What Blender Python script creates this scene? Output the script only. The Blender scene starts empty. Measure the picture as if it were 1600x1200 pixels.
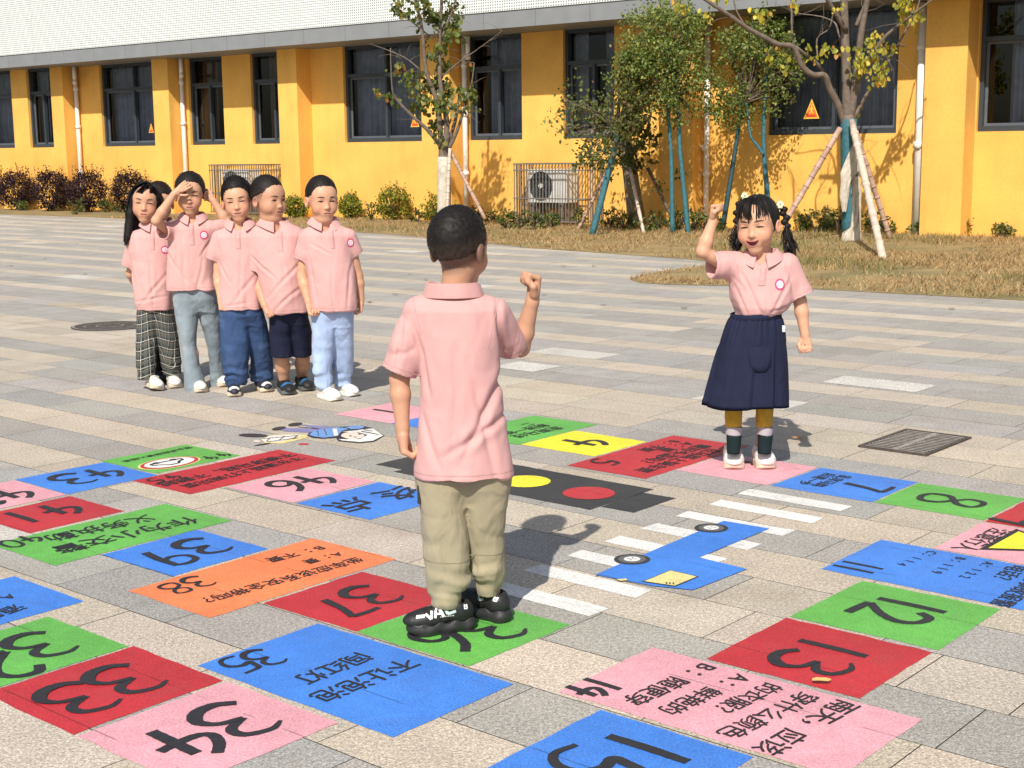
import bpy, bmesh, math, random
import numpy as np
from mathutils import Vector, Matrix
from mathutils.bvhtree import BVHTree
random.seed(7); RNG = np.random.default_rng(11)
S = bpy.context.scene; COL = S.collection
R = math.radians

# ------------------------------------------------------------------ camera
CAM_H, FPX, PITCH, ROLL = 1.4, 2202.7, 0.164446, -0.011227
k_cr, k_sr, k_cp, k_sp = math.cos(ROLL), math.sin(ROLL), math.cos(PITCH), math.sin(PITCH)
cam_d = bpy.data.cameras.new('camera'); cam = bpy.data.objects.new('camera', cam_d); COL.objects.link(cam)
cam_d.sensor_fit = 'HORIZONTAL'; cam_d.sensor_width = 36.0; cam_d.lens = FPX / 1600 * 36
cam_d.clip_start = 0.05; cam_d.clip_end = 3000
right = Vector((k_cr, k_sr * k_sp, k_sr * k_cp)); up = Vector((-k_sr, k_cr * k_sp, k_cr * k_cp)); back = Vector((0, -k_cp, k_sp))
cam.matrix_world = Matrix(((right.x, up.x, back.x, 0), (right.y, up.y, back.y, 0), (right.z, up.z, back.z, CAM_H), (0, 0, 0, 1)))
S.camera = cam

# ------------------------------------------------------------------ sky and sun
SUN_AZ, SUN_EL = R(13.0), R(44.0)          # direction the light travels (clockwise from +Y) and its height
sun_dir = Vector((math.sin(SUN_AZ) * math.cos(SUN_EL), math.cos(SUN_AZ) * math.cos(SUN_EL), -math.sin(SUN_EL)))
w = bpy.data.worlds.new('World'); S.world = w; w.use_nodes = True
nt = w.node_tree; nt.nodes.clear()
sky = nt.nodes.new('ShaderNodeTexSky'); sky.sky_type = 'NISHITA'; sky.sun_disc = False
sky.sun_elevation = SUN_EL; sky.sun_rotation = math.atan2(-sun_dir.x, -sun_dir.y); sky.air_density = 1.2; sky.dust_density = 2.0
bg = nt.nodes.new('ShaderNodeBackground'); bg.inputs[1].default_value = 0.075
wo = nt.nodes.new('ShaderNodeOutputWorld'); nt.links.new(sky.outputs[0], bg.inputs[0]); nt.links.new(bg.outputs[0], wo.inputs[0])
sl = bpy.data.lights.new('sun', 'SUN'); sl.energy = 4.3; sl.angle = R(0.6); sl.color = (1.0, 0.945, 0.86)
so = bpy.data.objects.new('sun', sl); COL.objects.link(so); so.rotation_euler = sun_dir.to_track_quat('-Z', 'Y').to_euler(); so.location = (0, 0, 30)
S.view_settings.view_transform = 'Standard'; S.view_settings.look = 'None'; S.view_settings.exposure = 0.32; S.view_settings.gamma = 1
S.cycles.max_bounces = 6; S.cycles.transparent_max_bounces = 12

# ------------------------------------------------------------------ measuring: a photo pixel as a ray from the camera
def ray(px, py):
    x = (px - 800) / FPX; y = -(py - 600) / FPX
    x, y = k_cr * x - k_sr * y, k_sr * x + k_cr * y
    return Vector((x, k_cp + y * k_sp, -k_sp + y * k_cp))
def gp(px, py, z=0.0):                       # point of the ground seen at a pixel
    d = ray(px, py); t = (z - CAM_H) / d.z
    return Vector((d.x * t, d.y * t, z))
def at(px, py, Y):                           # point at depth Y seen at a pixel
    d = ray(px, py); t = Y / d.y
    return Vector((d.x * t, Y, CAM_H + d.z * t))
TH = -0.708783; H = CAM_H                    # direction of the paving rows
uA = Vector((math.cos(TH), math.sin(TH), 0)); uB = Vector((-math.sin(TH), math.cos(TH), 0))
def AB(a, b, z=0.0): return uA * (a * H) + uB * (b * H) + Vector((0, 0, z))
def toab(v): return (v.dot(uA) / H, v.dot(uB) / H)
PHI = -0.676136; FD = 21.703                 # the facade plane
fu = Vector((math.cos(PHI), math.sin(PHI), 0)); fn = Vector((math.sin(PHI), -math.cos(PHI), 0))
def W(s, o, z): return fu * s + fn * (o - FD) + Vector((0, 0, z))
def facade_hit(px, py, o=0.0):               # s, z on the facade plane
    d = ray(px, py); t = (o - FD) / d.dot(fn); p = d * t
    return p.dot(fu), p.z + CAM_H

# ------------------------------------------------------------------ tags and meshes
def tag(o, label=None, cat=None, group=None, kind=None):
    if label: o['label'] = label
    if cat: o['category'] = cat
    if group: o['group'] = group
    if kind: o['kind'] = kind
    return o
def empty(name, loc=(0, 0, 0), label=None, cat=None, group=None):
    o = bpy.data.objects.new(name, None); COL.objects.link(o); o.location = loc; o.empty_display_size = 0.1
    return tag(o, label, cat, group)
def link(name, me, mats=(), parent=None, smooth=False):
    """links a mesh given in world coordinates"""
    o = bpy.data.objects.new(name, me); COL.objects.link(o)
    for m in (mats if isinstance(mats, (list, tuple)) else [mats]): me.materials.append(m)
    if smooth: me.polygons.foreach_set('use_smooth', np.ones(len(me.polygons), dtype=bool))
    if parent is not None:
        o.parent = parent; l = parent.location; p = parent
        off = Vector((0, 0, 0))
        while p is not None: off += p.location; p = p.parent
        if off.length: me.transform(Matrix.Translation(-off))
    return o
def settle(o):
    """puts the origin of a top-level mesh at the middle of its base"""
    me = o.data; n = len(me.vertices); c = np.empty(n * 3, np.float32); me.vertices.foreach_get('co', c); c = c.reshape(-1, 3)
    p = Vector(((c[:, 0].min() + c[:, 0].max()) / 2, (c[:, 1].min() + c[:, 1].max()) / 2, c[:, 2].min()))
    me.transform(Matrix.Translation(-p)); o.location = p; return o
def mesh_np(name, V, F, cols=None, extra=None, midx=None):
    """V (n,3); F list of (m,k) int arrays; cols (n,3) per vertex"""
    me = bpy.data.meshes.new(name); V = np.asarray(V, np.float32)
    Fs = F if isinstance(F, list) else [F]
    Fs = [np.asarray(f, np.int32) for f in Fs if len(f)]
    me.vertices.add(len(V)); me.vertices.foreach_set('co', V.ravel())
    loops = np.concatenate([f.ravel() for f in Fs]); tot = np.concatenate([np.full(len(f), f.shape[1], np.int32) for f in Fs])
    st = np.concatenate([[0], np.cumsum(tot)[:-1]]).astype(np.int32)
    me.loops.add(len(loops)); me.loops.foreach_set('vertex_index', loops)
    me.polygons.add(len(tot)); me.polygons.foreach_set('loop_start', st); me.polygons.foreach_set('loop_total', tot)
    if midx is not None: me.polygons.foreach_set('material_index', np.asarray(midx, np.int32))
    if cols is not None:
        a = me.color_attributes.new('Col', 'FLOAT_COLOR', 'POINT'); c = np.ones((len(V), 4), np.float32); c[:, :3] = cols
        a.data.foreach_set('color', c.ravel())
    me.update(calc_edges=True); me.validate(); return me
class MB:
    """collects simple shapes, in world coordinates, into one mesh"""
    def __init__(s): s.v = []; s.f = []; s.mi = []; s.c = []; s.m = 0; s.col = (1, 1, 1)
    def add(s, vs, fs):
        n = len(s.v); s.v += [tuple(v) for v in vs]; s.c += [s.col] * len(vs)
        for f in fs: s.f.append(tuple(n + i for i in f)); s.mi.append(s.m)
    def box8(s, P):       # P: 8 points, bottom ring then top ring
        s.add(P, [(0, 3, 2, 1), (4, 5, 6, 7), (0, 1, 5, 4), (1, 2, 6, 5), (2, 3, 7, 6), (3, 0, 4, 7)])
    def boxf(s, T, x0, x1, y0, y1, z0, z1):   # T maps local to world
        s.box8([T(x, y, z) for z in (z0, z1) for x, y in ((x0, y0), (x1, y0), (x1, y1), (x0, y1))])
    def tube(s, pts, rad, n=8, caps=True):
        pts = [Vector(p) for p in pts]; m = len(pts)
        rad = [rad] * m if not isinstance(rad, (list, tuple)) else rad
        ref = None; rings = []
        for i, p in enumerate(pts):
            t = (pts[min(i + 1, m - 1)] - pts[max(i - 1, 0)])
            if t.length < 1e-9: t = Vector((0, 0, 1))
            t.normalize()
            if ref is None: ref = t.orthogonal().normalized()
            ref = (ref - t * ref.dot(t)); ref = ref.normalized() if ref.length > 1e-6 else t.orthogonal().normalized()
            b = t.cross(ref); rings.append([p + (ref * math.cos(2 * math.pi * k / n) + b * math.sin(2 * math.pi * k / n)) * rad[i] for k in range(n)])
        vs = [v for r_ in rings for v in r_]; fs = []
        for i in range(m - 1):
            for k in range(n):
                k2 = (k + 1) % n; fs.append((i * n + k, i * n + k2, (i + 1) * n + k2, (i + 1) * n + k))
        if caps: fs += [tuple(range(n - 1, -1, -1)), tuple((m - 1) * n + k for k in range(n))]
        s.add(vs, fs)
    def disc(s, c, ax, ay, n=24):
        vs = [c + ax * math.cos(2 * math.pi * k / n) + ay * math.sin(2 * math.pi * k / n) for k in range(n)]
        s.add(vs, [tuple(range(n))])
    def build(s, name, mats, parent=None, smooth=False, color=False):
        me = bpy.data.meshes.new(name); me.from_pydata(s.v, [], s.f)
        me.polygons.foreach_set('material_index', s.mi)
        if color:
            a = me.color_attributes.new('Col', 'FLOAT_COLOR', 'POINT')
            for i, c in enumerate(s.c): a.data[i].color = (*c, 1)
        me.update(); return link(name, me, mats, parent, smooth)

# ------------------------------------------------------------------ materials
def mat(name, color=(.5, .5, .5), rough=.6, var=0.0, scale=8.0, bump=0.0, bscale=60.0, spec=.5, metal=0.0, attr=False, sss=0.0, transl=0.0, tint=None, detail=4, obj=True):
    m = bpy.data.materials.new(name); m.use_nodes = True; t = m.node_tree; N = t.nodes; L = t.links
    b = N['Principled BSDF']; b.inputs['Roughness'].default_value = rough; b.inputs['Metallic'].default_value = metal
    b.inputs['Specular IOR Level'].default_value = spec
    tc = N.new('ShaderNodeTexCoord'); co = tc.outputs['Object' if obj else 'Generated']
    if attr:
        a = N.new('ShaderNodeAttribute'); a.attribute_name = 'Col'; src = a.outputs['Color']
        if color != (.5, .5, .5):
            mx = N.new('ShaderNodeMix'); mx.data_type = 'RGBA'; mx.blend_type = 'MULTIPLY'; mx.inputs[0].default_value = 1
            L.new(src, mx.inputs[6]); mx.inputs[7].default_value = (*color, 1); src = mx.outputs[2]
    else:
        c = N.new('ShaderNodeRGB'); c.outputs[0].default_value = (*color, 1); src = c.outputs[0]
    if var:
        n = N.new('ShaderNodeTexNoise'); n.inputs['Scale'].default_value = scale; n.inputs['Detail'].default_value = detail; L.new(co, n.inputs['Vector'])
        mr = N.new('ShaderNodeMapRange'); mr.inputs[1].default_value = .25; mr.inputs[2].default_value = .75; mr.inputs[3].default_value = 1 - var; mr.inputs[4].default_value = 1 + var
        L.new(n.outputs[0], mr.inputs[0])
        mx = N.new('ShaderNodeMix'); mx.data_type = 'RGBA'; mx.blend_type = 'MULTIPLY'; mx.inputs[0].default_value = 1
        L.new(src, mx.inputs[6]); L.new(mr.outputs[0], mx.inputs[7]); src = mx.outputs[2]
        if tint:
            n2 = N.new('ShaderNodeTexNoise'); n2.inputs['Scale'].default_value = scale * .37; n2.inputs['Detail'].default_value = 5; L.new(co, n2.inputs['Vector'])
            mr2 = N.new('ShaderNodeMapRange'); mr2.inputs[1].default_value = .52; mr2.inputs[2].default_value = .72; L.new(n2.outputs[0], mr2.inputs[0])
            ml = N.new('ShaderNodeMath'); ml.operation = 'MULTIPLY'; ml.inputs[1].default_value = tint[3]; L.new(mr2.outputs[0], ml.inputs[0])
            m3 = N.new('ShaderNodeMix'); m3.data_type = 'RGBA'; L.new(ml.outputs[0], m3.inputs[0]); L.new(src, m3.inputs[6]); m3.inputs[7].default_value = (*tint[:3], 1); src = m3.outputs[2]
    L.new(src, b.inputs['Base Color'])
    if bump:
        n = N.new('ShaderNodeTexNoise'); n.inputs['Scale'].default_value = bscale; n.inputs['Detail'].default_value = 3; L.new(co, n.inputs['Vector'])
        bp = N.new('ShaderNodeBump'); bp.inputs['Strength'].default_value = min(1, bump); bp.inputs['Distance'].default_value = .004 * max(1, bump); L.new(n.outputs[0], bp.inputs['Height']); L.new(bp.outputs[0], b.inputs['Normal'])
    if sss:
        b.inputs['Subsurface Weight'].default_value = sss; b.inputs['Subsurface Radius'].default_value = (.9, .35, .2); b.inputs['Subsurface Scale'].default_value = .008
    if transl:
        tr = N.new('ShaderNodeBsdfTranslucent'); L.new(src, tr.inputs[0]); mxs = N.new('ShaderNodeMixShader'); mxs.inputs[0].default_value = transl
        L.new(b.outputs[0], mxs.inputs[1]); L.new(tr.outputs[0], mxs.inputs[2]); L.new(mxs.outputs[0], N['Material Output'].inputs[0])
    return m
def plain(name, color, rough=.7, **k): return mat(name, color, rough, **k)

# ------------------------------------------------------------------ ground
m_base = mat('base_soil', (.06, .055, .05), .95)
mb = MB(); mb.add([(-400, -300, -.012), (400, -300, -.012), (400, 700, -.012), (-400, 700, -.012)], [(0, 1, 2, 3)])
tag(mb.build('ground', m_base), kind='structure')

def granite():
    m = mat('granite_paving', (1, 1, 1), .8, attr=True); t = m.node_tree; N = t.nodes; L = t.links; b = N['Principled BSDF']
    src = b.inputs['Base Color'].links[0].from_socket; tc = N['Texture Coordinate']
    def mul(src, scale, detail, lo, hi, a=.3, z=.7, col=None, rough=.6):
        n = N.new('ShaderNodeTexNoise'); n.inputs['Scale'].default_value = scale; n.inputs['Detail'].default_value = detail; n.inputs['Roughness'].default_value = rough
        L.new(tc.outputs['Object'], n.inputs['Vector'])
        r_ = N.new('ShaderNodeMapRange'); r_.inputs[1].default_value = a; r_.inputs[2].default_value = z; r_.inputs[3].default_value = lo; r_.inputs[4].default_value = hi; L.new(n.outputs[0], r_.inputs[0])
        mx = N.new('ShaderNodeMix'); mx.data_type = 'RGBA'
        if col is None:
            mx.blend_type = 'MULTIPLY'; mx.inputs[0].default_value = 1; L.new(src, mx.inputs[6]); L.new(r_.outputs[0], mx.inputs[7])
        else:
            L.new(r_.outputs[0], mx.inputs[0]); L.new(src, mx.inputs[6]); mx.inputs[7].default_value = (*col, 1)
        return mx.outputs[2]
    src = mul(src, 170, 2, .64, 1.34, .36, .64)              # speckle
    src = mul(src, 75, 2, .80, 1.18, .36, .64)
    src = mul(src, 5.0, 4, .90, 1.08)
    src = mul(src, 1.3, 6, 0, .50, .56, .78, (.25, .18, .115), .65)   # brown water stains
    src = mul(src, 3.1, 6, 0, .5, .62, .78, (.15, .12, .09), .7)
    L.new(src, b.inputs['Base Color'])
    n = N.new('ShaderNodeTexNoise'); n.inputs['Scale'].default_value = 140; L.new(tc.outputs['Object'], n.inputs['Vector'])
    bp = N.new('ShaderNodeBump'); bp.inputs['Strength'].default_value = .35; bp.inputs['Distance'].default_value = .003; L.new(n.outputs[0], bp.inputs['Height']); L.new(bp.outputs[0], b.inputs['Normal'])
    return m
m_granite = granite()
LAWN_PX = [(-260, 322), (-60, 332), (0, 335), (150, 340), (300, 347), (450, 356), (600, 366), (700, 374), (820, 387), (960, 397), (1060, 404), (1120, 410), (1120, 414), (1060, 420), (1015, 427), (990, 433), (985, 437), (1000, 442),
           (1040, 445), (1100, 446), (1180, 447), (1270, 452), (1400, 459), (1600, 470), (1800, 481)]
lawn_edge = [gp(*p) for p in LAWN_PX]
def pave():
    V = []; F = []; C = []; w_ = .3; l_ = .6; b0 = 2.585 * H
    rng = np.random.default_rng(5)
    warm = np.array((.485, .420, .338)); grey = np.array((.350, .330, .300)); pale = np.array((.54, .51, .46))
    for i in range(-14, 60):
        y0 = b0 + i * w_; off = rng.random() * l_
        light = (i % 2 != 0) if i < 7 else (i in (7, 8) or (i >= 9 and i % 3 == 0))
        if i < -1: light = (i % 2 != 0)
        a = -38.0 + off
        while a < 9.0:
            ln = l_ if rng.random() > .06 else l_ * .5
            c = AB((a + ln / 2) / H, (y0 + .15) / H)
            if c.y > 1.2 and abs(c.x) < .42 * c.y + 3.5 and c.dot(fn) > -FD + .05:
                li = light if rng.random() > .05 else not light
                base = (warm if li else grey) * (1 + rng.normal() * .055) * np.array((1 + rng.normal() * .012, 1, 1 - rng.normal() * .02))
                if rng.random() < .012: base = pale
                g = .0016; z = rng.normal() * .00012; k = len(V)
                for (p, q) in ((a + g, y0 + g), (a + ln - g, y0 + g), (a + ln - g, y0 + w_ - g), (a + g, y0 + w_ - g)):
                    V.append(AB(p / H, q / H, z)); C.append(base)
                F.append((k, k + 1, k + 2, k + 3))
            a += ln
    for (px, w2) in (((1373, 600), 1.0), ((822, 573), .6)):
        c = toab(gp(*px)); k = len(V)
        for (p, q) in ((-.3 * w2, -.15), (.3 * w2, -.15), (.3 * w2, .15), (-.3 * w2, .15)): V.append(AB(c[0] + p / H, c[1] + q / H, .002)); C.append((.58, .55, .50))
        F.append((k, k + 1, k + 2, k + 3))
    me = mesh_np('pavement', V, np.array(F), np.array(C)); o = link('pavement', me, m_granite); tag(o, kind='structure')
pave()
# ------------------------------------------------------------------ painted board-game squares
def paint(name, c, r=.55):
    m = mat(name, c, r, var=.10, scale=22, bump=.5, bscale=190, tint=(c[0] * .62 + .04, c[1] * .62 + .04, c[2] * .62 + .035, .35))
    t = m.node_tree; N = t.nodes; L = t.links; b = N['Principled BSDF']; tc = N['Texture Coordinate']
    src = b.inputs['Base Color'].links[0].from_socket      # chipped specks and joints that show through
    for sc_, a_ in ((150, .22), (2.2, .12)):              # grain of the stone and foot dust
        q = N.new('ShaderNodeTexNoise'); q.inputs['Scale'].default_value = sc_; q.inputs['Detail'].default_value = 3; L.new(tc.outputs['Object'], q.inputs['Vector']); qr = N.new('ShaderNodeMapRange'); qr.inputs[1].default_value = .35; qr.inputs[2].default_value = .65; qr.inputs[3].default_value = 1 - a_; qr.inputs[4].default_value = 1 + a_ * .7; L.new(q.outputs[0], qr.inputs[0])
        qm = N.new('ShaderNodeMix'); qm.data_type = 'RGBA'; qm.blend_type = 'MULTIPLY'; qm.inputs[0].default_value = 1; L.new(src, qm.inputs[6]); L.new(qr.outputs[0], qm.inputs[7]); src = qm.outputs[2]
    n = N.new('ShaderNodeTexNoise'); n.inputs['Scale'].default_value = 60; n.inputs['Detail'].default_value = 5; n.inputs['Roughness'].default_value = .7; L.new(tc.outputs['Object'], n.inputs['Vector'])
    r_ = N.new('ShaderNodeMapRange'); r_.inputs[1].default_value = .66; r_.inputs[2].default_value = .74; L.new(n.outputs[0], r_.inputs[0])
    mx = N.new('ShaderNodeMix'); mx.data_type = 'RGBA'; L.new(r_.outputs[0], mx.inputs[0]); L.new(src, mx.inputs[6]); mx.inputs[7].default_value = (.30, .26, .22, 1)
    g = N.new('ShaderNodeNewGeometry')                    # the slab joints print through the paint here and there
    def line(vec, period, off, wd):
        d = N.new('ShaderNodeVectorMath'); d.operation = 'DOT_PRODUCT'; d.inputs[1].default_value = vec; L.new(g.outputs['Position'], d.inputs[0])
        a = N.new('ShaderNodeMath'); a.operation = 'MULTIPLY_ADD'; a.inputs[1].default_value = 1 / period; a.inputs[2].default_value = off; L.new(d.outputs['Value'], a.inputs[0]); f = N.new('ShaderNodeMath'); f.operation = 'FRACT'; L.new(a.outputs[0], f.inputs[0]); l = N.new('ShaderNodeMath'); l.operation = 'LESS_THAN'; l.inputs[1].default_value = wd / period; L.new(f.outputs[0], l.inputs[0]); return l.outputs[0]
    j = line(tuple(uB), .3, 20 - 2.585 * 1.4 / .3, .0045); n3 = N.new('ShaderNodeTexNoise'); n3.inputs['Scale'].default_value = 7; n3.inputs['Detail'].default_value = 3; L.new(g.outputs['Position'], n3.inputs['Vector'])
    r3 = N.new('ShaderNodeMapRange'); r3.inputs[1].default_value = .46; r3.inputs[2].default_value = .56; r3.inputs[4].default_value = .75; L.new(n3.outputs[0], r3.inputs[0]); m3 = N.new('ShaderNodeMath'); m3.operation = 'MULTIPLY'; L.new(j, m3.inputs[0]); L.new(r3.outputs[0], m3.inputs[1])
    mj = N.new('ShaderNodeMix'); mj.data_type = 'RGBA'; L.new(m3.outputs[0], mj.inputs[0]); L.new(mx.outputs[2], mj.inputs[6]); mj.inputs[7].default_value = (c[0] * .3, c[1] * .3, c[2] * .3, 1); L.new(mj.outputs[2], b.inputs['Base Color'])
    return m
PM = dict(red=paint('red_paint', (.50, .028, .038)), pink=paint('pink_paint', (.78, .37, .425)), blue=paint('blue_paint', (.055, .225, .72)), green=paint('green_paint', (.13, .44, .078)),
          orange=paint('orange_paint', (.90, .235, .088)), yellow=paint('yellow_paint', (.90, .78, .035)), white=paint('white_paint', (.80, .79, .75)), black=paint('black_paint', (.035, .035, .038)),
          cream=paint('cream_paint', (.78, .66, .28)), skyblue=paint('pale_blue_paint', (.16, .33, .66)), purple=paint('violet_paint', (.22, .22, .42)), skin=paint('beige_paint', (.78, .66, .55)), letter=mat('lettering_paint', (.022, .022, .026), .6, var=.25, scale=40, bump=.4, bscale=150))
def catmull(P, n=6):
    P = [Vector(p) for p in P]; Q = [P[0] * 2 - P[1]] + P + [P[-1] * 2 - P[-2]]; out = []
    for i in range(1, len(Q) - 2):
        for k in range(n):
            t = k / n; a, b, c, d = Q[i - 1], Q[i], Q[i + 1], Q[i + 2]
            out.append(.5 * ((2 * b) + (c - a) * t + (2 * a - 5 * b + 4 * c - d) * t * t + (3 * b - a - 3 * c + d) * t ** 3))
    return out + [P[-1]]
DIG = {  # brush strokes: points in a unit box, width at start, middle and end
 '1': [([(.5, 1), (.48, .5), (.5, 0)], (.15, .17, .16))],
 '2': [([(.08, .80), (.30, 1.0), (.70, .95), (.86, .70), (.60, .38), (.12, .08)], (.15, .17, .13)), ([(.12, .06), (.55, .04), (.98, .02)], (.14, .16, .16))],
 '3': [([(.02, .90), (.35, 1.0), (.78, .90), (.80, .68), (.36, .52)], (.05, .17, .12)), ([(.36, .53), (.80, .46), (.98, .24), (.74, .03), (.34, .0), (.02, .14)], (.10, .19, .17))],
 '4': [([(.44, .98), (.18, .80), (.05, .58), (.20, .46), (.60, .45), (1.0, .49)], (.14, .16, .15)), ([(.66, .82), (.64, .40), (.62, .0)], (.16, .18, .17))],
 '5': [([(.92, .97), (.50, .96), (.20, .92)], (.11, .13, .15)), ([(.20, .94), (.15, .72), (.14, .55), (.50, .60), (.86, .46), (.88, .20), (.58, .02), (.10, .06)], (.15, .16, .09))],
 '6': [([(.78, 1.0), (.40, .78), (.14, .40), (.22, .08), (.56, .0), (.86, .18), (.78, .42), (.46, .48), (.20, .30)], (.15, .17, .11))],
 '7': [([(.05, .93), (.45, .95), (.92, .93)], (.12, .14, .15)), ([(.92, .94), (.68, .52), (.52, .0)], (.14, .15, .17))],
 '8': [([(.50, .54), (.14, .70), (.20, .94), (.55, 1.0), (.86, .90), (.78, .68), (.50, .54), (.12, .36), (.14, .08), (.50, .0), (.90, .10), (.88, .36), (.50, .54)], (.12, .13, .12))],
 '9': [([(.80, .60), (.50, .50), (.16, .62), (.16, .88), (.50, 1.0), (.82, .92), (.82, .60)], (.12, .13, .13)), ([(.84, .98), (.82, .50), (.70, .0)], (.14, .17, .17))],
 '0': [([(.50, 1.0), (.14, .80), (.12, .25), (.50, .0), (.88, .25), (.86, .80), (.50, 1.0)], (.14, .15, .14))],
}
RT, UPV = -uB, uA                               # reading direction and 'up' of all the writing
def stroke(mb, c, wd, hg, pts, ws, z, sc=1.0, jit=0.0):
    P = catmull([(p[0] - .5, p[1] - .5, 0) for p in pts], 7); n = len(P); L_ = []; R_ = []
    asp = min(wd, hg * .75)
    for i, p in enumerate(P):
        t = i / (n - 1); wv = (ws[0] + (ws[1] - ws[0]) * t * 2 if t < .5 else ws[1] + (ws[2] - ws[1]) * (t * 2 - 1)) * asp * sc * .60
        wv *= 1 + jit * math.sin(i * 2.3 + pts[0][0] * 40)
        a = P[max(0, i - 1)]; b = P[min(n - 1, i + 1)]
        d = RT * ((b.x - a.x) * wd) + UPV * ((b.y - a.y) * hg); d.normalize(); ang = math.atan2(d.dot(UPV), d.dot(RT)); wv *= .80 + .36 * abs(math.sin(ang + .75)); nn = Vector((-d.y, d.x, 0))
        q = c + RT * (p.x * wd) + UPV * (p.y * hg) + Vector((0, 0, z + i * .00006)); L_.append(q + nn * wv); R_.append(q - nn * wv)
    mb.add(L_ + R_, [(i, n + i, n + i + 1, i + 1) for i in range(n - 1)])
def digit(mb, ch, px, wd, hg, z=.008, sc=1.0):
    c = gp(*px)
    for k, (pts, ws) in enumerate(DIG[ch]): stroke(mb, c, wd, hg, pts, ws, z + .004 * k, sc, .05)
_tc = {}
def glyph(ch):
    if ch in _tc: return _tc[ch]
    cu = bpy.data.curves.new('glyph', 'FONT'); cu.body = ch; cu.size = 1; cu.offset = 0.0; cu.resolution_u = 3; cu.align_x = 'CENTER'; cu.fill_mode = 'FRONT'
    o = bpy.data.objects.new('glyph', cu); COL.objects.link(o); dg = bpy.context.evaluated_depsgraph_get(); dg.update()
    me = bpy.data.meshes.new_from_object(o.evaluated_get(dg)); vs = [v.co.copy() for v in me.vertices]; fs = [tuple(p.vertices) for p in me.polygons]
    bpy.data.objects.remove(o); bpy.data.curves.remove(cu); bpy.data.meshes.remove(me)
    _tc[ch] = (vs, fs); return _tc[ch]
def write(mb, text, p0, p1, size=None, z=.008, stretch=1.0):
    a = gp(*p0); b = gp(*p1); n = len(text); step = (b - a) / max(1, n - 1); sz = size or step.length * 1.02
    rd = RT.copy(); ud = UPV.copy()
    if n > 1: rd = step.normalized(); ud = Vector((-rd.y, rd.x, 0))
    for i, ch in enumerate(text):
        if ch == ' ': continue
        vs, fs = glyph(ch); tilt = random.uniform(-.05, .05); c_, s_ = math.cos(tilt), math.sin(tilt)
        c = a + step * i + ud * random.uniform(-.03, .03) * sz
        for k_, (ex, ey) in enumerate(((0, 0), (.016, .010), (-.016, -.010))):      # a loaded brush: the strokes are gone over
            mb.add([c + rd * (((v.x + ex) * c_ - (v.y + ey - .36) * s_) * sz) + ud * (((v.x + ex) * s_ + (v.y + ey - .36) * c_) * sz * stretch) + Vector((0, 0, z + k_ * .0008)) for v in vs], fs)
def rough_rect(mb, a0, a1, b0, b1, z, seed=0, step=.035, amp=.0011):
    """a hand-masked patch of paint: edges that wander a few millimetres"""
    rng = random.Random(seed); P = []
    c = [(a0, b0), (a1, b0), (a1, b1), (a0, b1)]; c = [(p[0] + rng.uniform(-.003, .003), p[1] + rng.uniform(-.003, .003)) for p in c]
    for i in range(4):
        p, q = c[i], c[(i + 1) % 4]; L_ = math.hypot(q[0] - p[0], q[1] - p[1]); n = max(2, int(L_ / step))
        for k in range(n):
            t = k / n; j = rng.gauss(0, amp); nx, ny = (q[1] - p[1]) / L_, -(q[0] - p[0]) / L_
            P.append((p[0] + (q[0] - p[0]) * t + nx * j, p[1] + (q[1] - p[1]) * t + ny * j))
    ca, cb = (a0 + a1) / 2, (b0 + b1) / 2
    vs = [AB(ca, cb, z)] + [AB(x, y, z) for x, y in P]; n = len(P)
    mb.add(vs, [(0, 1 + i, 1 + (i + 1) % n) for i in range(n)])
G_SQ = 'painted squares of the board game'
def square(col, a0, a1, b0, b1, label, digits='', dpx=(), dsz=(.15, .24), lines=(), extra=None, sc=1.0):
    mb = MB(); rough_rect(mb, a0, a1, b0, b1, .004, seed=int(abs(a0 * 1000) + abs(b0 * 777)))
    o = settle(mb.build('game_square', PM[col])); tag(o, label, 'game square', G_SQ)
    if digits or lines:
        lt = MB()
        for d, p in zip(digits, dpx): digit(lt, d, p, dsz[0] * .92, dsz[1] * .92, sc=sc * 1.05)
        for l in lines: write(lt, *l)
        q = lt.build('lettering', PM['letter'], o)
    if extra: extra(o)
    return o
square('pink', -4.01, -3.70, 3.62, 3.93, 'pink painted square farthest back with a single stroke, beside the boy in pale jeans', '1', [(602, 643)], (.15, .20))
square('blue', -3.695, -3.385, 3.62, 3.93, 'blue painted square mostly hidden behind the arm of the boy in khaki trousers')
square('green', -3.38, -3.075, 3.615, 4.065, 'green painted square with small writing behind the yellow 4 square', '', (), lines=[('走斑马线', (868, 670), (812, 681.5)), ('前进一格', (846, 666), (795, 677)), ('二', (825, 663.5), (825, 663.5), .07)])
square('yellow', -3.07, -2.755, 3.625, 3.925, 'yellow painted square numbered 4', '4', [(915, 692)], (.17, .26))
square('red', -2.745, -2.44, 3.465, 4.07, 'red oblong painted square numbered 5 with several lines of writing', '5', [(945, 722.5)], (.10, .15), lines=[('在马路上骑车要', (1112, 705), (1008, 735)), ('戴好头盔吗？', (1096, 698.5), (1006, 723)), ('A：要', (1074, 694), (1040, 703)), ('B：不要', (1054, 690.5), (1010, 703))])
square('pink', -2.43, -2.10, 3.62, 3.93, 'pink painted square under the white shoes of the girl in the skirt', '6', [(1166, 724)], (.09, .10))
square('blue', -2.09, -1.765, 3.625, 3.93, 'blue painted square numbered 7 with two short lines of writing', '7', [(1356, 761)], (.15, .22), lines=[('乱穿马路', (1318, 746), (1280.7, 758.6)), ('后退一步', (1293.7, 743), (1256, 755))])
square('green', -1.76, -1.44, 3.63, 3.925, 'green painted square numbered 8', '8', [(1486.7, 782.7)], (.17, .27))
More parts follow.
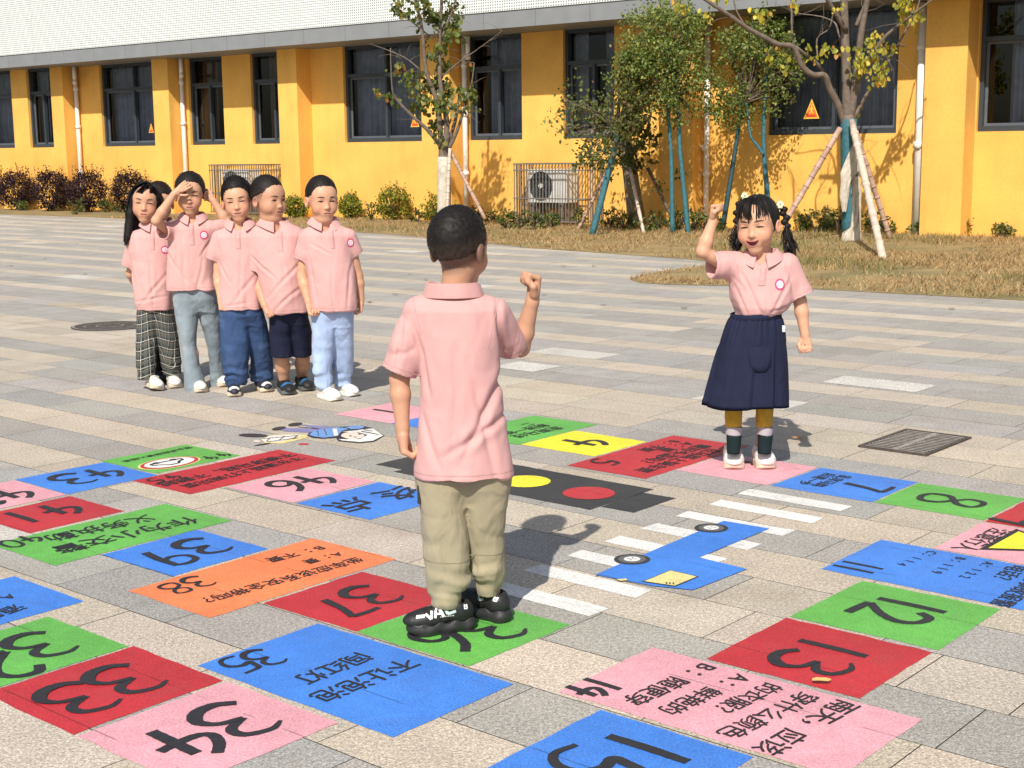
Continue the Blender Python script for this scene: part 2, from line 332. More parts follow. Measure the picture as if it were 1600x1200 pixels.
square('red', -1.432, -1.12, 3.615, 3.925, 'red painted square cut off at the right, next to the green 8 square', '9', [(1598, 816)], (.15, .25))
def ped_sign(o):
    mb = MB(); c = gp(1606, 851); k = MB()
    for r_, z, m_ in ((.175, .008, k), (.14, .012, mb)): m_.add([c + UPV * r_ * 1.0 + Vector((0, 0, z)), c - UPV * r_ * .62 - RT * r_ + Vector((0, 0, z)), c - UPV * r_ * .62 + RT * r_ + Vector((0, 0, z))], [(0, 1, 2)])
    k.build('sign_border', PM['letter'], o); mb.build('warning_sign', PM['yellow'], o)
square('pink', -1.43, -.82, 3.287, 3.605, 'pink painted oblong with a yellow warning triangle, cut off at the right', lines=[('注意行人', (1560, 831.8), (1510, 856.5))], extra=ped_sign)
square('blue', -1.565, -.62, 2.952, 3.278, 'long blue painted oblong numbered 11 listing three telephone numbers', '11', [(1348, 884), (1333, 890)], (.09, .16), lines=[('交通事故报警', (1632, 898), (1566, 943)), ('电话？', (1588, 889), (1564, 906)), ('A：122', (1545, 881.5), (1508, 902.5)), ('B：119', (1500.5, 873.5), (1463.5, 895)), ('C：114', (1456, 864.5), (1411, 883))])
square('green', -1.446, -1.116, 2.602, 2.928, 'green painted square numbered 12', '12', [(1424, 946.7), (1391, 959.5)], (.16, .24))
square('red', -1.448, -1.12, 2.272, 2.588, 'red painted square numbered 13 with a fallen yellow leaf on it', '13', [(1300.7, 1013.9), (1268, 1037)], (.15, .23))
square('pink', -1.566, -.99, 1.951, 2.258, 'pink painted oblong numbered 14 with five lines of writing', '14', [(941, 1070), (917, 1081)], (.075, .13), sc=1.4, lines=[('雨天，应该', (1316, 1106), (1206, 1169)), ('穿什么颜色', (1256, 1092.6), (1146, 1145)), ('的衣服？', (1201, 1077), (1125, 1112)), ('A：鲜艳的', (1156, 1061), (1051, 1108)), ('B：随便穿', (1104, 1044), (996, 1093))])
square('blue', -1.455, -1.137, 1.615, 1.934, 'blue painted square numbered 15, cut off by the bottom of the photo', '15', [(1011, 1171), (930, 1197)], (.16, .25))
square('blue', -3.05, -2.745, 1.10, 1.703, 'blue painted oblong at the left edge beside the green 32 square, writing cut off', lines=[('A：水', (14, 934), (-40, 951)), ('酒后不', (18, 953), (-50, 975))])
square('green', -2.71, -2.412, 1.268, 1.590, 'green painted square numbered 32 at the left edge', '32', [(62, 1009), (10, 1040)], (.155, .25))
square('red', -2.405, -2.107, 1.268, 1.595, 'red painted square numbered 33', '33', [(195, 1063), (121, 1092)], (.16, .25))
square('pink', -2.092, -1.782, 1.268, 1.597, 'pink painted square numbered 34 at the bottom', '34', [(367, 1126), (290, 1161)], (.16, .25))
square('blue', -2.21, -1.66, 1.612, 1.932, 'large blue painted oblong numbered 35 in front of the boy in khaki trousers', '35', [(412, 1028.8), (374, 1039.5)], (.085, .15), lines=[('不让泡泡', (628, 1041), (514, 1086)), ('闯红灯', (555, 1030.5), (484, 1059))])
square('green', -2.105, -1.787, 1.948, 2.26, 'green painted square under the black shoes of the boy in khaki trousers', '36', [(762, 982), (695, 1000)], (.15, .25))
square('red', -2.412, -2.112, 1.948, 2.254, 'red painted square numbered 37', '37', [(580, 930.8), (541, 948.5)], (.14, .22))
square('orange', -2.732, -2.425, 1.807, 2.378, 'orange painted oblong numbered 38', '38', [(309.4, 910), (274, 920)], (.080, .135), lines=[('坐车应该系安全带吗？', (553, 877), (317, 940)), ('A：要', (527, 867.3), (486, 877.5)), ('B：不要', (498.7, 857.3), (430, 874.5))])
square('blue', -3.042, -2.748, 1.943, 2.243, 'blue painted square numbered 39', '39', [(316, 854.5), (266, 871)], (.15, .24))
square('green', -3.352, -3.046, 1.812, 2.36, 'green painted oblong numbered 40 with two lines of large writing', '40', [(47, 843), (18, 850.5)], (.075, .13), lines=[('作为小交警', (284.7, 816), (107, 856.5)), ('义务执勤', (220, 812), (95, 839))], sc=1.1)
square('red', -3.656, -3.372, 1.936, 2.237, 'red painted square numbered 41', '41', [(93.5, 797), (33, 809)], (.15, .24))
square('pink', -3.975, -3.68, 1.93, 2.245, 'pink painted square at the left edge with half a number', '42', [(20, 773), (-30, 783)], (.15, .24))
square('blue', -3.981, -3.678, 2.25, 2.568, 'blue painted square numbered 43', '43', [(162, 740), (114, 749)], (.15, .24))
def no_car(o):
    c = gp(265, 724); X, Y = RT, UPV; v = lambda z: Vector((0, 0, z))
    r1, r2, r3, k = MB(), MB(), MB(), MB()
    r1.disc(c + v(.008), X * .155, Y * .105, 40); r1.build('sign_rim', PM['cream'], o)
    r2.disc(c + v(.011), X * .145, Y * .097, 40); r2.build('sign_ring', PM['red'], o)
    r3.disc(c + v(.014), X * .125, Y * .083, 40); r3.build('sign_face', PM['white'], o)
    P = [(-.08, -.03), (-.075, .0), (-.045, .01), (-.02, .045), (.03, .045), (.06, .01), (.085, .0), (.085, -.03)]
    for i in range(len(P)):
        p, q = P[i], P[(i + 1) % len(P)]; a = c + X * p[0] + Y * p[1]; b = c + X * q[0] + Y * q[1]; d = (b - a).normalized(); n = Vector((-d.y, d.x, 0)) * .007
        k.add([a - n + v(.017), b - n + v(.017), b + n + v(.017), a + n + v(.017)], [(0, 1, 2, 3)])
    for x in (-.045, .05): k.disc(c + X * x - Y * .033 + v(.0185), X * .017, Y * .017, 14)
    k.build('car_drawing', PM['letter'], o)
square('green', -4.0, -3.70, 2.575, 2.912, 'green painted square numbered 44 with a round white no-cars sign', '44', [(349, 711.5), (329, 716)], (.058, .095), lines=[('禁止机动车驶入标志', (293, 700.5), (198, 721))], extra=no_car, sc=1.1)
square('red', -3.672, -3.388, 2.472, 3.058, 'red painted oblong numbered 45', '45', [(270, 746), (243, 751.5)], (.062, .10), lines=[('不在道路上打闹玩耍', (462, 718), (297, 759)), ('不横穿马路、不翻越', (447, 712.5), (262, 756))], sc=1.1)
square('pink', -3.372, -3.068, 2.60, 2.932, 'pink painted square numbered 46', '46', [(492, 750.5), (451, 759.5)], (.15, .24))
square('blue', -3.056, -2.75, 2.602, 2.934, 'blue painted finish square with two large characters', lines=[('终点', (622, 770.5), (551, 789.5), .21)])
# zebra crossing, toy car and traffic light drawn on the paving
o = empty('zebra_crossing', AB(-1.95, 2.93), 'white striped zebra crossing painted on the paving under the blue painted car', 'road marking')
for k in range(8):
    mb = MB(); b0 = 2.335 + k * .1635; rough_rect(mb, -2.115, -1.785, b0, b0 + .069, .004, seed=k); mb.build('stripe', PM['white'], o)
mb = MB(); pa = [(-1.982, 3.187), (-1.966, 2.80), (-1.962, 2.66), (-1.957, 2.578), (-1.80, 2.592), (-1.711, 2.624), (-1.70, 2.841), (-1.843, 2.853), (-1.845, 3.194)]
mb.add([AB(a, b, .010) for a, b in pa], [(0, 1, 7, 8), (1, 2, 3, 4), (1, 4, 5, 6), (1, 6, 7)])
o = settle(mb.build('painted_car', PM['blue'])); tag(o, 'blue toy lorry painted flat on the paving across the zebra stripes', 'ground painting')
for (a, b) in ((-1.962, 2.735), (-1.967, 3.102)):
    c = AB(a, b); t = MB(); t.disc(c + Vector((0, 0, .013)), uA * .062, uB * .064, 32); q = t.build('wheel', PM['black'], o)
    t = MB(); t.disc(c + Vector((0, 0, .0145)), uA * .047, uB * .049, 32); t.build('wheel_face', plain('grey_paint', (.12, .12, .12), .6), q)
    t = MB(); t.disc(c + Vector((0, 0, .016)), uA * .028, uB * .030, 24); t.build('hub', PM['white'], q)
    t = MB()
    for an in (.5, 2.0, 3.4, 4.9): d = uA * math.cos(an) + uB * math.sin(an); n = Vector((-d.y, d.x, 0)) * .002; t.add([c + d * .006 - n + Vector((0, 0, .0175)), c + d * .018 - n + Vector((0, 0, .0175)), c + d * .018 + n + Vector((0, 0, .0175)), c + d * .006 + n + Vector((0, 0, .0175))], [(0, 1, 2, 3)])
    t.build('spoke', PM['letter'], q)
for nm, P in (('window', [(-1.834, 2.605), (-1.834, 2.714), (-1.758, 2.712), (-1.759, 2.621)]), ('headlight', [(-1.894, 2.578), (-1.879, 2.596), (-1.868, 2.588), (-1.880, 2.572)])):
    ca = sum(p[0] for p in P) / 4; cb = sum(p[1] for p in P) / 4
    t = MB(); t.add([AB(ca + (a - ca) * 1.09, cb + (b - cb) * 1.09, .0135) for a, b in P], [(0, 1, 2, 3)]); q = t.build(nm + '_outline', PM['letter'], o)
    t = MB(); t.add([AB(a, b, .016) for a, b in P], [(0, 1, 2, 3)]); t.build(nm, PM['cream'], q)
    if nm == 'window':
        t = MB()
        for x in (0, .012, .024):
            a = AB(-1.79 + x * .6, 2.63 + x * .3, .018); d = (uA * .7 - uB * .7) * .02; n = uB * .003; t.add([a - n, a + d - n, a + d + n, a + n], [(0, 1, 2, 3)])
        t.build('glint', PM['letter'], q)
mb = MB(); rough_rect(mb, -3.12, -2.34, 3.06, 3.372, .004, 3); rough_rect(mb, -3.24, -3.121, 3.10, 3.325, .004, 4); rough_rect(mb, -2.339, -2.228, 3.108, 3.318, .004, 5)
o = settle(mb.build('painted_traffic_light', PM['black'])); tag(o, 'black traffic light with coloured round lamps painted flat on the paving', 'ground painting')
for a, c in ((-2.462, 'red'), (-2.705, 'yellow'), (-2.95, 'green')):
    t = MB(); t.disc(AB(a, 3.213, .008), uA * .108, uB * .108, 48); t.build('lamp', PM[c], o)
# painted traffic officer with a small figure beside him (plain, generic drawing)
def poly_px(mb, pts, z): mb.add([gp(360 + x / 5.333, 625 + y / 5.333) + Vector((0, 0, z)) for x, y in pts], [tuple(range(len(pts)))])
def ell(cx, cy, rx, ry, n=20, t=0): return [(cx + rx * math.cos(2 * math.pi * k / n) * math.cos(t) - ry * math.sin(2 * math.pi * k / n) * math.sin(t), cy + rx * math.cos(2 * math.pi * k / n) * math.sin(t) + ry * math.sin(2 * math.pi * k / n) * math.cos(t)) for k in range(n)]
base = [(640, 300), (660, 265), (900, 225), (1090, 215), (1190, 235), (1285, 300), (1200, 350), (1080, 362), (900, 345), (880, 318), (770, 325), (690, 318)]
mb = MB(); poly_px(mb, base, .004); o = settle(mb.build('painted_officer', PM['letter'])); tag(o, 'cartoon traffic officer in blue with white cap painted flat on the paving', 'ground painting')
def part(nm, col, pts, z): t = MB(); poly_px(t, pts, z); return t.build(nm, PM[col], o)
part('trousers', 'purple', [(560, 205), (820, 222), (870, 232), (700, 262), (660, 275), (450, 262), (400, 250), (470, 236), (720, 240)], .006)
part('shoe', 'black', ell(540, 206, 62, 14, t=-.12), .008); part('shoe', 'black', ell(405, 240, 60, 14, t=-.14), .008)
part('jacket', 'skyblue', [(655, 295), (690, 262), (780, 248), (890, 230), (1000, 240), (930, 262), (885, 305), (780, 318), (700, 308)], .008)
part('sleeve', 'skyblue', ell(1040, 232, 75, 14, t=-.05), .008); part('belt', 'white', [(850, 245), (885, 242), (900, 300), (865, 304)], .010)
part('cap', 'white', [(930, 268), (1090, 250), (1190, 240), (1275, 300), (1190, 342), (1080, 354), (930, 340), (900, 330), (1080, 330), (1140, 295), (1060, 275)], .008)
part('face', 'skin', ell(1020, 300, 98, 30), .010)
t = MB()
for e in (ell(1000, 305, 12, 4), ell(1075, 290, 12, 4), ell(1040, 315, 16, 3), ell(945, 322, 30, 5, t=.3)): poly_px(t, e, .012)
for e in ([(1110, 250), (1180, 262), (1185, 266), (1112, 256)], [(1090, 262), (1230, 290), (1232, 295), (1090, 268)], [(1060, 275), (1140, 295), (1138, 300), (1058, 280)], [(780, 250), (800, 300), (806, 300), (787, 250)], [(720, 262), (735, 305), (740, 305), (727, 262)], [(935, 262), (1060, 252), (1060, 256), (935, 267)], [(560, 225), (740, 245), (740, 249), (560, 229)]): poly_px(t, e, .0125)
t.build('face_drawing', PM['letter'], o)
mb = MB(); poly_px(mb, [(255, 330), (330, 296), (480, 286), (620, 292), (655, 310), (520, 345), (430, 365), (290, 360)], .004)
o = settle(mb.build('painted_child', PM['cream'])); tag(o, 'cartoon child in white and yellow painted on the paving beside the painted officer', 'ground painting')
part('cape', 'white', [(260, 330), (340, 300), (480, 292), (610, 296), (500, 325), (420, 350), (300, 352)], .006); part('shoe', 'black', ell(190, 297, 122, 15, t=.03), .006); part('shoe', 'black', ell(270, 372, 70, 6, t=-.15), .006)
part('hand', 'skin', ell(222, 346, 32, 9), .006); part('scarf', 'red', ell(610, 369, 48, 7), .006)
t = MB()
for (x0, y0, x1, y1) in ((270, 325, 560, 298), (300, 352, 560, 318), (330, 318, 300, 345), (450, 302, 400, 340), (560, 296, 520, 325)):
    poly_px(t, [(x0, y0), (x1, y1), (x1 + 5, y1 + 3), (x0 + 5, y0 + 3)], .009)
t.build('outline', PM['letter'], o)
for o in list(COL.objects):                 # paint has hardly any thickness
    if o.parent is None and o.name.split('.')[0] in ('game_square', 'painted_car', 'painted_traffic_light', 'painted_officer', 'painted_child', 'zebra_crossing'): o.scale.z = .32; o.location.z *= .32
# drain grate and manhole cover
m_iron = mat('cast_iron', (.075, .06, .05), .75, var=.4, scale=30, bump=.6, bscale=90); m_gap_black = mat('gap_black', (.008, .008, .008), 1)
m_iron2 = mat('worn_iron', (.30, .27, .24), .7, var=.35, scale=40, bump=.4, bscale=120)
def TAB(a, b): return lambda x, y, z: AB(a, b) + uA * x + uB * y + Vector((0, 0, z))
T = TAB(-2.02, 4.465)
mb = MB(); mb.boxf(T, -.15, .15, -.235, .235, .002, .0045); o = settle(mb.build('drain_grate', m_gap_black)); tag(o, 'rusty iron drain grate let into the paving behind the blue 7 square', 'drain')  # black plate on top of the slabs; its colour stands in for the unlit hollow
mb = MB(); mb.boxf(T, -.17, -.15, -.255, .255, .002, .010); mb.boxf(T, .15, .17, -.255, .255, .002, .010); mb.boxf(T, -.15, .15, -.255, -.235, .002, .010); mb.boxf(T, -.15, .15, .235, .255, .002, .010); mb.build('frame', m_iron, o)
mb = MB()
for k in range(14): y = -.22 + k * .034; mb.boxf(T, -.149, .149, y - .006, y + .006, .0065, .0085)
mb.boxf(T, -.012, .012, -.234, .234, .0068, .0092); mb.build('bars', m_iron2, o)
mb = MB(); c = gp(172, 510); mb.tube([c + Vector((0, 0, .001)), c + Vector((0, 0, .007))], .31, 40); o = settle(mb.build('manhole_cover', m_iron)); tag(o, 'round dark iron manhole cover in the paving left of the girl in plaid trousers', 'manhole cover')
mb = MB()
for r0, r1 in ((.285, .30), (.20, .21), (.10, .115)):
    n = 40
    for k in range(n):
        if (k % 5 == 0) and r0 < .28: continue
        a0, a1 = 2 * math.pi * k / n, 2 * math.pi * (k + 1) / n; e = lambda r_, a: c + Vector((r_ * math.cos(a), r_ * math.sin(a), .009))
        mb.add([e(r0, a0), e(r1, a0), e(r1, a1), e(r0, a1)], [(0, 1, 2, 3)])
mb.build('relief', m_iron2, o)
# fallen leaves
m_leafdry = mat('dry_leaf', (.5, .5, .5), .7, attr=True)
def dry_leaf(px, size, col, label, rot=0.0, group='dry leaves fallen on the paving'):
    c = gp(*px); n = 9; V = [c + Vector((0, 0, .012))]; mb = MB(); mb.col = col
    for k in range(n):
        a = 2 * math.pi * k / n + rot; r_ = size * (.5 + .16 * math.cos(2 * (a - rot)) + random.uniform(-.06, .06)); V.append(c + Vector((r_ * math.cos(a), r_ * math.sin(a) * 1.0, 0.0125 + random.uniform(0, .004) * size / .06)))
    mb.add(V, [(0, 1 + k, 1 + (k + 1) % n) for k in range(n)]); o = settle(mb.build('fallen_leaf', m_leafdry, color=True)); tag(o, label, 'leaf', group)
dry_leaf((1283, 1069), .042, (.74, .47, .16), 'small yellow leaf lying on the red 13 square', group=None)
for p in ((720, 465), (735, 463), (851, 462), (880, 417), (928, 417), (1296, 443), (1068, 441), (943, 478), (577, 473), (618, 461), (665, 438), (640, 430), (133, 429), (120, 382), (70, 405), (17, 417), (1069, 483), (1487, 484), (1246, 687), (97, 352), (1555, 452), (760, 412)):
    if p == (1246, 687): dry_leaf(p, .05, (.45, .20, .06), 'orange brown leaf on the edge of the shadow of the girl in the skirt', group=None)
    else: dry_leaf(p, random.uniform(.045, .065), random.choice([(.17, .10, .055), (.21, .13, .07), (.12, .08, .05)]), 'small dry brown leaf lying on the open paving', random.uniform(0, 6))
# ------------------------------------------------------------------ school building
m_wall = mat('orange_render', (.86, .475, .105), .85, var=.075, scale=1.3, bump=.5, bscale=160, tint=(.76, .33, .045, .35))
def streaks(m):                              # faint rain marks and mottling running down the wall
    t = m.node_tree; N = t.nodes; L = t.links; b = N['Principled BSDF']; src = b.inputs['Base Color'].links[0].from_socket; tc = N['Texture Coordinate']
    for scl, lo, hi, a0, a1 in (((2.6, 2.6, .35), .955, 1.015, .36, .60), ((.55, .55, .8), .93, 1.05, .35, .65), ((14, 14, 14), .96, 1.03, .35, .65)):
        mp = N.new('ShaderNodeMapping'); mp.inputs['Scale'].default_value = scl; L.new(tc.outputs['Object'], mp.inputs[0]); n = N.new('ShaderNodeTexNoise'); n.inputs['Scale'].default_value = 1.6; n.inputs['Detail'].default_value = 5; L.new(mp.outputs[0], n.inputs['Vector'])
        r_ = N.new('ShaderNodeMapRange'); r_.inputs[1].default_value = a0; r_.inputs[2].default_value = a1; r_.inputs[3].default_value = lo; r_.inputs[4].default_value = hi; L.new(n.outputs[0], r_.inputs[0]); mx = N.new('ShaderNodeMix'); mx.data_type = 'RGBA'; mx.blend_type = 'MULTIPLY'; mx.inputs[0].default_value = 1; L.new(src, mx.inputs[6]); L.new(r_.outputs[0], mx.inputs[7]); src = mx.outputs[2]
    L.new(src, b.inputs['Base Color'])
streaks(m_wall)
m_fascia = mat('grey_fascia', (.225, .235, .245), .55, var=.08, scale=3)
m_frame = mat('dark_aluminium', (.040, .050, .060), .38, var=.1, scale=6)
m_frame2 = mat('grey_aluminium', (.105, .118, .135), .4, var=.1, scale=6)
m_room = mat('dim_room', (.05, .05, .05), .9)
m_curtain = mat('blue_grey_curtain', (.27, .29, .37), .9, var=.25, scale=5)
m_curtain2 = mat('brown_curtain', (.16, .10, .06), .9, var=.25, scale=5)
m_pipe = mat('white_pipe', (.80, .77, .70), .45, var=.08, scale=9)
m_white = mat('white_metal', (.80, .80, .77), .45, var=.06, scale=7)
def glass():
    m = bpy.data.materials.new('window_glass'); m.use_nodes = True; t = m.node_tree; N = t.nodes; L = t.links
    N.remove(N['Principled BSDF']); tr = N.new('ShaderNodeBsdfTransparent'); tr.inputs[0].default_value = (.80, .84, .88, 1)
    g = N.new('ShaderNodeBsdfGlossy'); g.inputs['Roughness'].default_value = .015; g.inputs[0].default_value = (.8, .86, .95, 1)
    f = N.new('ShaderNodeFresnel'); f.inputs[0].default_value = 1.5
    tc = N.new('ShaderNodeTexCoord'); n = N.new('ShaderNodeTexNoise'); n.inputs['Scale'].default_value = .9; L.new(tc.outputs['Object'], n.inputs['Vector'])
    bp = N.new('ShaderNodeBump'); bp.inputs['Strength'].default_value = .12; bp.inputs['Distance'].default_value = .02; L.new(n.outputs[0], bp.inputs['Height']); L.new(bp.outputs[0], g.inputs['Normal'])
    mx = N.new('ShaderNodeMixShader'); L.new(f.outputs[0], mx.inputs[0]); L.new(tr.outputs[0], mx.inputs[1]); L.new(g.outputs[0], mx.inputs[2]); L.new(mx.outputs[0], N['Material Output'].inputs[0])
    return m
m_glass = glass()
def perforated():
    m = mat('perforated_white_panel', (.80, .80, .78), .5, var=.03, scale=2); t = m.node_tree; N = t.nodes; L = t.links; b = N['Principled BSDF']
    src = b.inputs['Base Color'].links[0].from_socket; a = N.new('ShaderNodeAttribute'); a.attribute_name = 'pan'; sx = N.new('ShaderNodeSeparateXYZ'); L.new(a.outputs['Vector'], sx.inputs[0])
    d = []
    for k in (0, 1):
        q = N.new('ShaderNodeMath'); q.operation = 'FRACT'; m1 = N.new('ShaderNodeMath'); m1.operation = 'MULTIPLY'; m1.inputs[1].default_value = (18.0, 20.0)[k]; L.new(sx.outputs[k], m1.inputs[0]); L.new(m1.outputs[0], q.inputs[0])
        s_ = N.new('ShaderNodeMath'); s_.operation = 'SUBTRACT'; s_.inputs[1].default_value = .5; L.new(q.outputs[0], s_.inputs[0]); p = N.new('ShaderNodeMath'); p.operation = 'POWER'; p.inputs[1].default_value = 2; L.new(s_.outputs[0], p.inputs[0]); d.append(p)
    ad = N.new('ShaderNodeMath'); ad.operation = 'ADD'; L.new(d[0].outputs[0], ad.inputs[0]); L.new(d[1].outputs[0], ad.inputs[1])
    lt = N.new('ShaderNodeMath'); lt.operation = 'LESS_THAN'; lt.inputs[1].default_value = .105; L.new(ad.outputs[0], lt.inputs[0])
    mx = N.new('ShaderNodeMix'); mx.data_type = 'RGBA'; L.new(lt.outputs[0], mx.inputs[0]); L.new(src, mx.inputs[6]); mx.inputs[7].default_value = (.22, .27, .26, 1); L.new(mx.outputs[2], b.inputs['Base Color'])
    return m
bld = empty('school_building', W(-20, 0, 0), 'orange rendered school building with dark windows, grey fascia and white perforated panels above', 'building')
SILL, HEAD, PO = 1.6, 3.598, .42
SEG = [(-46, -31.5, PO), (-31.5, -27.87, 0), (-27.87, -27.28, PO), (-27.28, -23.51, 0), (-23.51, -22.91, PO), (-22.91, -19.32, 0), (-19.32, -18.56, PO), (-18.56, -13.70, 0), (-13.70, -13.0, PO), (-13.0, -8.87, 0), (-8.87, -8.21, PO), (-8.21, 0.0, 0)]
WIN = [(-36.2, -33.8, PO, 2), (-33.08, -32.02, PO, 2), (-30.52, -28.05, 0, 2), (-27.08, -25.84, 0, 2), (-24.87, -23.62, 0, 2), (-21.92, -19.62, 0, 2), (-18.45, -17.09, 0, 2), (-16.1, -14.94, 0, 2), (-11.79, -9.49, 0, 2), (-8.19, -5.7, 0, 2)]
mb = MB()
for s0, s1, o in SEG:
    cuts = sorted([(a, b) for a, b, oo, _ in WIN if a >= s0 - .05 and b <= s1 + .05])
    x = s0
    for a, b in cuts:
        if a > x: mb.boxf(W, x, a, o - .26, o, -.05, HEAD)
        mb.boxf(W, a, b, o - .26, o, -.05, SILL); x = b
    mb.boxf(W, x, s1, o - .26 - (.30 if o > 0 else 0), o, -.05, HEAD)
mb.build('wall', m_wall, bld)
mb = MB(); mb.boxf(W, -46, 0, -.1, 1.06, 3.60, 3.64); mb.build('soffit', m_fascia, bld)
mb = MB(); s = -46.0
while s < 0: mb.boxf(W, s + .004, s + 1.204 - .004, 1.06, 1.10, 3.60, 3.90); s += 1.204
f = mb.build('fascia', m_fascia, bld)
mb = MB(); mb.boxf(W, -46, 0, .9, 1.055, 3.61, 3.90); mb.build('fascia_backing', m_gap_black, bld)
def panel():
    V = []; F = []; P = []
    for k, s in enumerate(np.arange(-46, 0, 2.4)):
        n = len(V)
        for (x, z) in ((s + .003, 3.905), (s + 2.397, 3.905), (s + 2.397, 9.0), (s + .003, 9.0)): V.append(W(x, 1.12, z)); P.append((x, z, 0))
        F.append((n, n + 1, n + 2, n + 3))
    me = mesh_np('perforated_panel', V, np.array(F)); a = me.attributes.new('pan', 'FLOAT_VECTOR', 'POINT'); a.data.foreach_set('vector', np.array(P, np.float32).ravel())
    link('perforated_panel', me, perforated(), bld)
panel()
mb = MB(); mb.boxf(W, -46, 0, -6, 1.115, 3.91, 9.0); mb.build('upper_storey', m_white, bld)
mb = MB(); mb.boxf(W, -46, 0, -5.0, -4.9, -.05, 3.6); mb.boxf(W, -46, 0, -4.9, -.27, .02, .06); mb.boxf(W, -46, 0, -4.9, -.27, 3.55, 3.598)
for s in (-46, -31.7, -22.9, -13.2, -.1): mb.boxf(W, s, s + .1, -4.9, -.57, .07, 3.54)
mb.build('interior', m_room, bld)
def window(s0, s1, o, n, ci):
    f = MB(); e = .065; o0, o1 = o - .20, o - .07
    f.boxf(W, s0, s0 + e, o0, o1, SILL, HEAD); f.boxf(W, s1 - e, s1, o0, o1, SILL, HEAD); f.boxf(W, s0 + e, s1 - e, o0, o1 - .002, SILL, SILL + e * 1.3); f.boxf(W, s0 + e, s1 - e, o0, o1 - .002, HEAD - e, HEAD)
    zt = 2.99; mid = (s0 + s1) / 2 + (.06 if s1 - s0 < 1.4 else .02)
    f.boxf(W, s0 + e, s1 - e, o0, o1 - .004, zt - .035, zt + .035); f.boxf(W, mid - .03, mid + .03, o0, o1 - .006, SILL + e * 1.3, zt - .035)
    if s1 - s0 > 1.8: f.boxf(W, mid - .03, mid + .03, o0, o1 - .006, zt + .035, HEAD - e)
    wf = f.build('window', m_frame, bld)
    h = MB()           # sliding sashes in the lower lights
    for (a, b, dd) in ((s0 + e, mid, .02), (mid - .04, s1 - e, .045)):
        q0, q1 = o0 + dd, o0 + dd + .035; t = .042; z0, z1 = SILL + e * 1.3, zt - .035
        h.boxf(W, a, a + t, q0, q1, z0, z1); h.boxf(W, b - t, b, q0, q1, z0, z1); h.boxf(W, a + t, b - t, q0, q1, z0, z0 + t); h.boxf(W, a + t, b - t, q0, q1, z1 - t, z1)
    h.build('sash', m_frame2, wf)
    g = MB(); og = o - .165
    for (a, b, z0, z1) in ((s0 + e, mid, SILL + e, zt), (mid, s1 - e, SILL + e, zt), (s0 + e, s1 - e, zt, HEAD - e)): g.add([W(a, og, z0), W(b, og, z0), W(b, og, z1), W(a, og, z1)], [(0, 1, 2, 3)])
    g.build('pane', m_glass, wf)
    rg = random.Random(ci)       # gathered curtains
    spans = {0: [(s0, s1)], 1: [(s0, s0 + .35), (s1 - .3, s1)], 2: [(s0, s1)], 3: [(s0 + .1, s0 + .62)], 4: [(s0 + .15, s0 + .5)], 5: [(s0, s1)], 6: [(s0 + .25, s1)], 7: [(s0, s0 + .3), (s1 - .45, s1)], 8: [(s0, s1)], 9: [(s0 + .35, s1)]}[ci]
    for k, (a, b) in enumerate(spans):
        n_ = max(10, int((b - a) / .022)); V = []; Fs = []
        for i in range(n_ + 1):
            x = a + (b - a) * i / n_; ph = x * 2 * math.pi / .17; dp = .035 * math.sin(ph + .8 * math.sin(x * 5)) + .015 * math.sin(ph * .37)
            for z, kk in ((SILL - .5, 1.15), (2.4, 1.0), (HEAD - .02, .8)): V.append(W(x, o - .42 + dp * kk, z))
        for i in range(n_):
            for j in (0, 1): p = i * 3 + j; Fs.append((p, p + 3, p + 4, p + 1))
        t = MB(); t.add(V, Fs); t.build('curtain', m_curtain2 if ci in (3, 4) else m_curtain, wf, True)
for i, w_ in enumerate(WIN): window(*w_, i)
for k, (s, oo, elbow) in enumerate([(-31.40, .10, 1), (-27.19, .10, 1), (-18.45, .10, 1), (-12.92, .10, 0), (-9.03, .14, 0)]):
    mb = MB(); r_ = .052 if k < 4 else .075
    mb.tube([W(s, oo, 0), W(s, oo, 3.58)], r_, 12)
    for z in ((.95, 2.1, 3.05) if k != 4 else (1.42, 2.9)): mb.tube([W(s, oo, z - .04), W(s, oo, z + .04)], r_ * 1.28, 12)
    if elbow:
        for q in (3.24,): mb.tube([W(s, oo, q - .06), W(s + .14, oo + .12, q - .02), W(s + .27, oo + .2, q - .01), W(s + .29, oo + .22, q + .1), W(s + .29, oo + .22, 3.59)], .045, 10)
        mb.tube([W(s + .29, oo + .22, q - .10), W(s + .29, oo + .22, q + .0)], .052, 10)
    else: mb.tube([W(s, oo, 1.40), W(s, oo + .10, 1.40)], .06, 12)
    mb.build('downpipe', m_pipe, bld, True)
mb = MB(); q = facade_hit(671, 272); mb.tube([W(q[0], .03, q[1] + .55), W(q[0], .03, q[1])], .016, 8); mb.tube([W(q[0], .0, q[1]), W(q[0], .06, q[1])], .06, 12); mb.build('bell', m_pipe, bld, True)
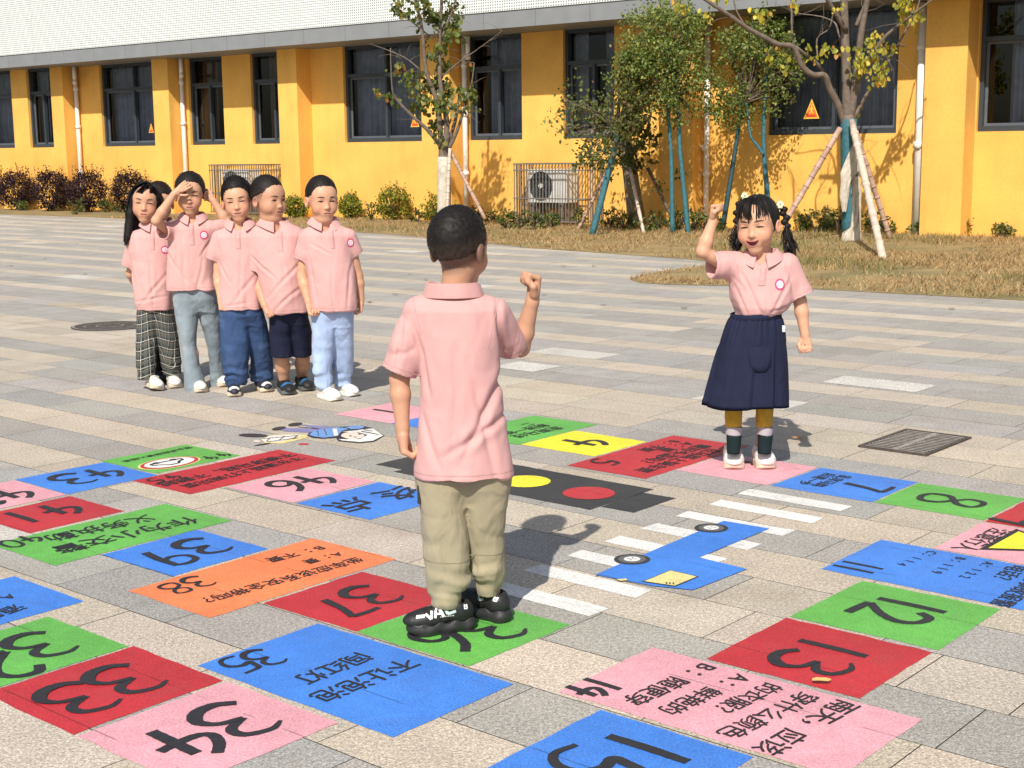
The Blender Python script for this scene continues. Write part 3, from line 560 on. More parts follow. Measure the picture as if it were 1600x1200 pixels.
# stickers on the glass
m_sorange = mat('orange_sticker', (.80, .17, .03), .5); m_syellow = mat('yellow_sticker', (.88, .55, .08), .5); m_sred = mat('red_sticker', (.62, .05, .02), .5)
for px, py, wd, lab in ((236, 200, .20, 'orange triangular warning sticker on the window behind the leftmost children'), (648, 188, .24, 'orange triangular warning sticker beside the slender tree with the white trunk wrap'), (1268, 170, .29, 'orange triangular warning sticker on the window behind the staked tree')):
    s, z = facade_hit(px, py, -.15); h = wd * 1.12
    def TS(x, y, e=0.0, s=s, z=z): return W(s + x, -.155 + e, z + y)
    mb = MB(); P = [(-wd / 2, -h / 2), (wd / 2, -h / 2), (0, h / 2)]; mb.add([TS(x, y, 0) for x, y in P] + [TS(x, y, .004) for x, y in P], [(2, 1, 0), (3, 4, 5), (0, 1, 4, 3), (1, 2, 5, 4), (2, 0, 3, 5)])
    o = settle(mb.build('warning_sign', m_syellow)); tag(o, lab, 'warning sign', 'warning stickers on the windows')
    mb = MB(); mb.add([TS(x * .80, y * .80 - h * .03, .006) for x, y in P], [(0, 1, 2)]); mb.build('sign_field', m_sorange, o)
    mb = MB()
    for Q in ([(-.02, .30), (.06, .30), (.06, .20), (-.02, .20)], [(-.05, .17), (.08, .17), (.05, -.02), (-.04, -.02)], [(.06, .15), (.16, .05), (.13, .02), (.05, .10)], [(-.05, .15), (-.15, .02), (-.11, .0), (-.03, .09)], [(-.04, -.02), (.02, -.02), (-.05, -.16), (-.12, -.16)], [(.0, -.02), (.05, -.02), (.15, -.14), (.09, -.16)]):
        mb.add([TS(x * wd, y * h - h * .08, .008) for x, y in Q], [(3, 2, 1, 0)])
    mb.build('figure', m_syellow, o)
    mb = MB(); mb.add([TS(x * wd, y * h, .008) for x, y in ((-.30, -.40), (.30, -.40), (.26, -.30), (-.26, -.30))], [(0, 1, 2, 3)]); mb.build('caption_bar', m_sred, o)
# air conditioners in their cages
m_cage = mat('grey_cage', (.17, .15, .13), .55, var=.2, scale=20); m_fan = mat('fan_guard', (.035, .038, .042), .5); m_ac = mat('ac_casing', (.76, .77, .74), .5, var=.06, scale=5)
def aircon(s0, s1, lab, o=0.0):
    t = MB(); D = .62; zt = 1.14
    n = int((s1 - s0) / .075)
    for i in range(n + 1): s = s0 + (s1 - s0) * i / n; t.boxf(W, s - .0065, s + .0065, o + D - .014, o + D, .08, zt)
    for s in (s0, s1):
        for k in range(1, 8): oo = o + D * k / 8; t.boxf(W, s - .008, s + .008, oo - .008, oo + .008, .08, zt)
    for z in (.08, .50, zt - .12, zt):
        t.boxf(W, s0 - .012, s1 + .012, o + D + .001, o + D + .019, z - .012, z + .012)
        for s in (s0, s1): t.boxf(W, s - .011, s + .011, o + .002, o + D - .02, z - .011, z + .011)
    for k in range(n + 1): s = s0 + (s1 - s0) * k / n; t.boxf(W, s - .007, s + .007, o + .002, o + D - .02, zt + .001, zt + .013)
    q = settle(t.build('air_conditioner_cage', m_cage)); tag(q, 'metal bar cage ' + lab, 'cage', 'cages around the air conditioners')
    c = s0 + (s1 - s0) * .40; t = MB(); t.boxf(W, c - .45, c + .45, o + .12, o + .46, .42, 1.04)
    a = settle(t.build('air_conditioner', m_ac)); tag(a, 'white outdoor air conditioner ' + lab, 'air conditioner', 'outdoor air conditioners')
    t = MB(); cc = W(c - .14, o + .462, .73); t.disc(cc, fu * .265, Vector((0, 0, .265)), 40); t.build('fan_opening', m_fan, a)
    t = MB()
    for r_ in (.07, .12, .17, .22, .265):
        P = [cc + fn * .012 + fu * r_ * math.cos(2 * math.pi * k / 28) + Vector((0, 0, r_ * math.sin(2 * math.pi * k / 28))) for k in range(29)]; t.tube(P, .006, 5, False)
    for k in range(8): an = math.pi * k / 4; d = fu * math.cos(an) + Vector((0, 0, math.sin(an))); t.tube([cc + fn * .012 + d * .05, cc + fn * .012 + d * .265], .005, 5, False)
    t.build('fan_guard', m_frame2, a, True)
    t = MB(); t.tube([cc + fn * .004, cc + fn * .025], .045, 18); t.build('hub', m_ac, a)
    t = MB(); t.boxf(W, c + .19, c + .43, o + .461, o + .466, .55, .98); t.build('service_panel', m_frame2 if False else m_white, a)
    t = MB()
    for x in (-.38, .30): t.boxf(W, c + x, c + x + .08, o + .10, o + .50, .06, .415)
    t.boxf(W, c - .32, c + .32, o + .20, o + .24, .30, .40); t.build('stand', m_cage, a)
aircon(-16.81, -15.15, 'in front of the wall beside the leaning blue trunk')
aircon(-25.69, -23.95, 'behind the heads of the waiting children')
aircon(-36.4, -34.5, 'at the left edge behind the purple shrubs', PO)
mb = MB(); p = gp(1035, 345); a = at(1029, 338, p.y); b = at(1044, 338, p.y); wdt = (b - a).length; hgt = at(1036, 168, p.y).z
mb.box8([(a.x, p.y, 0), (b.x, p.y, 0), (b.x, p.y + wdt, 0), (a.x, p.y + wdt, 0), (a.x, p.y, hgt), (b.x, p.y, hgt), (b.x, p.y + wdt, hgt), (a.x, p.y + wdt, hgt)])
o = settle(mb.build('concrete_post', mat('concrete', (.36, .33, .30), .9, var=.2, scale=6, bump=.8))); tag(o, 'grey square concrete post standing between the trees before the orange wall', 'post')

# ------------------------------------------------------------------ lawn
m_lawn = mat('dry_lawn_soil', (.27, .195, .085), .95, var=.3, scale=2.2, tint=(.13, .14, .045, .8), bump=1, bscale=30)
far = [W(*q) for q in ((0.5, .0, 0), (-8.2, .0, 0), (-20, .0, 0), (-31.5, 0, 0), (-44, 0.0, 0))]
poly = [Vector((p.x, p.y, .0035)) for p in lawn_edge + far]
mb = MB(); mb.add(poly, [tuple(range(len(poly)))]); tag(mb.build('lawn', m_lawn), kind='structure')
PX = np.array([p.x for p in poly]); PY = np.array([p.y for p in poly])
def inside(x, y):
    r_ = np.zeros(len(x), bool); n = len(PX); j = n - 1
    for i in range(n):
        c = ((PY[i] > y) != (PY[j] > y)) & (x < (PX[j] - PX[i]) * (y - PY[i]) / (PY[j] - PY[i] + 1e-12) + PX[i]); r_ ^= c; j = i
    return r_
def vnoise(P, seed=0):
    """smooth value noise, P (n,d) in lattice units, result about -1..1"""
    P = np.asarray(P, np.float32); d = P.shape[1]; i0 = np.floor(P).astype(np.int64); f_ = P - i0; f_ = f_ * f_ * (3 - 2 * f_); out = np.zeros(len(P), np.float32)
    pr = (73856093, 19349663, 83492791)
    for c in range(2 ** d):
        hsh = np.full(len(P), seed * 374761393 + 12345, np.int64); wgt = np.ones(len(P), np.float32)
        for k in range(d):
            b = (c >> k) & 1; hsh ^= (i0[:, k] + b) * pr[k]; wgt *= f_[:, k] if b else 1 - f_[:, k]
        hsh = (hsh ^ (hsh >> 13)) * 1274126177; hsh = hsh ^ (hsh >> 16); out += wgt * ((hsh & 0xffff) / 32767.5 - 1)
    return out
def grass():
    n = 460000; x = RNG.uniform(-21, 14, n); y = RNG.uniform(13, 32, n); k = inside(x + RNG.normal(0, .05, n), y + RNG.normal(0, .05, n)) & (np.abs(x) < .40 * y + 1.0); x, y = x[k], y[k]
    g = vnoise(np.stack([x * .55, y * .55], 1), 3) + .5 * vnoise(np.stack([x * 2.3, y * 2.3], 1), 4)
    den = vnoise(np.stack([x * .9, y * .9], 1), 9) + .5 * vnoise(np.stack([x * 3.1, y * 3.1], 1), 19); bare = np.hypot(x - 5.0, (y - 20.6) * .8) < 1.0
    k = (RNG.random(len(x)) < np.clip(.50 + .75 * den, .04, 1)) & ~(bare & (RNG.random(len(x)) < .75)); x, y, g = x[k], y[k], g[k]; n = len(x)
    h = RNG.uniform(.022, .062, n) * (1 + .8 * np.clip(g, 0, 1)); wd = RNG.uniform(.004, .010, n); an = RNG.uniform(0, np.pi, n); lean = RNG.normal(0, .035, (n, 2))
    V = np.zeros((n, 3, 3), np.float32)
    V[:, 0] = np.stack([x - wd * np.cos(an), y - wd * np.sin(an), np.full(n, .01)], 1); V[:, 1] = np.stack([x + wd * np.cos(an), y + wd * np.sin(an), np.full(n, .01)], 1); V[:, 2] = np.stack([x + lean[:, 0], y + lean[:, 1], .01 + h], 1)
    straw = np.array((.47, .32, .15)); green = np.array((.145, .17, .05)); brown = np.array((.30, .185, .085))
    t = np.clip(g * .85 + RNG.normal(0, .3, n) - .16, 0, 1)[:, None]; u = (RNG.random(n) < .25)[:, None]
    C = (straw * (1 - u) + brown * u) * (1 - t) + green * t; C = C * RNG.uniform(.75, 1.25, (n, 1)); C = np.repeat(C, 3, 0)
    me = mesh_np('grass', V.reshape(-1, 3), np.arange(n * 3).reshape(-1, 3), C); tag(link('grass', me, mat('grass_blades', (.5, .5, .5), .8, attr=True, transl=.25)), 'dry yellowish grass growing on the lawn before the building', 'grass', kind='stuff')
grass()

def front(p, m):                             # a ground point kept at least m metres before the wall plane, sliding along its sight line
    o = p.dot(fn) + FD
    if o >= m: return p
    q = Vector((p.x, p.y, 0)); return q * ((m - FD) / q.dot(fn))
# ------------------------------------------------------------------ trees and shrubs
m_leaf = mat('leaves', (.5, .5, .5), .5, attr=True, transl=.42)
m_bark = mat('grey_bark', (.15, .115, .09), .9, var=.35, scale=14, bump=1, bscale=50)
m_bluewrap = mat('blue_green_trunk_paint', (.035, .135, .165), .7, var=.35, scale=25, bump=1, bscale=70)
m_wrap = mat('pale_cloth_wrap', (.52, .47, .39), .9, var=.25, scale=12, bump=1, bscale=40)
m_bamboo = mat('bamboo_stake', (.44, .29, .22), .7, var=.35, scale=9); m_bamboo2 = mat('pale_bamboo_stake', (.58, .46, .37), .7, var=.25, scale=9)
def leaf_mesh(name, P, size, cols, droop=.4, parent=None, seed=0, aspect=.8, mat_=None):
    """a folded pair of triangles per leaf; P (n,3)"""
    rng = np.random.default_rng(seed); n = len(P); d = rng.normal(0, 1, (n, 3)); d[:, 2] -= droop * 2; d /= np.linalg.norm(d, axis=1)[:, None]
    q = rng.normal(0, 1, (n, 3)); sdir = np.cross(d, q); sdir /= np.linalg.norm(sdir, axis=1)[:, None] + 1e-9; nn = np.cross(d, sdir)
    L_ = (size * rng.uniform(.6, 1.25, n))[:, None]; Wd = L_ * aspect * .5; fold = .22 * L_
    V = np.empty((n, 6, 3), np.float32); V[:, 0] = P; V[:, 1] = P + d * L_ * .35 + sdir * Wd + nn * fold * .5; V[:, 2] = P + d * L_ * .75 + sdir * Wd * .75 + nn * fold * .45; V[:, 3] = P + d * L_
    V[:, 4] = P + d * L_ * .75 - sdir * Wd * .75 + nn * fold * .45; V[:, 5] = P + d * L_ * .35 - sdir * Wd + nn * fold * .5
    i = np.arange(n)[:, None] * 6; F = np.concatenate([i + np.array([[0, 1, 2, 3]]), i + np.array([[0, 3, 4, 5]])], 0)
    me = mesh_np(name, V.reshape(-1, 3), F, np.repeat(cols, 6, 0)); return link(name, me, mat_ or m_leaf, parent)
def palette(n, base, seed, var=.3):
    rng = np.random.default_rng(seed); b = np.array([c for c, w_ in base]); p = np.array([w_ for c, w_ in base]); k = rng.choice(len(base), n, p=p / p.sum()); return b[k] * rng.uniform(1 - var, 1 + var, (n, 1))
def px_limb(mb, pts, Y, r0, r1, dy=0.0, n=8):
    """a limb traced through pixels at depth Y, wandering dy towards its end; smoothed"""
    k = len(pts); P = [at(x, y, Y + dy * i / max(1, k - 1)) for i, (x, y) in enumerate(pts)]; P = catmull(P, 4); m = len(P)
    mb.tube(P, [r0 + (r1 - r0) * i / (m - 1) * (1 + 0) for i in range(m)], n); return P
def twigs(mb, limbs, count, length, seed, up_=.3, r_=.006):
    rg = random.Random(seed); tips = []
    for _ in range(count):
        L_ = rg.choice(limbs); p = L_[rg.randrange(len(L_) // 3, len(L_))]; d = Vector((rg.gauss(0, 1), rg.gauss(0, 1), rg.gauss(up_, .6))).normalized(); l_ = length * rg.uniform(.4, 1.2); P = [p]
        for k in range(4): d = (d + Vector((rg.gauss(0, .25), rg.gauss(0, .25), rg.gauss(-.03, .2)))).normalized(); P.append(P[-1] + d * l_ / 4)
        mb.tube(P, [r_, r_ * .85, r_ * .7, r_ * .5, r_ * .3], 4, False); tips.append(P)
    return tips
def px_clusters(cl, Y, seed, spread=.22, dmul=1.0):
    rng = np.random.default_rng(seed); out = []
    for (x, y, r_, n) in cl:
        c = at(x, y, Y + rng.normal(0, spread)); s = r_ * Y / FPX; m = int(n * dmul); k = max(2, int(m / 6)); sub = rng.normal(0, s * .5, (k, 3)); idx = rng.integers(0, k, m); out.append(np.array(c) + sub[idx] + rng.normal(0, .045, (m, 3)))
    return np.concatenate(out)
def wallY(px, py=300): d = ray(px, py); t = -FD / d.dot(fn); return d.y * t
# slender tree with the white wrap
Yt = gp(697, 361).y; T1 = empty('slender_tree', at(694, 361, Yt), 'slender tree with round sparse leaves and a pale cloth wrap round its trunk', 'tree'); T1.location.z = 0
tr = MB(); LM = []
px_limb(tr, [(694, 363), (694, 300), (693, 240), (696, 210)], Yt, .10, .085, 0, 12)
for pts, r0, r1, dy in (([(696, 225), (698, 190), (688, 130), (687, 60), (690, 0), (692, -70)], .055, .02, .1), ([(690, 235), (684, 165), (666, 110), (660, 50), (648, -10), (645, -50)], .05, .015, -.3), ([(690, 230), (668, 203), (645, 182), (622, 158), (613, 140), (610, 75)], .04, .008, -.4), ([(698, 232), (711, 190), (716, 160), (718, 130)], .04, .01, .3),
                        ([(700, 235), (714, 205), (726, 168), (737, 130), (741, 98)], .035, .008, -.2), ([(690, 120), (720, 95), (745, 78), (785, 48)], .015, .004, -.2), ([(672, 125), (640, 95), (610, 80), (577, 68)], .014, .004, .2), ([(668, 140), (640, 120), (625, 90)], .012, .004, .2), ([(676, 60), (645, 35), (620, 10)], .015, .005, .3), ([(690, 60), (702, 30), (712, 0), (720, -30)], .02, .006, -.2)): LM.append(px_limb(tr, pts, Yt, r0, r1, dy))
twigs(tr, LM, 60, .5, 5); tr.build('trunk', m_bark, T1, True)
CL = [(620, 8, 18, 40), (645, 5, 20, 55), (665, 20, 22, 70), (685, 35, 14, 36), (704, 40, 14, 60), (712, 52, 10, 30), (690, 75, 14, 40), (690, 100, 14, 40), (650, 128, 22, 75), (665, 150, 22, 80), (680, 130, 16, 65), (690, 160, 16, 55), (668, 165, 20, 60), (692, 188, 12, 40), (612, 150, 13, 36), (596, 140, 7, 10), (625, 108, 12, 26), (716, 140, 8, 18), (722, 152, 8, 20), (736, 142, 8, 16), (738, 160, 8, 18), (705, 165, 10, 22), (676, 196, 12, 30), (690, 212, 9, 20), (735, 105, 4, 5), (700, 20, 18, 60), (660, -20, 25, 80), (700, -25, 25, 90), (718, 25, 8, 20), (680, 85, 10, 30), (690, 130, 16, 60), (700, 145, 10, 30)]
P = px_clusters(CL, Yt, 1, .25, 1.15); leaf_mesh('crown', P, .085, palette(len(P), [((.15, .19, .035), 5), ((.085, .12, .025), 5), ((.27, .24, .06), 2), ((.42, .18, .04), .25)], 1), 1.0, T1, 2, .95)
w_ = MB(); Pw = [at(694, y, Yt) for y in (364, 340, 315, 290, 265, 245)]; w_.tube(Pw, [.135, .128, .122, .125, .118, .112], 14); w_.build('trunk_wrap', m_wrap, T1, True)
def stake(p0, p1, Y0, Y1, r_, m_, lab, grp='wooden stakes propping the trees', nod=True, cat='stake', name='tree_stake'):
    a, b = at(*p0, Y0), at(*p1, Y1); t = MB(); n = 10; P = [a.lerp(b, i / n) for i in range(n + 1)]; t.tube(P, [r_ * (1.08 if i % 3 == 0 else .96) for i in range(n + 1)], 8)
    if nod:
        for i in range(1, n): q = a.lerp(b, i / n); d = (b - a).normalized() * .012; t.tube([q - d, q + d], r_ * 1.18, 8)
    return tag(settle(t.build(name, m_, None, True)), lab, cat, grp)
stake((758, 342), (703, 235), Yt - .4, Yt - .05, .034, m_bamboo, 'brown stake leaning right of the slender tree with the white wrap')
stake((698, 345), (703, 232), Yt - .35, Yt - .13, .03, m_bamboo2, 'pinkish stake standing close against the white trunk wrap')
# staked tree at the right
Y3 = gp(1332, 376).y; T3 = empty('staked_tree', at(1330, 376, Y3), 'yellow leaved tree with a blue and pale cloth wrapped trunk propped by three stakes', 'tree'); T3.location.z = 0
tr = MB(); LM = []
px_limb(tr, [(1330, 378), (1328, 300), (1326, 220), (1324, 180)], Y3, .115, .105, 0, 12)
for pts, r0, r1, dy in (([(1325, 205), (1323, 120), (1320, 45), (1318, -50)], .085, .05, .1), ([(1322, 200), (1310, 165), (1296, 138), (1288, 118), (1270, 117), (1252, 102), (1240, 74), (1215, 69), (1190, 56), (1165, 42), (1140, 24), (1112, 6), (1085, -12)], .055, .022, -.9), ([(1290, 122), (1279, 102), (1262, 88), (1243, 73)], .03, .024, -.3),
                        ([(1327, 195), (1338, 120), (1346, 50), (1356, -5), (1364, -40)], .065, .03, -.2), ([(1330, 180), (1346, 115), (1376, 66), (1396, 46), (1432, 18), (1462, -4)], .04, .012, -.5), ([(1333, 187), (1358, 140), (1380, 110), (1402, 74), (1413, 72)], .032, .012, .3), ([(1322, 48), (1304, 18), (1284, -15)], .04, .025, -.3), ([(1338, 40), (1352, 5), (1360, -30)], .03, .015, .4),
                        ([(1330, 190), (1312, 60), (1295, 30), (1240, 20)], .02, .006, .6), ([(1240, 72), (1237, 40), (1236, 0), (1228, -20)], .016, .008, .1), ([(1278, 95), (1277, 60), (1295, 45), (1302, 20)], .014, .006, .2), ([(1165, 42), (1150, 15), (1145, -10)], .016, .008, .0), ([(1400, 75), (1430, 20), (1440, -10)], .018, .006, .2)): LM.append(px_limb(tr, pts, Y3, r0, r1, dy))
twigs(tr, LM, 50, .55, 8); tr.build('trunk', m_bark, T3, True)
CL = [(1365, 95, 20, 75), (1340, 85, 12, 36), (1376, 112, 15, 60), (1356, 62, 9, 22), (1392, 78, 9, 22), (1420, 14, 13, 46), (1432, 26, 9, 22), (1310, 75, 6, 9), (1286, 76, 8, 13), (1220, 80, 9, 13), (1226, 106, 8, 13), (1261, 66, 7, 12), (1275, 90, 7, 10), (1192, 30, 9, 14), (1181, 15, 8, 12), (1241, 4, 8, 12), (1062, 12, 9, 12), (1122, -5, 12, 24), (1340, 172, 5, 6), (1250, 92, 8, 12), (1205, 85, 8, 10), (1304, 12, 7, 9), (1350, 100, 14, 40), (1365, 55, 8, 16), (1410, -5, 14, 40), (1185, 40, 6, 8), (1105, 22, 7, 10), (1075, 0, 10, 14)]
P = px_clusters(CL, Y3 - .25, 4, .25, 1.0); leaf_mesh('crown', P, .085, palette(len(P), [((.42, .40, .05), 5), ((.24, .27, .05), 4), ((.62, .50, .07), 3), ((.62, .32, .05), .8)], 3), 1.2, T3, 5, .7)
w_ = MB(); Pw = [at(1330 - (376 - y) * .02, y, Y3) for y in (375, 345, 310, 280, 240, 200, 186)]; w_.tube(Pw, [.145, .135, .13, .13, .13, .125, .12], 14); w_.build('blue_wrap', m_bluewrap, T3, True)
def cloth(mb, pts, Y, seed):
    V = []; rg = random.Random(seed)
    for (x0, x1, y) in pts:
        for k in range(9): t = k / 8; x = x0 + (x1 - x0) * t; V.append(at(x, y + rg.uniform(-2, 2), Y - .15 - .035 * math.sin(math.pi * t) + .03 * math.sin(k * 2.1 + y * .1)))
    m = len(pts); mb.add(V, [(i * 9 + k, i * 9 + k + 1, (i + 1) * 9 + k + 1, (i + 1) * 9 + k) for i in range(m - 1) for k in range(8)])
w_ = MB(); cloth(w_, [(1333, 1338, 225), (1322, 1342, 250), (1313, 1342, 268), (1314, 1330, 285), (1312, 1326, 305), (1316, 1322, 330)], Y3, 1); cloth(w_, [(1332, 1342, 275), (1330, 1346, 300), (1332, 1345, 330), (1328, 1345, 355), (1316, 1346, 362), (1314, 1345, 376)], Y3, 2); cloth(w_, [(1331, 1337, 190), (1332, 1337, 230)], Y3, 3)
w_.build('cloth_wrap', m_wrap, T3, True)
stake((1224, 352), (1313, 200), Y3 - .3, Y3 - .1, .042, m_bamboo, 'brown stake leaning from the left onto the blue wrapped tree')
stake((1380, 406), (1331, 190), gp(1380, 406).y, Y3 - .2, .05, m_bamboo2, 'thick pale stake leaning on the front of the blue wrapped tree')
stake((1392, 376), (1337, 205), Y3 + .25, Y3 + .1, .04, m_bamboo, 'darker stake behind the thick pale stake')
# crape myrtles with blue painted stems
def blobs(cx, cy, rx, ry, Y, n, seed, clumps=60):
    rng = np.random.default_rng(seed); k = 0; C = []
    while len(C) < clumps:
        u = rng.uniform(-1, 1, 3)
        if np.linalg.norm(u) < 1 and np.linalg.norm(u) > .15: C.append(u)
    out = []; sc = Y / FPX
    for u in C:
        c = np.array(at(cx + u[0] * rx, cy + u[1] * ry, Y + u[2] * rx * sc * .8)); m = int(n / clumps * rng.uniform(.4, 1.7)); d = rng.normal(0, 1, 3); d /= np.linalg.norm(d); t = rng.uniform(-.22, .22, (m, 1)); out.append(c + d * t + rng.normal(0, .055, (m, 3)))
    return np.concatenate(out)
def myrtle(name, label, stems, Y, crowns, base, seed, leaf=.055, stem_mat=m_bluewrap, blue_to=None):
    b = at(*stems[0][0][0], Y); T = empty(name, (b.x, b.y, 0), label, 'tree'); tr = MB(); up_ = MB(); LM = []
    for pts, r0, r1 in stems: LM.append(px_limb(tr, pts, Y, r0, r1, .1, 8))
    tr.build('trunk', stem_mat, T, True)
    Ps = []
    for (cx, cy, rx, ry, n, cl) in crowns:
        Ps.append(blobs(cx, cy, rx, ry, Y, n, seed + int(cx), cl)); c = at(cx, cy, Y)
        top = [L_[-1] for L_ in LM]
        rg = random.Random(seed)
        for k in range(14 if n > 1000 else 5):
            q = at(cx + rg.uniform(-.7, .7) * rx, cy + rg.uniform(-.9, .8) * ry, Y + rg.uniform(-.3, .3)); a = rg.choice(top); m_ = a.lerp(q, .5) + Vector((rg.gauss(0, .06), rg.gauss(0, .06), .05)); up_.tube([a, m_, q], [.016, .011, .004], 5, False)
    up_.build('branches', m_bark, T, True)
    P = np.concatenate(Ps); leaf_mesh('crown', P, leaf, palette(len(P), base, seed, .4), .2, T, seed, .6); return T
GR = [((.215, .285, .062), 5), ((.13, .185, .042), 5), ((.34, .35, .09), 2.5), ((.38, .28, .07), .4)]
Ym = gp(1052, 366).y
myrtle('crape_myrtle', 'dense small leaved tree on two blue painted stems behind the concrete post', [([(1051, 366), (1050, 300), (1049, 250), (1046, 200), (1042, 150)], .042, .028), ([(1076, 372), (1070, 310), (1063, 240), (1061, 200), (1060, 150)], .048, .028)], Ym, [(1040, 85, 74, 86, 6300, 120), (1062, 150, 48, 42, 1400, 34), (1000, 120, 40, 62, 1500, 34), (1030, 20, 60, 40, 1200, 26)], GR, 21)
Ym2 = front(gp(1132, 352), 1.1).y
myrtle('crape_myrtle', 'small leaved tree with a single dark leaning stem behind the girl raising her fist', [([(1130, 352), (1140, 290), (1148, 240), (1153, 205), (1160, 150)], .045, .03)], Ym2, [(1150, 108, 44, 80, 2900, 64), (1142, 172, 38, 32, 1000, 22)], GR, 22, stem_mat=mat('dark_blue_trunk', (.02, .06, .07), .7, var=.4, scale=25, bump=1, bscale=70))
myrtle('crape_myrtle', 'small leaved tree with a forked blue painted stem left of the big window', [([(1203, 345), (1198, 290), (1194, 240), (1194, 190), (1196, 120)], .046, .03), ([(1193, 242), (1184, 228), (1174, 215), (1170, 195), (1166, 160)], .026, .015)], Ym2 - .3, [(1205, 92, 44, 80, 2800, 60), (1180, 60, 38, 42, 1100, 22), (1242, 118, 18, 10, 110, 5)], GR, 23)
Yl = gp(924, 368).y
myrtle('young_tree', 'young tree with a leaning blue painted stem and thin reddish leaves', [([(925, 368), (938, 318), (952, 265), (964, 222), (970, 200)], .055, .05), ([(964, 224), (960, 210), (961, 200)], .03, .02)], Yl, [(945, 190, 64, 44, 620, 50), (985, 150, 30, 68, 1900, 46), (900, 145, 26, 30, 90, 10), (895, 185, 36, 44, 200, 20), (940, 235, 46, 24, 240, 16)], [((.17, .19, .05), 5), ((.11, .14, .035), 4), ((.24, .13, .07), 1.3)], 24, leaf=.07)
Yk = front(gp(990, 352), 1.0).y
TK = empty('stout_tree', (at(990, 352, Yk).x, Yk, 0), 'stout short trunked tree with large dark leaves between the air conditioner and the post', 'tree'); tr = MB(); LM = [px_limb(tr, [(996, 352), (990, 310), (984, 265), (978, 235), (974, 200)], Yk, .16, .10, 0, 12), px_limb(tr, [(980, 250), (1000, 225), (1012, 200), (1020, 160)], Yk, .05, .012, -.2), px_limb(tr, [(978, 250), (955, 235), (930, 240), (905, 250)], Yk, .03, .006, -.3), px_limb(tr, [(976, 215), (980, 170), (985, 120)], Yk, .05, .015, .2), px_limb(tr, [(990, 335), (982, 300), (973, 255), (960, 235)], Yk - .2, .02, .012)]
twigs(tr, LM, 24, .45, 14); tr.build('trunk', mat('pale_lichen_bark', (.21, .17, .12), .9, var=.5, scale=10, bump=1, bscale=40), TK, True)
P = px_clusters([(985, 235, 26, 60), (1005, 255, 14, 30), (962, 250, 14, 22), (925, 243, 16, 22), (905, 258, 8, 10), (985, 205, 28, 70), (1010, 215, 14, 40), (950, 215, 20, 30), (925, 250, 10, 14), (945, 262, 12, 18), (1005, 190, 16, 40), (1000, 165, 16, 36), (1032, 290, 8, 8), (1060, 265, 8, 10)], Yk - .2, 9, .2, 2.0); leaf_mesh('crown', P, .095, palette(len(P), [((.10, .125, .03), 5), ((.06, .09, .022), 4), ((.20, .17, .05), 1.5)], 9), .6, TK, 9, .6)
stake((902, 361), (948, 268), gp(902, 361).y, Yk - .2, .028, m_bamboo, 'pinkish stake leaning right in front of the caged air conditioner')
stake((1006, 365), (984, 262), gp(1006, 365).y, Yk - .2, .03, m_bamboo2, 'pale stake in front of the stout short trunked tree')
stake((1056, 352), (1012, 262), Yk - .2, Yk - .1, .028, m_bark, 'dark stake leaning between the stout tree and the concrete post')
# shrubs
m_shrubwood = mat('shrub_wood', (.10, .07, .05), .9)
def shrub(name, px, py, r_, h_, label, group, base, n=900, leaf=.05, seed=0, spikes=6, cat='shrub', mound=True):
    """px, py where it meets the ground; r_, h_ in metres"""
    b = front(gp(px, py), r_ * .9 + (PO if gp(px, py).dot(fu) < -31.4 else 0.03)); rng = np.random.default_rng(seed); o = empty(name, b, label, cat, group); t = MB(); out = []; nc = max(6, int(n / 14))
    for k in range(nc):
        u = rng.normal(0, 1, 3); u /= np.linalg.norm(u); u *= rng.uniform(.55, 1.0) ** .5; c = np.array((b.x + u[0] * r_, b.y + u[1] * r_, h_ * .52 + u[2] * h_ * .47)); m = int(14 * rng.uniform(.5, 1.6)); out.append(c + rng.normal(0, .045 * max(.6, r_ / .35), (m, 3)))
    for k in range(spikes):
        u = rng.normal(0, 1, 2); q = np.array((b.x + u[0] * r_ * .4, b.y + u[1] * r_ * .4, h_ * .9)); e = q + np.array((rng.normal(0, .07), rng.normal(0, .07), rng.uniform(.1, .28) * h_ / .8)); t.tube([q, e], [.005, .003], 4, False); out.append(q + (e - q) * rng.uniform(0, 1, (5, 1)) + rng.normal(0, .012, (5, 3)))
    for k in range(7): a = rng.uniform(0, 6.28); t.tube([b + Vector((0, 0, 0)), b + Vector((math.cos(a) * r_ * .4, math.sin(a) * r_ * .4, h_ * .45)), b + Vector((math.cos(a) * r_ * .7, math.sin(a) * r_ * .7, h_ * .8))], [.015, .011, .005], 5, False)
    t.build('stems', m_shrubwood, o, True); P = np.concatenate(out); P[:, 2] = np.abs(P[:, 2] - .02) + .02; leaf_mesh('foliage', P, leaf, palette(len(P), base, seed, .4), .0, o, seed, .6)
PU = [((.038, .016, .024), 6), ((.062, .023, .030), 4), ((.022, .011, .017), 4), ((.11, .055, .045), .5)]
for k, (px, py, r_, h_, lab) in enumerate([(28, 325, .47, .98, 'purple leaved clipped shrub nearest the left edge of the photo'), (84, 325, .47, .98, 'purple leaved clipped shrub in the middle of the left row of three'), (138, 325, .47, .98, 'purple leaved clipped shrub at the right end of the left row of three'), (206, 325, .45, .98, 'purple leaved shrub behind the girl with long loose hair')]):
    shrub('purple_shrub', px, py, r_, h_, lab, 'purple shrubs along the wall', PU, 4200, .050, 40 + k, 14)
YG = [((.36, .36, .035), 5), ((.20, .24, .03), 5), ((.10, .14, .025), 4), ((.55, .45, .06), 1)]
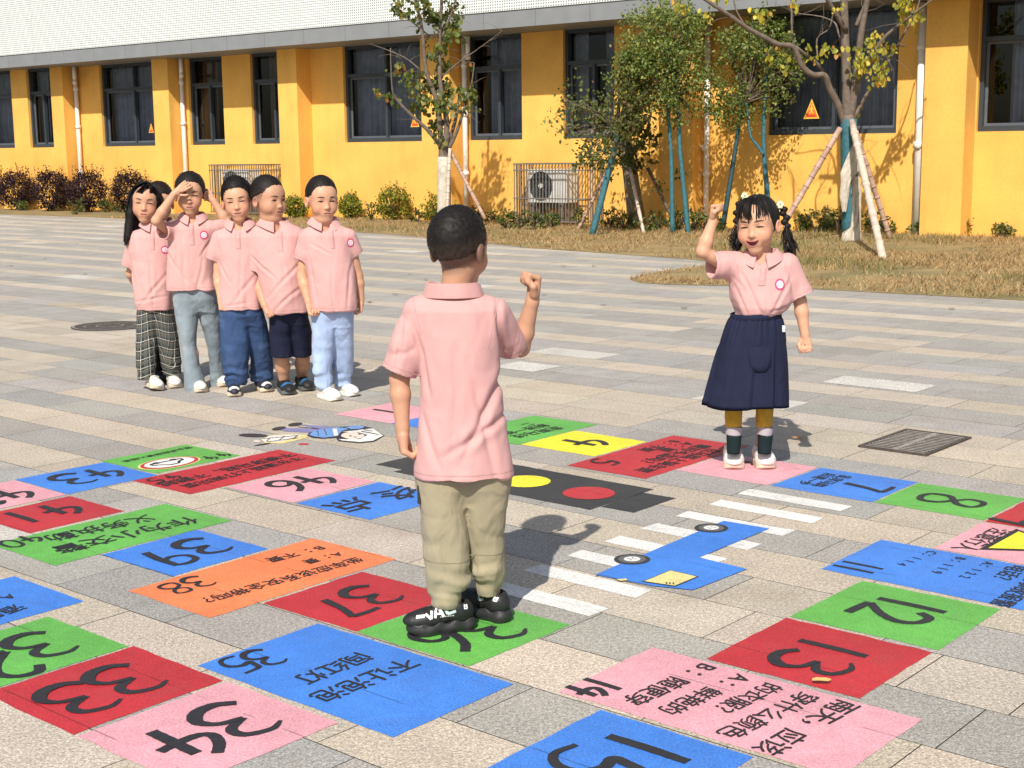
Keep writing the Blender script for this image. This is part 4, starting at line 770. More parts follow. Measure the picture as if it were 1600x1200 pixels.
for k, (px, py, r_, h_, lab) in enumerate([(548, 342, .22, .50, 'yellow green shrub beside the boy in pale jeans'), (616, 341, .33, .66, 'round yellow green shrub standing alone before the wall'), (690, 343, .36, .55, 'yellow green shrub behind the white wrapped trunk'), (463, 341, .24, .44, 'yellow green shrub behind the boy looking sideways')]):
    shrub('yellow_shrub', px, py, r_, h_, lab, 'yellow green shrubs along the wall', YG, 1500, .055, 60 + k, 8)
LG = [((.14, .18, .035), 5), ((.07, .105, .025), 5), ((.28, .25, .06), 1.5)]
rg = random.Random(4)
for k, px in enumerate([35, 75, 120, 165, 188, 420, 500, 580, 652, 742, 765, 790, 812, 835, 862, 905, 955, 975, 1010, 1028, 1060, 1085, 1100, 1118, 1255, 1275, 1292, 1310, 1366, 1385, 1435, 1458, 1482, 1502, 1565]):
    y = 330 + (px / 1600) * 36 + (8 if 780 < px < 1120 else 0) + rg.uniform(-3, 3); h_ = rg.uniform(.20, .36); r_ = rg.uniform(.13, .22)
    if px > 1400: h_ *= .8; r_ *= .8; y = 361 + rg.uniform(-1, 3)
    shrub('low_plant', px, y, r_, h_, 'low leafy green plant at the foot of the orange wall', 'low green plants along the wall', LG, 190, .055, 100 + k, 5, 'plant')
# ------------------------------------------------------------------ figures: distance fields turned into continuous skins
class Field:
    def __init__(s, lo, hi, h):
        s.lo = np.array(lo, np.float32); s.h = h; s.n = np.maximum(4, np.ceil((np.array(hi) - s.lo) / h).astype(int) + 1)
        s.d = np.full(s.n, .5, np.float32); s.ax = [s.lo[k] + h * np.arange(s.n[k], dtype=np.float32) for k in range(3)]
    def win(s, lo, hi):
        a = np.clip(np.floor((np.array(lo) - s.lo) / s.h).astype(int), 0, s.n); b = np.clip(np.ceil((np.array(hi) - s.lo) / s.h).astype(int) + 1, 0, s.n)
        sl = tuple(slice(a[k], b[k]) for k in range(3)); return sl, s.ax[0][sl[0]][:, None, None], s.ax[1][sl[1]][None, :, None], s.ax[2][sl[2]][None, None, :]
    def op(s, fn, lo, hi, k=.012, mode='u'):
        m = k + 3 * s.h; sl, X, Y, Z = s.win(np.array(lo) - m, np.array(hi) + m)
        a = s.d[sl]
        if a.size == 0: return
        v = fn(X, Y, Z).astype(np.float32)
        if mode == 'u': t = np.clip(.5 + .5 * (a - v) / k, 0, 1); s.d[sl] = a * (1 - t) + v * t - k * t * (1 - t)
        elif mode == 's': v = -v; t = np.clip(.5 - .5 * (a - v) / k, 0, 1); s.d[sl] = a * (1 - t) + v * t + k * t * (1 - t)
    def cut(s, fn, k=.006):
        X, Y, Z = s.ax[0][:, None, None], s.ax[1][None, :, None], s.ax[2][None, None, :]; v = fn(X, Y, Z).astype(np.float32); a = s.d; t = np.clip(.5 - .5 * (a - v) / k, 0, 1); s.d = a * (1 - t) + v * t + k * t * (1 - t)
    def cone(s, a, b, r0, r1, k=.012, mode='u'):
        a = np.array(a, np.float32); b = np.array(b, np.float32); ab = b - a; l2 = float(ab @ ab) + 1e-9
        def fn(X, Y, Z):
            t = np.clip(((X - a[0]) * ab[0] + (Y - a[1]) * ab[1] + (Z - a[2]) * ab[2]) / l2, 0, 1)
            return np.sqrt((X - a[0] - t * ab[0]) ** 2 + (Y - a[1] - t * ab[1]) ** 2 + (Z - a[2] - t * ab[2]) ** 2) - (r0 + (r1 - r0) * t)
        r_ = max(r0, r1); s.op(fn, np.minimum(a, b) - r_, np.maximum(a, b) + r_, k, mode)
    def ell(s, c, rad, M=None, k=.012, mode='u'):
        c = np.array(c, np.float32); rad = np.array(rad, np.float32); M = np.eye(3) if M is None else np.asarray(M)
        def fn(X, Y, Z):
            dx, dy, dz = X - c[0], Y - c[1], Z - c[2]
            q = [(dx * M[0, i] + dy * M[1, i] + dz * M[2, i]) / rad[i] for i in range(3)]
            k0 = np.sqrt(q[0] ** 2 + q[1] ** 2 + q[2] ** 2) + 1e-6; k1 = np.sqrt((q[0] / rad[0]) ** 2 + (q[1] / rad[1]) ** 2 + (q[2] / rad[2]) ** 2) + 1e-6; return k0 * (k0 - 1) / k1
        e = np.sqrt((np.asarray(M) ** 2) @ (rad ** 2)); s.op(fn, c - e, c + e, k, mode)
    def loft(s, sec, k=.02, n=2.3, mode='u', twist=0.0):
        """sec: rows z, cx, cy, rx, ry"""
        a = np.array(sorted([tuple(q) for q in sec]), np.float32)
        def fn(X, Y, Z):
            z = Z.ravel(); g = [np.interp(z, a[:, 0], a[:, i])[None, None, :] for i in range(1, 5)]
            q = (np.abs((X - g[0]) / g[2]) ** n + np.abs((Y - g[1]) / g[3]) ** n) ** (1 / n); d = (q - 1) * np.minimum(g[2], g[3])
            return np.maximum(d, np.maximum(Z - a[-1, 0], a[0, 0] - Z))
        s.op(fn, (float((a[:, 1] - a[:, 3]).min()), float((a[:, 2] - a[:, 4]).min()), a[0, 0]), (float((a[:, 1] + a[:, 3]).max()), float((a[:, 2] + a[:, 4]).max()), a[-1, 0]), k, mode)
    def mesh(s, smooth=1):
        d = s.d; n = d.shape; neg = d < 0
        cnt = np.zeros(tuple(x - 1 for x in n), np.int8); corners = [(i, j, k) for i in (0, 1) for j in (0, 1) for k in (0, 1)]
        for c in corners: cnt += neg[c[0]:n[0] - 1 + c[0], c[1]:n[1] - 1 + c[1], c[2]:n[2] - 1 + c[2]]
        act = np.argwhere((cnt > 0) & (cnt < 8)); idx = np.full(cnt.shape, -1, np.int32); idx[tuple(act.T)] = np.arange(len(act))
        acc = np.zeros((len(act), 3), np.float64); num = np.zeros(len(act))
        for e in range(3):
            for u in (0, 1):
                for v in (0, 1):
                    o0 = [0, 0, 0]; o1, o2 = [x for x in range(3) if x != e]; o0[o1] = u; o0[o2] = v; q = act + np.array(o0); q2 = q.copy(); q2[:, e] += 1
                    a = d[tuple(q.T)]; b = d[tuple(q2.T)]; m = (a < 0) != (b < 0); t = np.where(m, a / (a - b + 1e-12), 0); p = q.astype(np.float64); p[:, e] += t; acc[m] += p[m]; num[m] += 1
        V = acc / num[:, None] * s.h + s.lo; Fs = []
        for e in range(3):
            o1, o2 = [(e + 1) % 3, (e + 2) % 3]; sl0 = [slice(None)] * 3; sl1 = [slice(None)] * 3; sl0[e] = slice(0, n[e] - 1); sl1[e] = slice(1, n[e]); a = neg[tuple(sl0)]; b = neg[tuple(sl1)]
            q = np.argwhere(a != b); q = q[(q[:, o1] > 0) & (q[:, o2] > 0) & (q[:, o1] < n[o1] - 1) & (q[:, o2] < n[o2] - 1)]
            if not len(q): continue
            def g(u, v): r_ = q.copy(); r_[:, o1] -= u; r_[:, o2] -= v; return idx[tuple(r_.T)]
            f = np.stack([g(0, 0), g(1, 0), g(1, 1), g(0, 1)], 1); fl = ~a[tuple(q.T)]; f[fl] = f[fl][:, ::-1]; Fs.append(f)
        F = np.concatenate(Fs); F = F[(F >= 0).all(1)]
        for _ in range(smooth): V = lap(V, F, .5); V = lap(V, F, -.35)
        return V.astype(np.float32), F
def lap(V, F, f):
    acc = np.zeros_like(V); num = np.zeros(len(V))
    for a, b in ((0, 1), (1, 2), (2, 3), (3, 0)):
        for i, j in ((a, b), (b, a)): 
            for k in range(3): acc[:, k] += np.bincount(F[:, i], V[F[:, j], k], len(V))
            num += np.bincount(F[:, i], minlength=len(V))
    return V + f * (acc / np.maximum(num, 1)[:, None] - V)
def normals(V, F):
    a = V[F[:, 2]] - V[F[:, 0]]; b = V[F[:, 3]] - V[F[:, 1]]; n = np.cross(a, b); N_ = np.zeros(V.shape)
    for i in range(4):
        for k in range(3): N_[:, k] += np.bincount(F[:, i], n[:, k], len(V))
    return N_ / (np.linalg.norm(N_, axis=1)[:, None] + 1e-12)
def folds(P, seed, fx=8.0, fz=2.2, skew=1.2):
    """long soft cloth folds"""
    q = np.stack([P[:, 0] * fx + P[:, 2] * skew, P[:, 1] * fx * .8, P[:, 2] * fz - P[:, 0] * skew], 1); a = vnoise(q, seed); b = vnoise(q * 2.1 + 7.7, seed + 1)
    return (1 - 2 * np.abs(a)) * .6 + a * .5 + b * .35 - .22

def creases(P, seed):
    """narrow diagonal pulls and pinches"""
    o = 0
    for k, (sx, sz, f) in enumerate(((1.0, .30, 6.5), (-1.0, .45, 6.0), (.9, .8, 5.5))):
        q = np.stack([(P[:, 0] * sx + P[:, 2] * sz) * f, (P[:, 0] * sz - P[:, 2] * sx) * f * .28, P[:, 1] * f * .6], 1); a = vnoise(q + .35 * vnoise(P * 9, seed + 40)[:, None], seed + k); m_ = np.clip(vnoise(P * 3.3, seed + 60 + k) + .25, 0, 1); o = o - (1 - np.abs(a)) ** 5 * m_ + .22 * m_ * (1 - np.abs(a)) ** 2
    return o
m_skin = mat('child_skin', (1, .999, 1), .52, attr=True, var=.05, scale=55, sss=.12, spec=.35)
m_hair = mat('black_hair', (1, .999, 1), .58, attr=True, spec=.22)
def cloth_mat(name, c, weave=900, rough=.85, **k):
    m = mat(name, c, rough, var=k.get('var', .06), scale=k.get('scale', 9), bump=.35, bscale=weave, spec=.2, tint=k.get('tint')); b = m.node_tree.nodes['Principled BSDF']; b.inputs['Sheen Weight'].default_value = .10 if sum(c) > .6 else 0.0; b.inputs['Sheen Roughness'].default_value = .6
    t = m.node_tree; N = t.nodes; L = t.links; tc = N['Texture Coordinate']; mp = N.new('ShaderNodeMapping'); mp.inputs['Scale'].default_value = (1.0, 1.0, .55); mp.inputs['Rotation'].default_value = (.2, .5, .3); L.new(tc.outputs['Object'], mp.inputs[0])
    n = N.new('ShaderNodeTexNoise'); n.inputs['Scale'].default_value = k.get('cr', 11); n.inputs['Detail'].default_value = 2.2; n.inputs['Roughness'].default_value = .45; n.inputs['Distortion'].default_value = .5; L.new(mp.outputs[0], n.inputs['Vector'])
    b2 = N.new('ShaderNodeBump'); b2.inputs['Strength'].default_value = k.get('crs', .55); b2.inputs['Distance'].default_value = .022; L.new(n.outputs[0], b2.inputs['Height']); old = b.inputs['Normal'].links[0].from_socket; L.new(old, b2.inputs['Normal']); L.new(b2.outputs[0], b.inputs['Normal']); return m
m_polo = cloth_mat('pink_polo', (.625, .350, .335)); m_collar = cloth_mat('pink_rib', (.60, .33, .315), 600)
m_khaki = cloth_mat('khaki_cotton', (.345, .300, .195), 700, var=.12, scale=14, crs=.8, cr=15); m_navy = cloth_mat('navy_cotton', (.014, .017, .042), 700, var=.12, crs=.8); m_blackcloth = cloth_mat('black_cotton', (.012, .012, .014))
m_seam = cloth_mat('pink_seam', (.50, .275, .262), 500)
def denim(name, c, c2, sc=7): return cloth_mat(name, c, 420, var=.28, scale=sc * 2, tint=(*c2, .85), crs=.85, cr=14)
m_denim = denim('blue_denim', (.042, .080, .185), (.13, .20, .36), 5); m_denim2 = denim('pale_denim', (.36, .47, .70), (.56, .65, .82), 4); m_denim3 = denim('washed_grey_denim', (.225, .275, .315), (.50, .54, .55), 4)
def plaid():
    m = mat('plaid_cotton', (.015, .018, .02), .85); t = m.node_tree; N = t.nodes; L = t.links; b = N['Principled BSDF']; a = N.new('ShaderNodeAttribute'); a.attribute_name = 'pan'; sx = N.new('ShaderNodeSeparateXYZ'); L.new(a.outputs['Vector'], sx.inputs[0])
    def band(sock, f, w_, off=0.0):
        m1 = N.new('ShaderNodeMath'); m1.operation = 'MULTIPLY_ADD'; m1.inputs[1].default_value = f; m1.inputs[2].default_value = off; L.new(sock, m1.inputs[0]); fr = N.new('ShaderNodeMath'); fr.operation = 'FRACT'; L.new(m1.outputs[0], fr.inputs[0]); lt = N.new('ShaderNodeMath'); lt.operation = 'LESS_THAN'; lt.inputs[1].default_value = w_; L.new(fr.outputs[0], lt.inputs[0]); return lt.outputs[0]
    src = b.inputs['Base Color'].links[0].from_socket
    for k, f in ((0, 24.0), (2, 19.0)):
        for w_, off, c, s_ in ((.26, 0, (.085, .10, .09), .6), (.065, .42, (.55, .55, .50), .8), (.06, .70, (.30, .22, .15), .5)):
            q = band(sx.outputs[k], f, w_, off); mm = N.new('ShaderNodeMath'); mm.operation = 'MULTIPLY'; mm.inputs[1].default_value = s_; L.new(q, mm.inputs[0])
            mx = N.new('ShaderNodeMix'); mx.data_type = 'RGBA'; L.new(mm.outputs[0], mx.inputs[0]); L.new(src, mx.inputs[6]); mx.inputs[7].default_value = (*c, 1); src = mx.outputs[2]
    L.new(src, b.inputs['Base Color']); return m
m_plaid = plaid()
m_shoewhite = mat('white_shoe', (.76, .74, .69), .55, var=.1, scale=30); m_solecream = mat('cream_sole', (.62, .52, .40), .6, var=.2, scale=40); m_soleblack = mat('black_rubber', (.022, .022, .024), .55, var=.2, scale=40); m_shoeblack = mat('black_mesh', (.014, .014, .015), .6, var=.3, scale=90)
m_solegrey = mat('grey_rubber', (.10, .11, .12), .6, var=.2, scale=40); m_shoenavy = mat('navy_mesh', (.022, .026, .042), .6, var=.3, scale=90); m_shoeblue = mat('blue_patch', (.03, .16, .38), .5); m_lettwhite = mat('white_print', (.78, .80, .78), .5); m_mint = mat('pale_mint_print', (.45, .55, .54), .45)
m_badge = mat('magenta_badge', (.62, .06, .17), .6); m_badgew = mat('white_badge', (.80, .74, .78), .6); m_badgel = mat('lilac_badge', (.55, .30, .50), .6); m_button = mat('grey_pink_button', (.50, .36, .36), .3)
SKIN = np.array((.605, .335, .215))
def rot(yaw, pitch=0.0, roll=0.0):
    """columns: lateral, forward, up; yaw 0 faces the camera, positive turns to the photo's right"""
    y = R(yaw); x_ = np.array((math.cos(y), math.sin(y), 0)); f_ = np.array((math.sin(y), -math.cos(y), 0)); u_ = np.array((0, 0, 1.0)); p = R(pitch)
    f2 = f_ * math.cos(p) - u_ * math.sin(p); u2 = u_ * math.cos(p) + f_ * math.sin(p); q = R(roll); x3 = x_ * math.cos(q) + u2 * math.sin(q); u3 = u2 * math.cos(q) - x_ * math.sin(q); return np.stack([x3, f2, u3], 1)
def nrm(v): v = np.asarray(v, float); return v / (np.linalg.norm(v) + 1e-12)
def hand(fd, wrist, d, n, side, s, curl='relaxed'):
    """d: towards the fingers; n: palm side; side: +1/-1 picks where the thumb is"""
    w0 = np.array(wrist); d = nrm(d); n = nrm(np.array(n) - d * (np.array(n) @ d)); l = np.cross(d, n) * side
    P = lambda a, b, c: w0 + (d * a + l * b + n * c) * s
    fd.cone(P(-.005, 0, 0), P(.03, .0, 0), .017 * s, .018 * s, .008)
    for b in (.018, .006, -.006, -.017): fd.cone(P(.022, b * .7, 0), P(.062, b, 0), .0125 * s, .0105 * s, .007)
    cur = {'fist': (78, 92, 62), 'relaxed': (28, 38, 24), 'flat': (6, 10, 8), 'half': (48, 60, 40)}[curl]
    for i, (b, k) in enumerate(((.0225, .92), (.0075, 1.0), (-.0075, .94), (-.0215, .78))):
        p = P(.064, b, .001); an = 0.0; sp = (b / .0225) * (.10 if curl != 'fist' else -.04)
        for j, (ln, r0, r1) in enumerate(((.030, .0082, .0075), (.020, .0075, .0068), (.015, .0068, .0056))):
            an += R(cur[j] + (i * 4 if curl in ('relaxed', 'half') else 0)); q = p + (d * math.cos(an) + n * math.sin(an) + l * sp * math.cos(an)) * ln * k * s; fd.cone(p, q, r0 * s, r1 * s, .0035); p = q
    t0 = P(.018, .018, .006)
    if curl == 'fist': T = [P(.040, .030, .016), P(.060, .016, .032), P(.058, -.004, .036)]
    elif curl == 'flat': T = [P(.036, .040, .004), P(.056, .052, .006), P(.070, .058, .006)]
    else: T = [P(.038, .034, .014), P(.058, .038, .020), P(.074, .034, .024)]
    for q, r0, r1 in zip(T, (.0115, .0092, .008), (.0092, .008, .0062)): fd.cone(t0, q, r0 * s, r1 * s, .004); t0 = q
def head_field(fd, c, M, s, chub=0.0, mouth='shut', smile=0.0):
    c = np.array(c); P = lambda x, y, z: c + M @ (np.array((x, y, z)) * s); E = lambda p, r_, k=.012, m='u': fd.ell(P(*p), np.array(r_) * s, M, k * s, m)
    E((0, -.012, .032), (.073, .090, .080)); E((0, .022, -.022), (.056 + chub * .010, .062, .074), .03); E((0, .046, .030), (.056, .042, .052), .03)
    for sx in (-1, 1):
        E((sx * (.032 + chub * .007), .050, -.036), (.026 + chub * .010, .030 + chub * .006, .028 + chub * .008), .025); E((sx * .031, .088, .000), (.015, .009, .009), .012, 's'); E((sx * .031, .0705, -.001), (.0155, .0125, .0115), .008)
        E((sx * (.077 + chub * .004), -.008, -.010), (.010, .019, .029), .006); E((sx * (.084 + chub * .004), .0, -.008), (.006, .009, .016), .004, 's')
        E((sx * .0105, .0855, -.0335), (.0075, .0080, .0065), .006)
    E((0, .057, -.088), (.024 + chub * .006, .022, .018), .025); fd.cone(P(0, .083, -.006), P(0, .0905, -.028), .007 * s, .009 * s, .012 * s); E((0, .0955, -.0305), (.0090, .0080, .0078), .006)
    if chub: E((0, .02, -.093), (.045, .045, .025), .03)
    E((0, .074, -.058), (.026, .013, .018), .018)
    if mouth == 'open':
        for sx in (-1, 1): E((sx * .037, .058, -.034), (.021, .022, .020), .02)
    else:
        fd.cone(P(-.014, .0825, -.0545 + smile * .003), P(.014, .0825, -.0545 + smile * .003), .0052 * s, .0052 * s, .006 * s); fd.cone(P(-.012, .081, -.0640), P(.012, .081, -.0640), .0058 * s, .0058 * s, .006 * s); fd.cone(P(-.020, .0885, -.0593 + smile * .003), P(.020, .0885, -.0593 + smile * .003), .0014 * s, .0014 * s, .003 * s, 's')
def decal(bv, c, M, s, pts, off=.0009):
    """a small patch of the face laid on the skin: pts (x, z) outline in head metres"""
    c = np.array(c); pts = np.array(pts, float); n = len(pts); ce = pts.mean(0); rings = [ce + (pts - ce) * t for t in (1.0, .5, .04)]; V = []
    f_ = Vector(M[:, 1])
    for q in np.concatenate(rings):
        o = c + M @ (np.array((q[0], .16, q[1])) * s); h = bv.ray_cast(Vector(o), -f_, .2 * s)
        p = np.array(h[0]) + np.array(f_) * off if h[0] is not None else c + M @ (np.array((q[0], .075, q[1])) * s); V.append(p)
    F = [(i, (i + 1) % n, n + (i + 1) % n, n + i) for i in range(n)] + [(n + i, n + (i + 1) % n, 2 * n + (i + 1) % n, 2 * n + i) for i in range(n)]
    return np.array(V), F
def strip(pts, w_): return (pts, w_)
def ribbon(bv, c, M, s, pts, w_, off):
    p = np.array(pts, float); d = np.gradient(p, axis=0); d /= np.linalg.norm(d, axis=1)[:, None] + 1e-9; nn = np.stack([-d[:, 1], d[:, 0]], 1); w_ = np.array(w_)[:, None]; n = len(p); V = []; f_ = Vector(M[:, 1]); c = np.array(c)
    for q in np.concatenate([p + nn * w_, p, p - nn * w_]):
        o = c + M @ (np.array((q[0], .16, q[1])) * s); h = bv.ray_cast(Vector(o), -f_, .2 * s); V.append(np.array(h[0]) + np.array(f_) * off if h[0] is not None else c + M @ (np.array((q[0], .075, q[1])) * s))
    return np.array(V), [(j * n + i, j * n + i + 1, (j + 1) * n + i + 1, (j + 1) * n + i) for j in (0, 1) for i in range(n - 1)]
def eye(sx, open_=.5, tilt=.0):
    h = .0012 + .0048 * open_; t = np.linspace(0, 1, 7); up_ = np.stack([(-.0125 + .025 * t) , h * np.sin(np.pi * t) ** .7 + tilt * (t - .5) * .004 * 1], 1); lo = np.stack([(.0125 - .025 * t), -h * .75 * np.sin(np.pi * t) + tilt * (.5 - t) * .004], 1)[1:-1]; p = np.concatenate([up_, lo]); p[:, 0] *= sx if sx else 1; return p + np.array((sx * .031, -.0005)), np.stack([sx * (-.0145 + .029 * t) + sx * .031, h * np.sin(np.pi * t) ** .7 + .0002 + tilt * (t - .5) * .004], 1)
def make_body(o, name_parent, sp, P):
    """sp: dictionary of the figure; P(px, py, dy) gives points"""
    h = sp.get('vox', .004); pts = [np.array(P(*sp[k])) for k in ('head', 'neck', 'sl', 'sr', 'el', 'er', 'wl', 'wr', 'hl', 'hr', 'kl', 'kr', 'al', 'ar')]
    hd, nk, sl_, sr_, el, er, wl, wr, hl, hr, kl, kr, al, ar = pts
    for nm_, k_ in (('shl', 0), ('shr', 1)):
        q_ = sp[nm_]; g_ = np.array(gp(q_[0], q_[1])); y_ = R(q_[2]); a_ = g_ - np.array((math.sin(y_), -math.cos(y_), 0)) * .20 * q_[3]; a_[2] = .062
        if k_ == 0: al = a_
        else: ar = a_
    Yb = float(P(800, 600, 0).y); kl = np.array(P(*sp['kl'][:2], (al[1] - Yb) * .55)); kr = np.array(P(*sp['kr'][:2], (ar[1] - Yb) * .55))
    pts = [hd, nk, sl_, sr_, el, er, wl, wr, hl, hr, kl, kr, al, ar]; hs = sp['hs'] / .22 * sp.get('hx', 1.035); b = sp.get('bulk', 1.0); A = np.array(pts); lo = A.min(0) - .17; hi = A.max(0) + .17; lo[2] = max(lo[2], -.01); fd = Field(lo, hi, h); M = rot(*sp['look'])
    pel = (hl + hr) / 2; dn_ = np.array((0, 0, .028)); fd.cone(nk - np.array((0, 0, .10)), pel, .048 * b, .034 * b, .02); fd.cone(sl_ - dn_, sr_ - dn_, .026 * b, .026 * b, .02); fd.cone(nk - np.array((0, 0, .10)), nk, .045 * b, .042 * b, .02)
    for hh, kk, aa in ((hl, kl, al), (hr, kr, ar)): lg = sp.get('leg', .8) * b; fd.cone(hh, kk, .042 * b, .038 * lg, .02); m_ = kk * .65 + aa * .35 + np.array((0, .008, 0)); fd.cone(kk, m_, .038 * lg, .041 * lg, .02); fd.cone(m_, aa, .041 * lg, .027 * lg, .02)
    for ss, ee, ww in ((sl_, el, wl), (sr_, er, wr)): fd.cone(ss - dn_, ee, .030 * b, .027 * b, .02); m_ = ee * .68 + ww * .32; fd.cone(ee, m_, .0275 * b, .0285 * b, .012); fd.cone(m_, ww, .0285 * b, .0195 * (1 + (b - 1) * .6), .012)
    hv = M @ np.array((0, -.014, -.06)) * hs + hd; fd.cone(nk - np.array((0, 0, .03)), hv, .043 * b, .037 * b, .02)
    for wp, ep, key, sd in ((wl, el, 'hl_', sp.get('thl', 1)), (wr, er, 'hr_', sp.get('thr', -1))):
        q = sp[key]; hand(fd, wp, q[0], q[1], sd, q[3] if len(q) > 3 else 1.0, q[2])
    head_field(fd, hd, M, hs, sp.get('chub', 0), sp.get('mouth', 'shut'), sp.get('smile', 0)); V, F = fd.mesh(1)
    L_ = (V - hd) @ M / hs; C = np.tile(SKIN * sp.get('tone', 1.0), (len(V), 1)); onhead = (np.abs(L_) < .13).all(1)
    def blush(cx, cy, cz, r_, col, a):
        w_ = np.exp(-(((L_[:, 0] - cx) ** 2 + (L_[:, 1] - cy) ** 2 + (L_[:, 2] - cz) ** 2) / r_ ** 2)) * a * onhead; C[:] = C * (1 - w_[:, None]) + np.array(col) * w_[:, None]
    for sx in (-1, 1): blush(sx * .040, .06, -.03, .026, (.60, .20, .13), .6); blush(sx * .078, -.01, .0, .022, (.60, .22, .15), .5)
    blush(0, .095, -.03, .012, (.62, .27, .18), .35); blush(0, .08, -.06, .017, (.56, .21, .16), .25)
    st = sp.get('stubble')
    if st:
        zl = st[0] + .60 * L_[:, 1]; w_ = np.clip((L_[:, 2] - zl) / .03, 0, 1) * (np.abs(L_[:, 2]) < .13) * (L_[:, 1] < .035) * onhead * st[1]; C = C * (1 - w_[:, None]) + np.array((.045, .032, .025)) * w_[:, None]
    bv = BVHTree.FromPolygons([tuple(v) for v in V], [tuple(f) for f in F]); Vs = [V]; Fs = [F]; Cs = [C]; n0 = len(V)
    def put(poly, col, off=.0009):
        nonlocal n0
        v, f = ribbon(bv, hd, M, hs, poly[0], poly[1], off) if isinstance(poly, tuple) else decal(bv, hd, M, hs, poly, off); Vs.append(v); Fs.append(np.array(f) + n0); Cs.append(np.tile(np.array(col), (len(v), 1))); n0 += len(v)
    if sp.get('face', True):
        eo = sp.get('eyes', .35)
        for sx in (-1, 1):
            e, lid = eye(sx, eo, sp.get('slant', .6)); put(e, (.50, .42, .38), .0008) if eo > .3 else None
            ir = .0046; ix = sx * .031 + sp.get('gaze', 0) * .004; t = np.linspace(0, 2 * np.pi, 11)[:-1]; hh = .0010 + .0042 * eo; put(np.stack([ix + (.0052 if eo > .2 else .011) * np.cos(t), -.0002 + hh * np.sin(t)], 1), (.012, .008, .007), .0013); put(strip(lid, np.array((.0011, .0021, .0026, .0027, .0026, .0022, .0012))), (.016, .010, .008), .0014)
            by = .0195 + sp.get('brow', 0); x = np.linspace(.013, .047, 6); put(strip(np.stack([sx * x, by + .0035 * np.sin((x - .013) / .034 * 2.4) + sp.get('frown', 0) * (x - .03) * .12], 1), np.array((.0017, .0029, .0032, .0028, .0021, .0009))), (.07, .038, .026), .0010)
        for sx in (-1, 1): t = np.linspace(0, 2 * np.pi, 8)[:-1]; put(np.stack([sx * .0065 + .0032 * np.cos(t), -.0385 + .0013 * np.sin(t)], 1), (.34, .14, .10), .0010)
        if sp.get('mouth') == 'open':
            x = np.linspace(-1, 1, 9); top = np.stack([x * .0255, -.0530 + .0050 * x ** 2], 1); bot = np.stack([x[::-1] * .0255, -.0485 - .0215 * (1 - x[::-1] ** 2) ** .8 + .0 * x], 1); put(np.concatenate([top, bot[1:-1]]), (.06, .008, .010), .0016)
            put(strip(np.stack([x * .0265, -.0517 + .0053 * x ** 2], 1), np.array((.0005, .0012, .0016, .0018, .0016, .0018, .0016, .0012, .0005))), (.54, .19, .15), .0022); put(strip(np.stack([x * .025, -.0495 - .0222 * (1 - x ** 2) ** .8], 1), np.array((.0005, .0014, .002, .0024, .0026, .0024, .002, .0014, .0005))), (.58, .21, .17), .0022)
        else:
            x = np.linspace(-.0195, .0195, 7); sm = sp.get('smile', 0); zz = lambda q: sm * (x / .021) ** 2 * .005; put(strip(np.stack([x * .85, -.0555 + zz(0) - .0006 * np.cos(x * 300)], 1), np.array((.0005, .0016, .0024, .0019, .0024, .0016, .0005))), (.52, .20, .16), .0008); put(strip(np.stack([x * .8, -.0638 + zz(0) * .8], 1), np.array((.0005, .002, .0028, .003, .0028, .002, .0005))), (.56, .225, .18), .0008); put(strip(np.stack([x, -.0595 + zz(0)], 1), np.array((.0004, .0010, .0013, .0013, .0013, .0010, .0004)) * (1.0 + max(0, sm))), (.10, .024, .020), .0012)
    me = mesh_np('body', np.concatenate(Vs), np.concatenate(Fs), np.concatenate(Cs)); link('body', me, m_skin, o, True)
    return dict(hd=hd, M=M, hs=hs, bv=bv, nk=nk, al=al[1] - Yb, ar=ar[1] - Yb)
# hair -------------------------------------------------------------
def strands(roots, dirs, length, width, seed, curve=.3, segs=3, ccol=(.014, .011, .010), grav=(0, 0, -1)):
    rng = np.random.default_rng(seed); n = len(roots); L_ = length * rng.uniform(.6, 1.2, (n, 1)); d = np.array(dirs, float); d /= np.linalg.norm(d, axis=1)[:, None] + 1e-9; p = np.array(roots, float); W_ = np.cross(d, rng.normal(0, 1, (n, 3))); W_ /= np.linalg.norm(W_, axis=1)[:, None] + 1e-9; V = np.zeros((n, 2 * segs + 1, 3)); g = np.array(grav)
    for k in range(segs): wk = width * (1 - .6 * k / segs); V[:, 2 * k] = p - W_ * wk; V[:, 2 * k + 1] = p + W_ * wk; p = p + d * L_ / segs; d = d + g * curve / segs; d /= np.linalg.norm(d, axis=1)[:, None]
    V[:, 2 * segs] = p; i = np.arange(n)[:, None] * (2 * segs + 1); Fq = np.concatenate([i + np.array([[2 * k, 2 * k + 1, 2 * k + 3, 2 * k + 2]]) for k in range(segs - 1)]) if segs > 1 else np.zeros((0, 4), int); Ft = i + np.array([[2 * segs - 2, 2 * segs - 1, 2 * segs]])
    C = np.repeat(np.array(ccol) * rng.uniform(.5, 1.8, (n, 1)), 2 * segs + 1, 0); return V.reshape(-1, 3), Fq, Ft, C
def smooth_path(P_, k=4):
    Q = np.concatenate([[2 * P_[0] - P_[1]], P_, [2 * P_[-1] - P_[-2]]]); t = np.linspace(0, 1, k + 1)[:-1, None]; o = []
    for i in range(1, len(Q) - 2): a, b, c, d = Q[i - 1:i + 3]; o.append(.5 * (2 * b + (c - a) * t + (2 * a - 5 * b + 4 * c - d) * t * t + (3 * b - a - 3 * c + d) * t ** 3))
    return np.concatenate(o + [P_[-1:]])
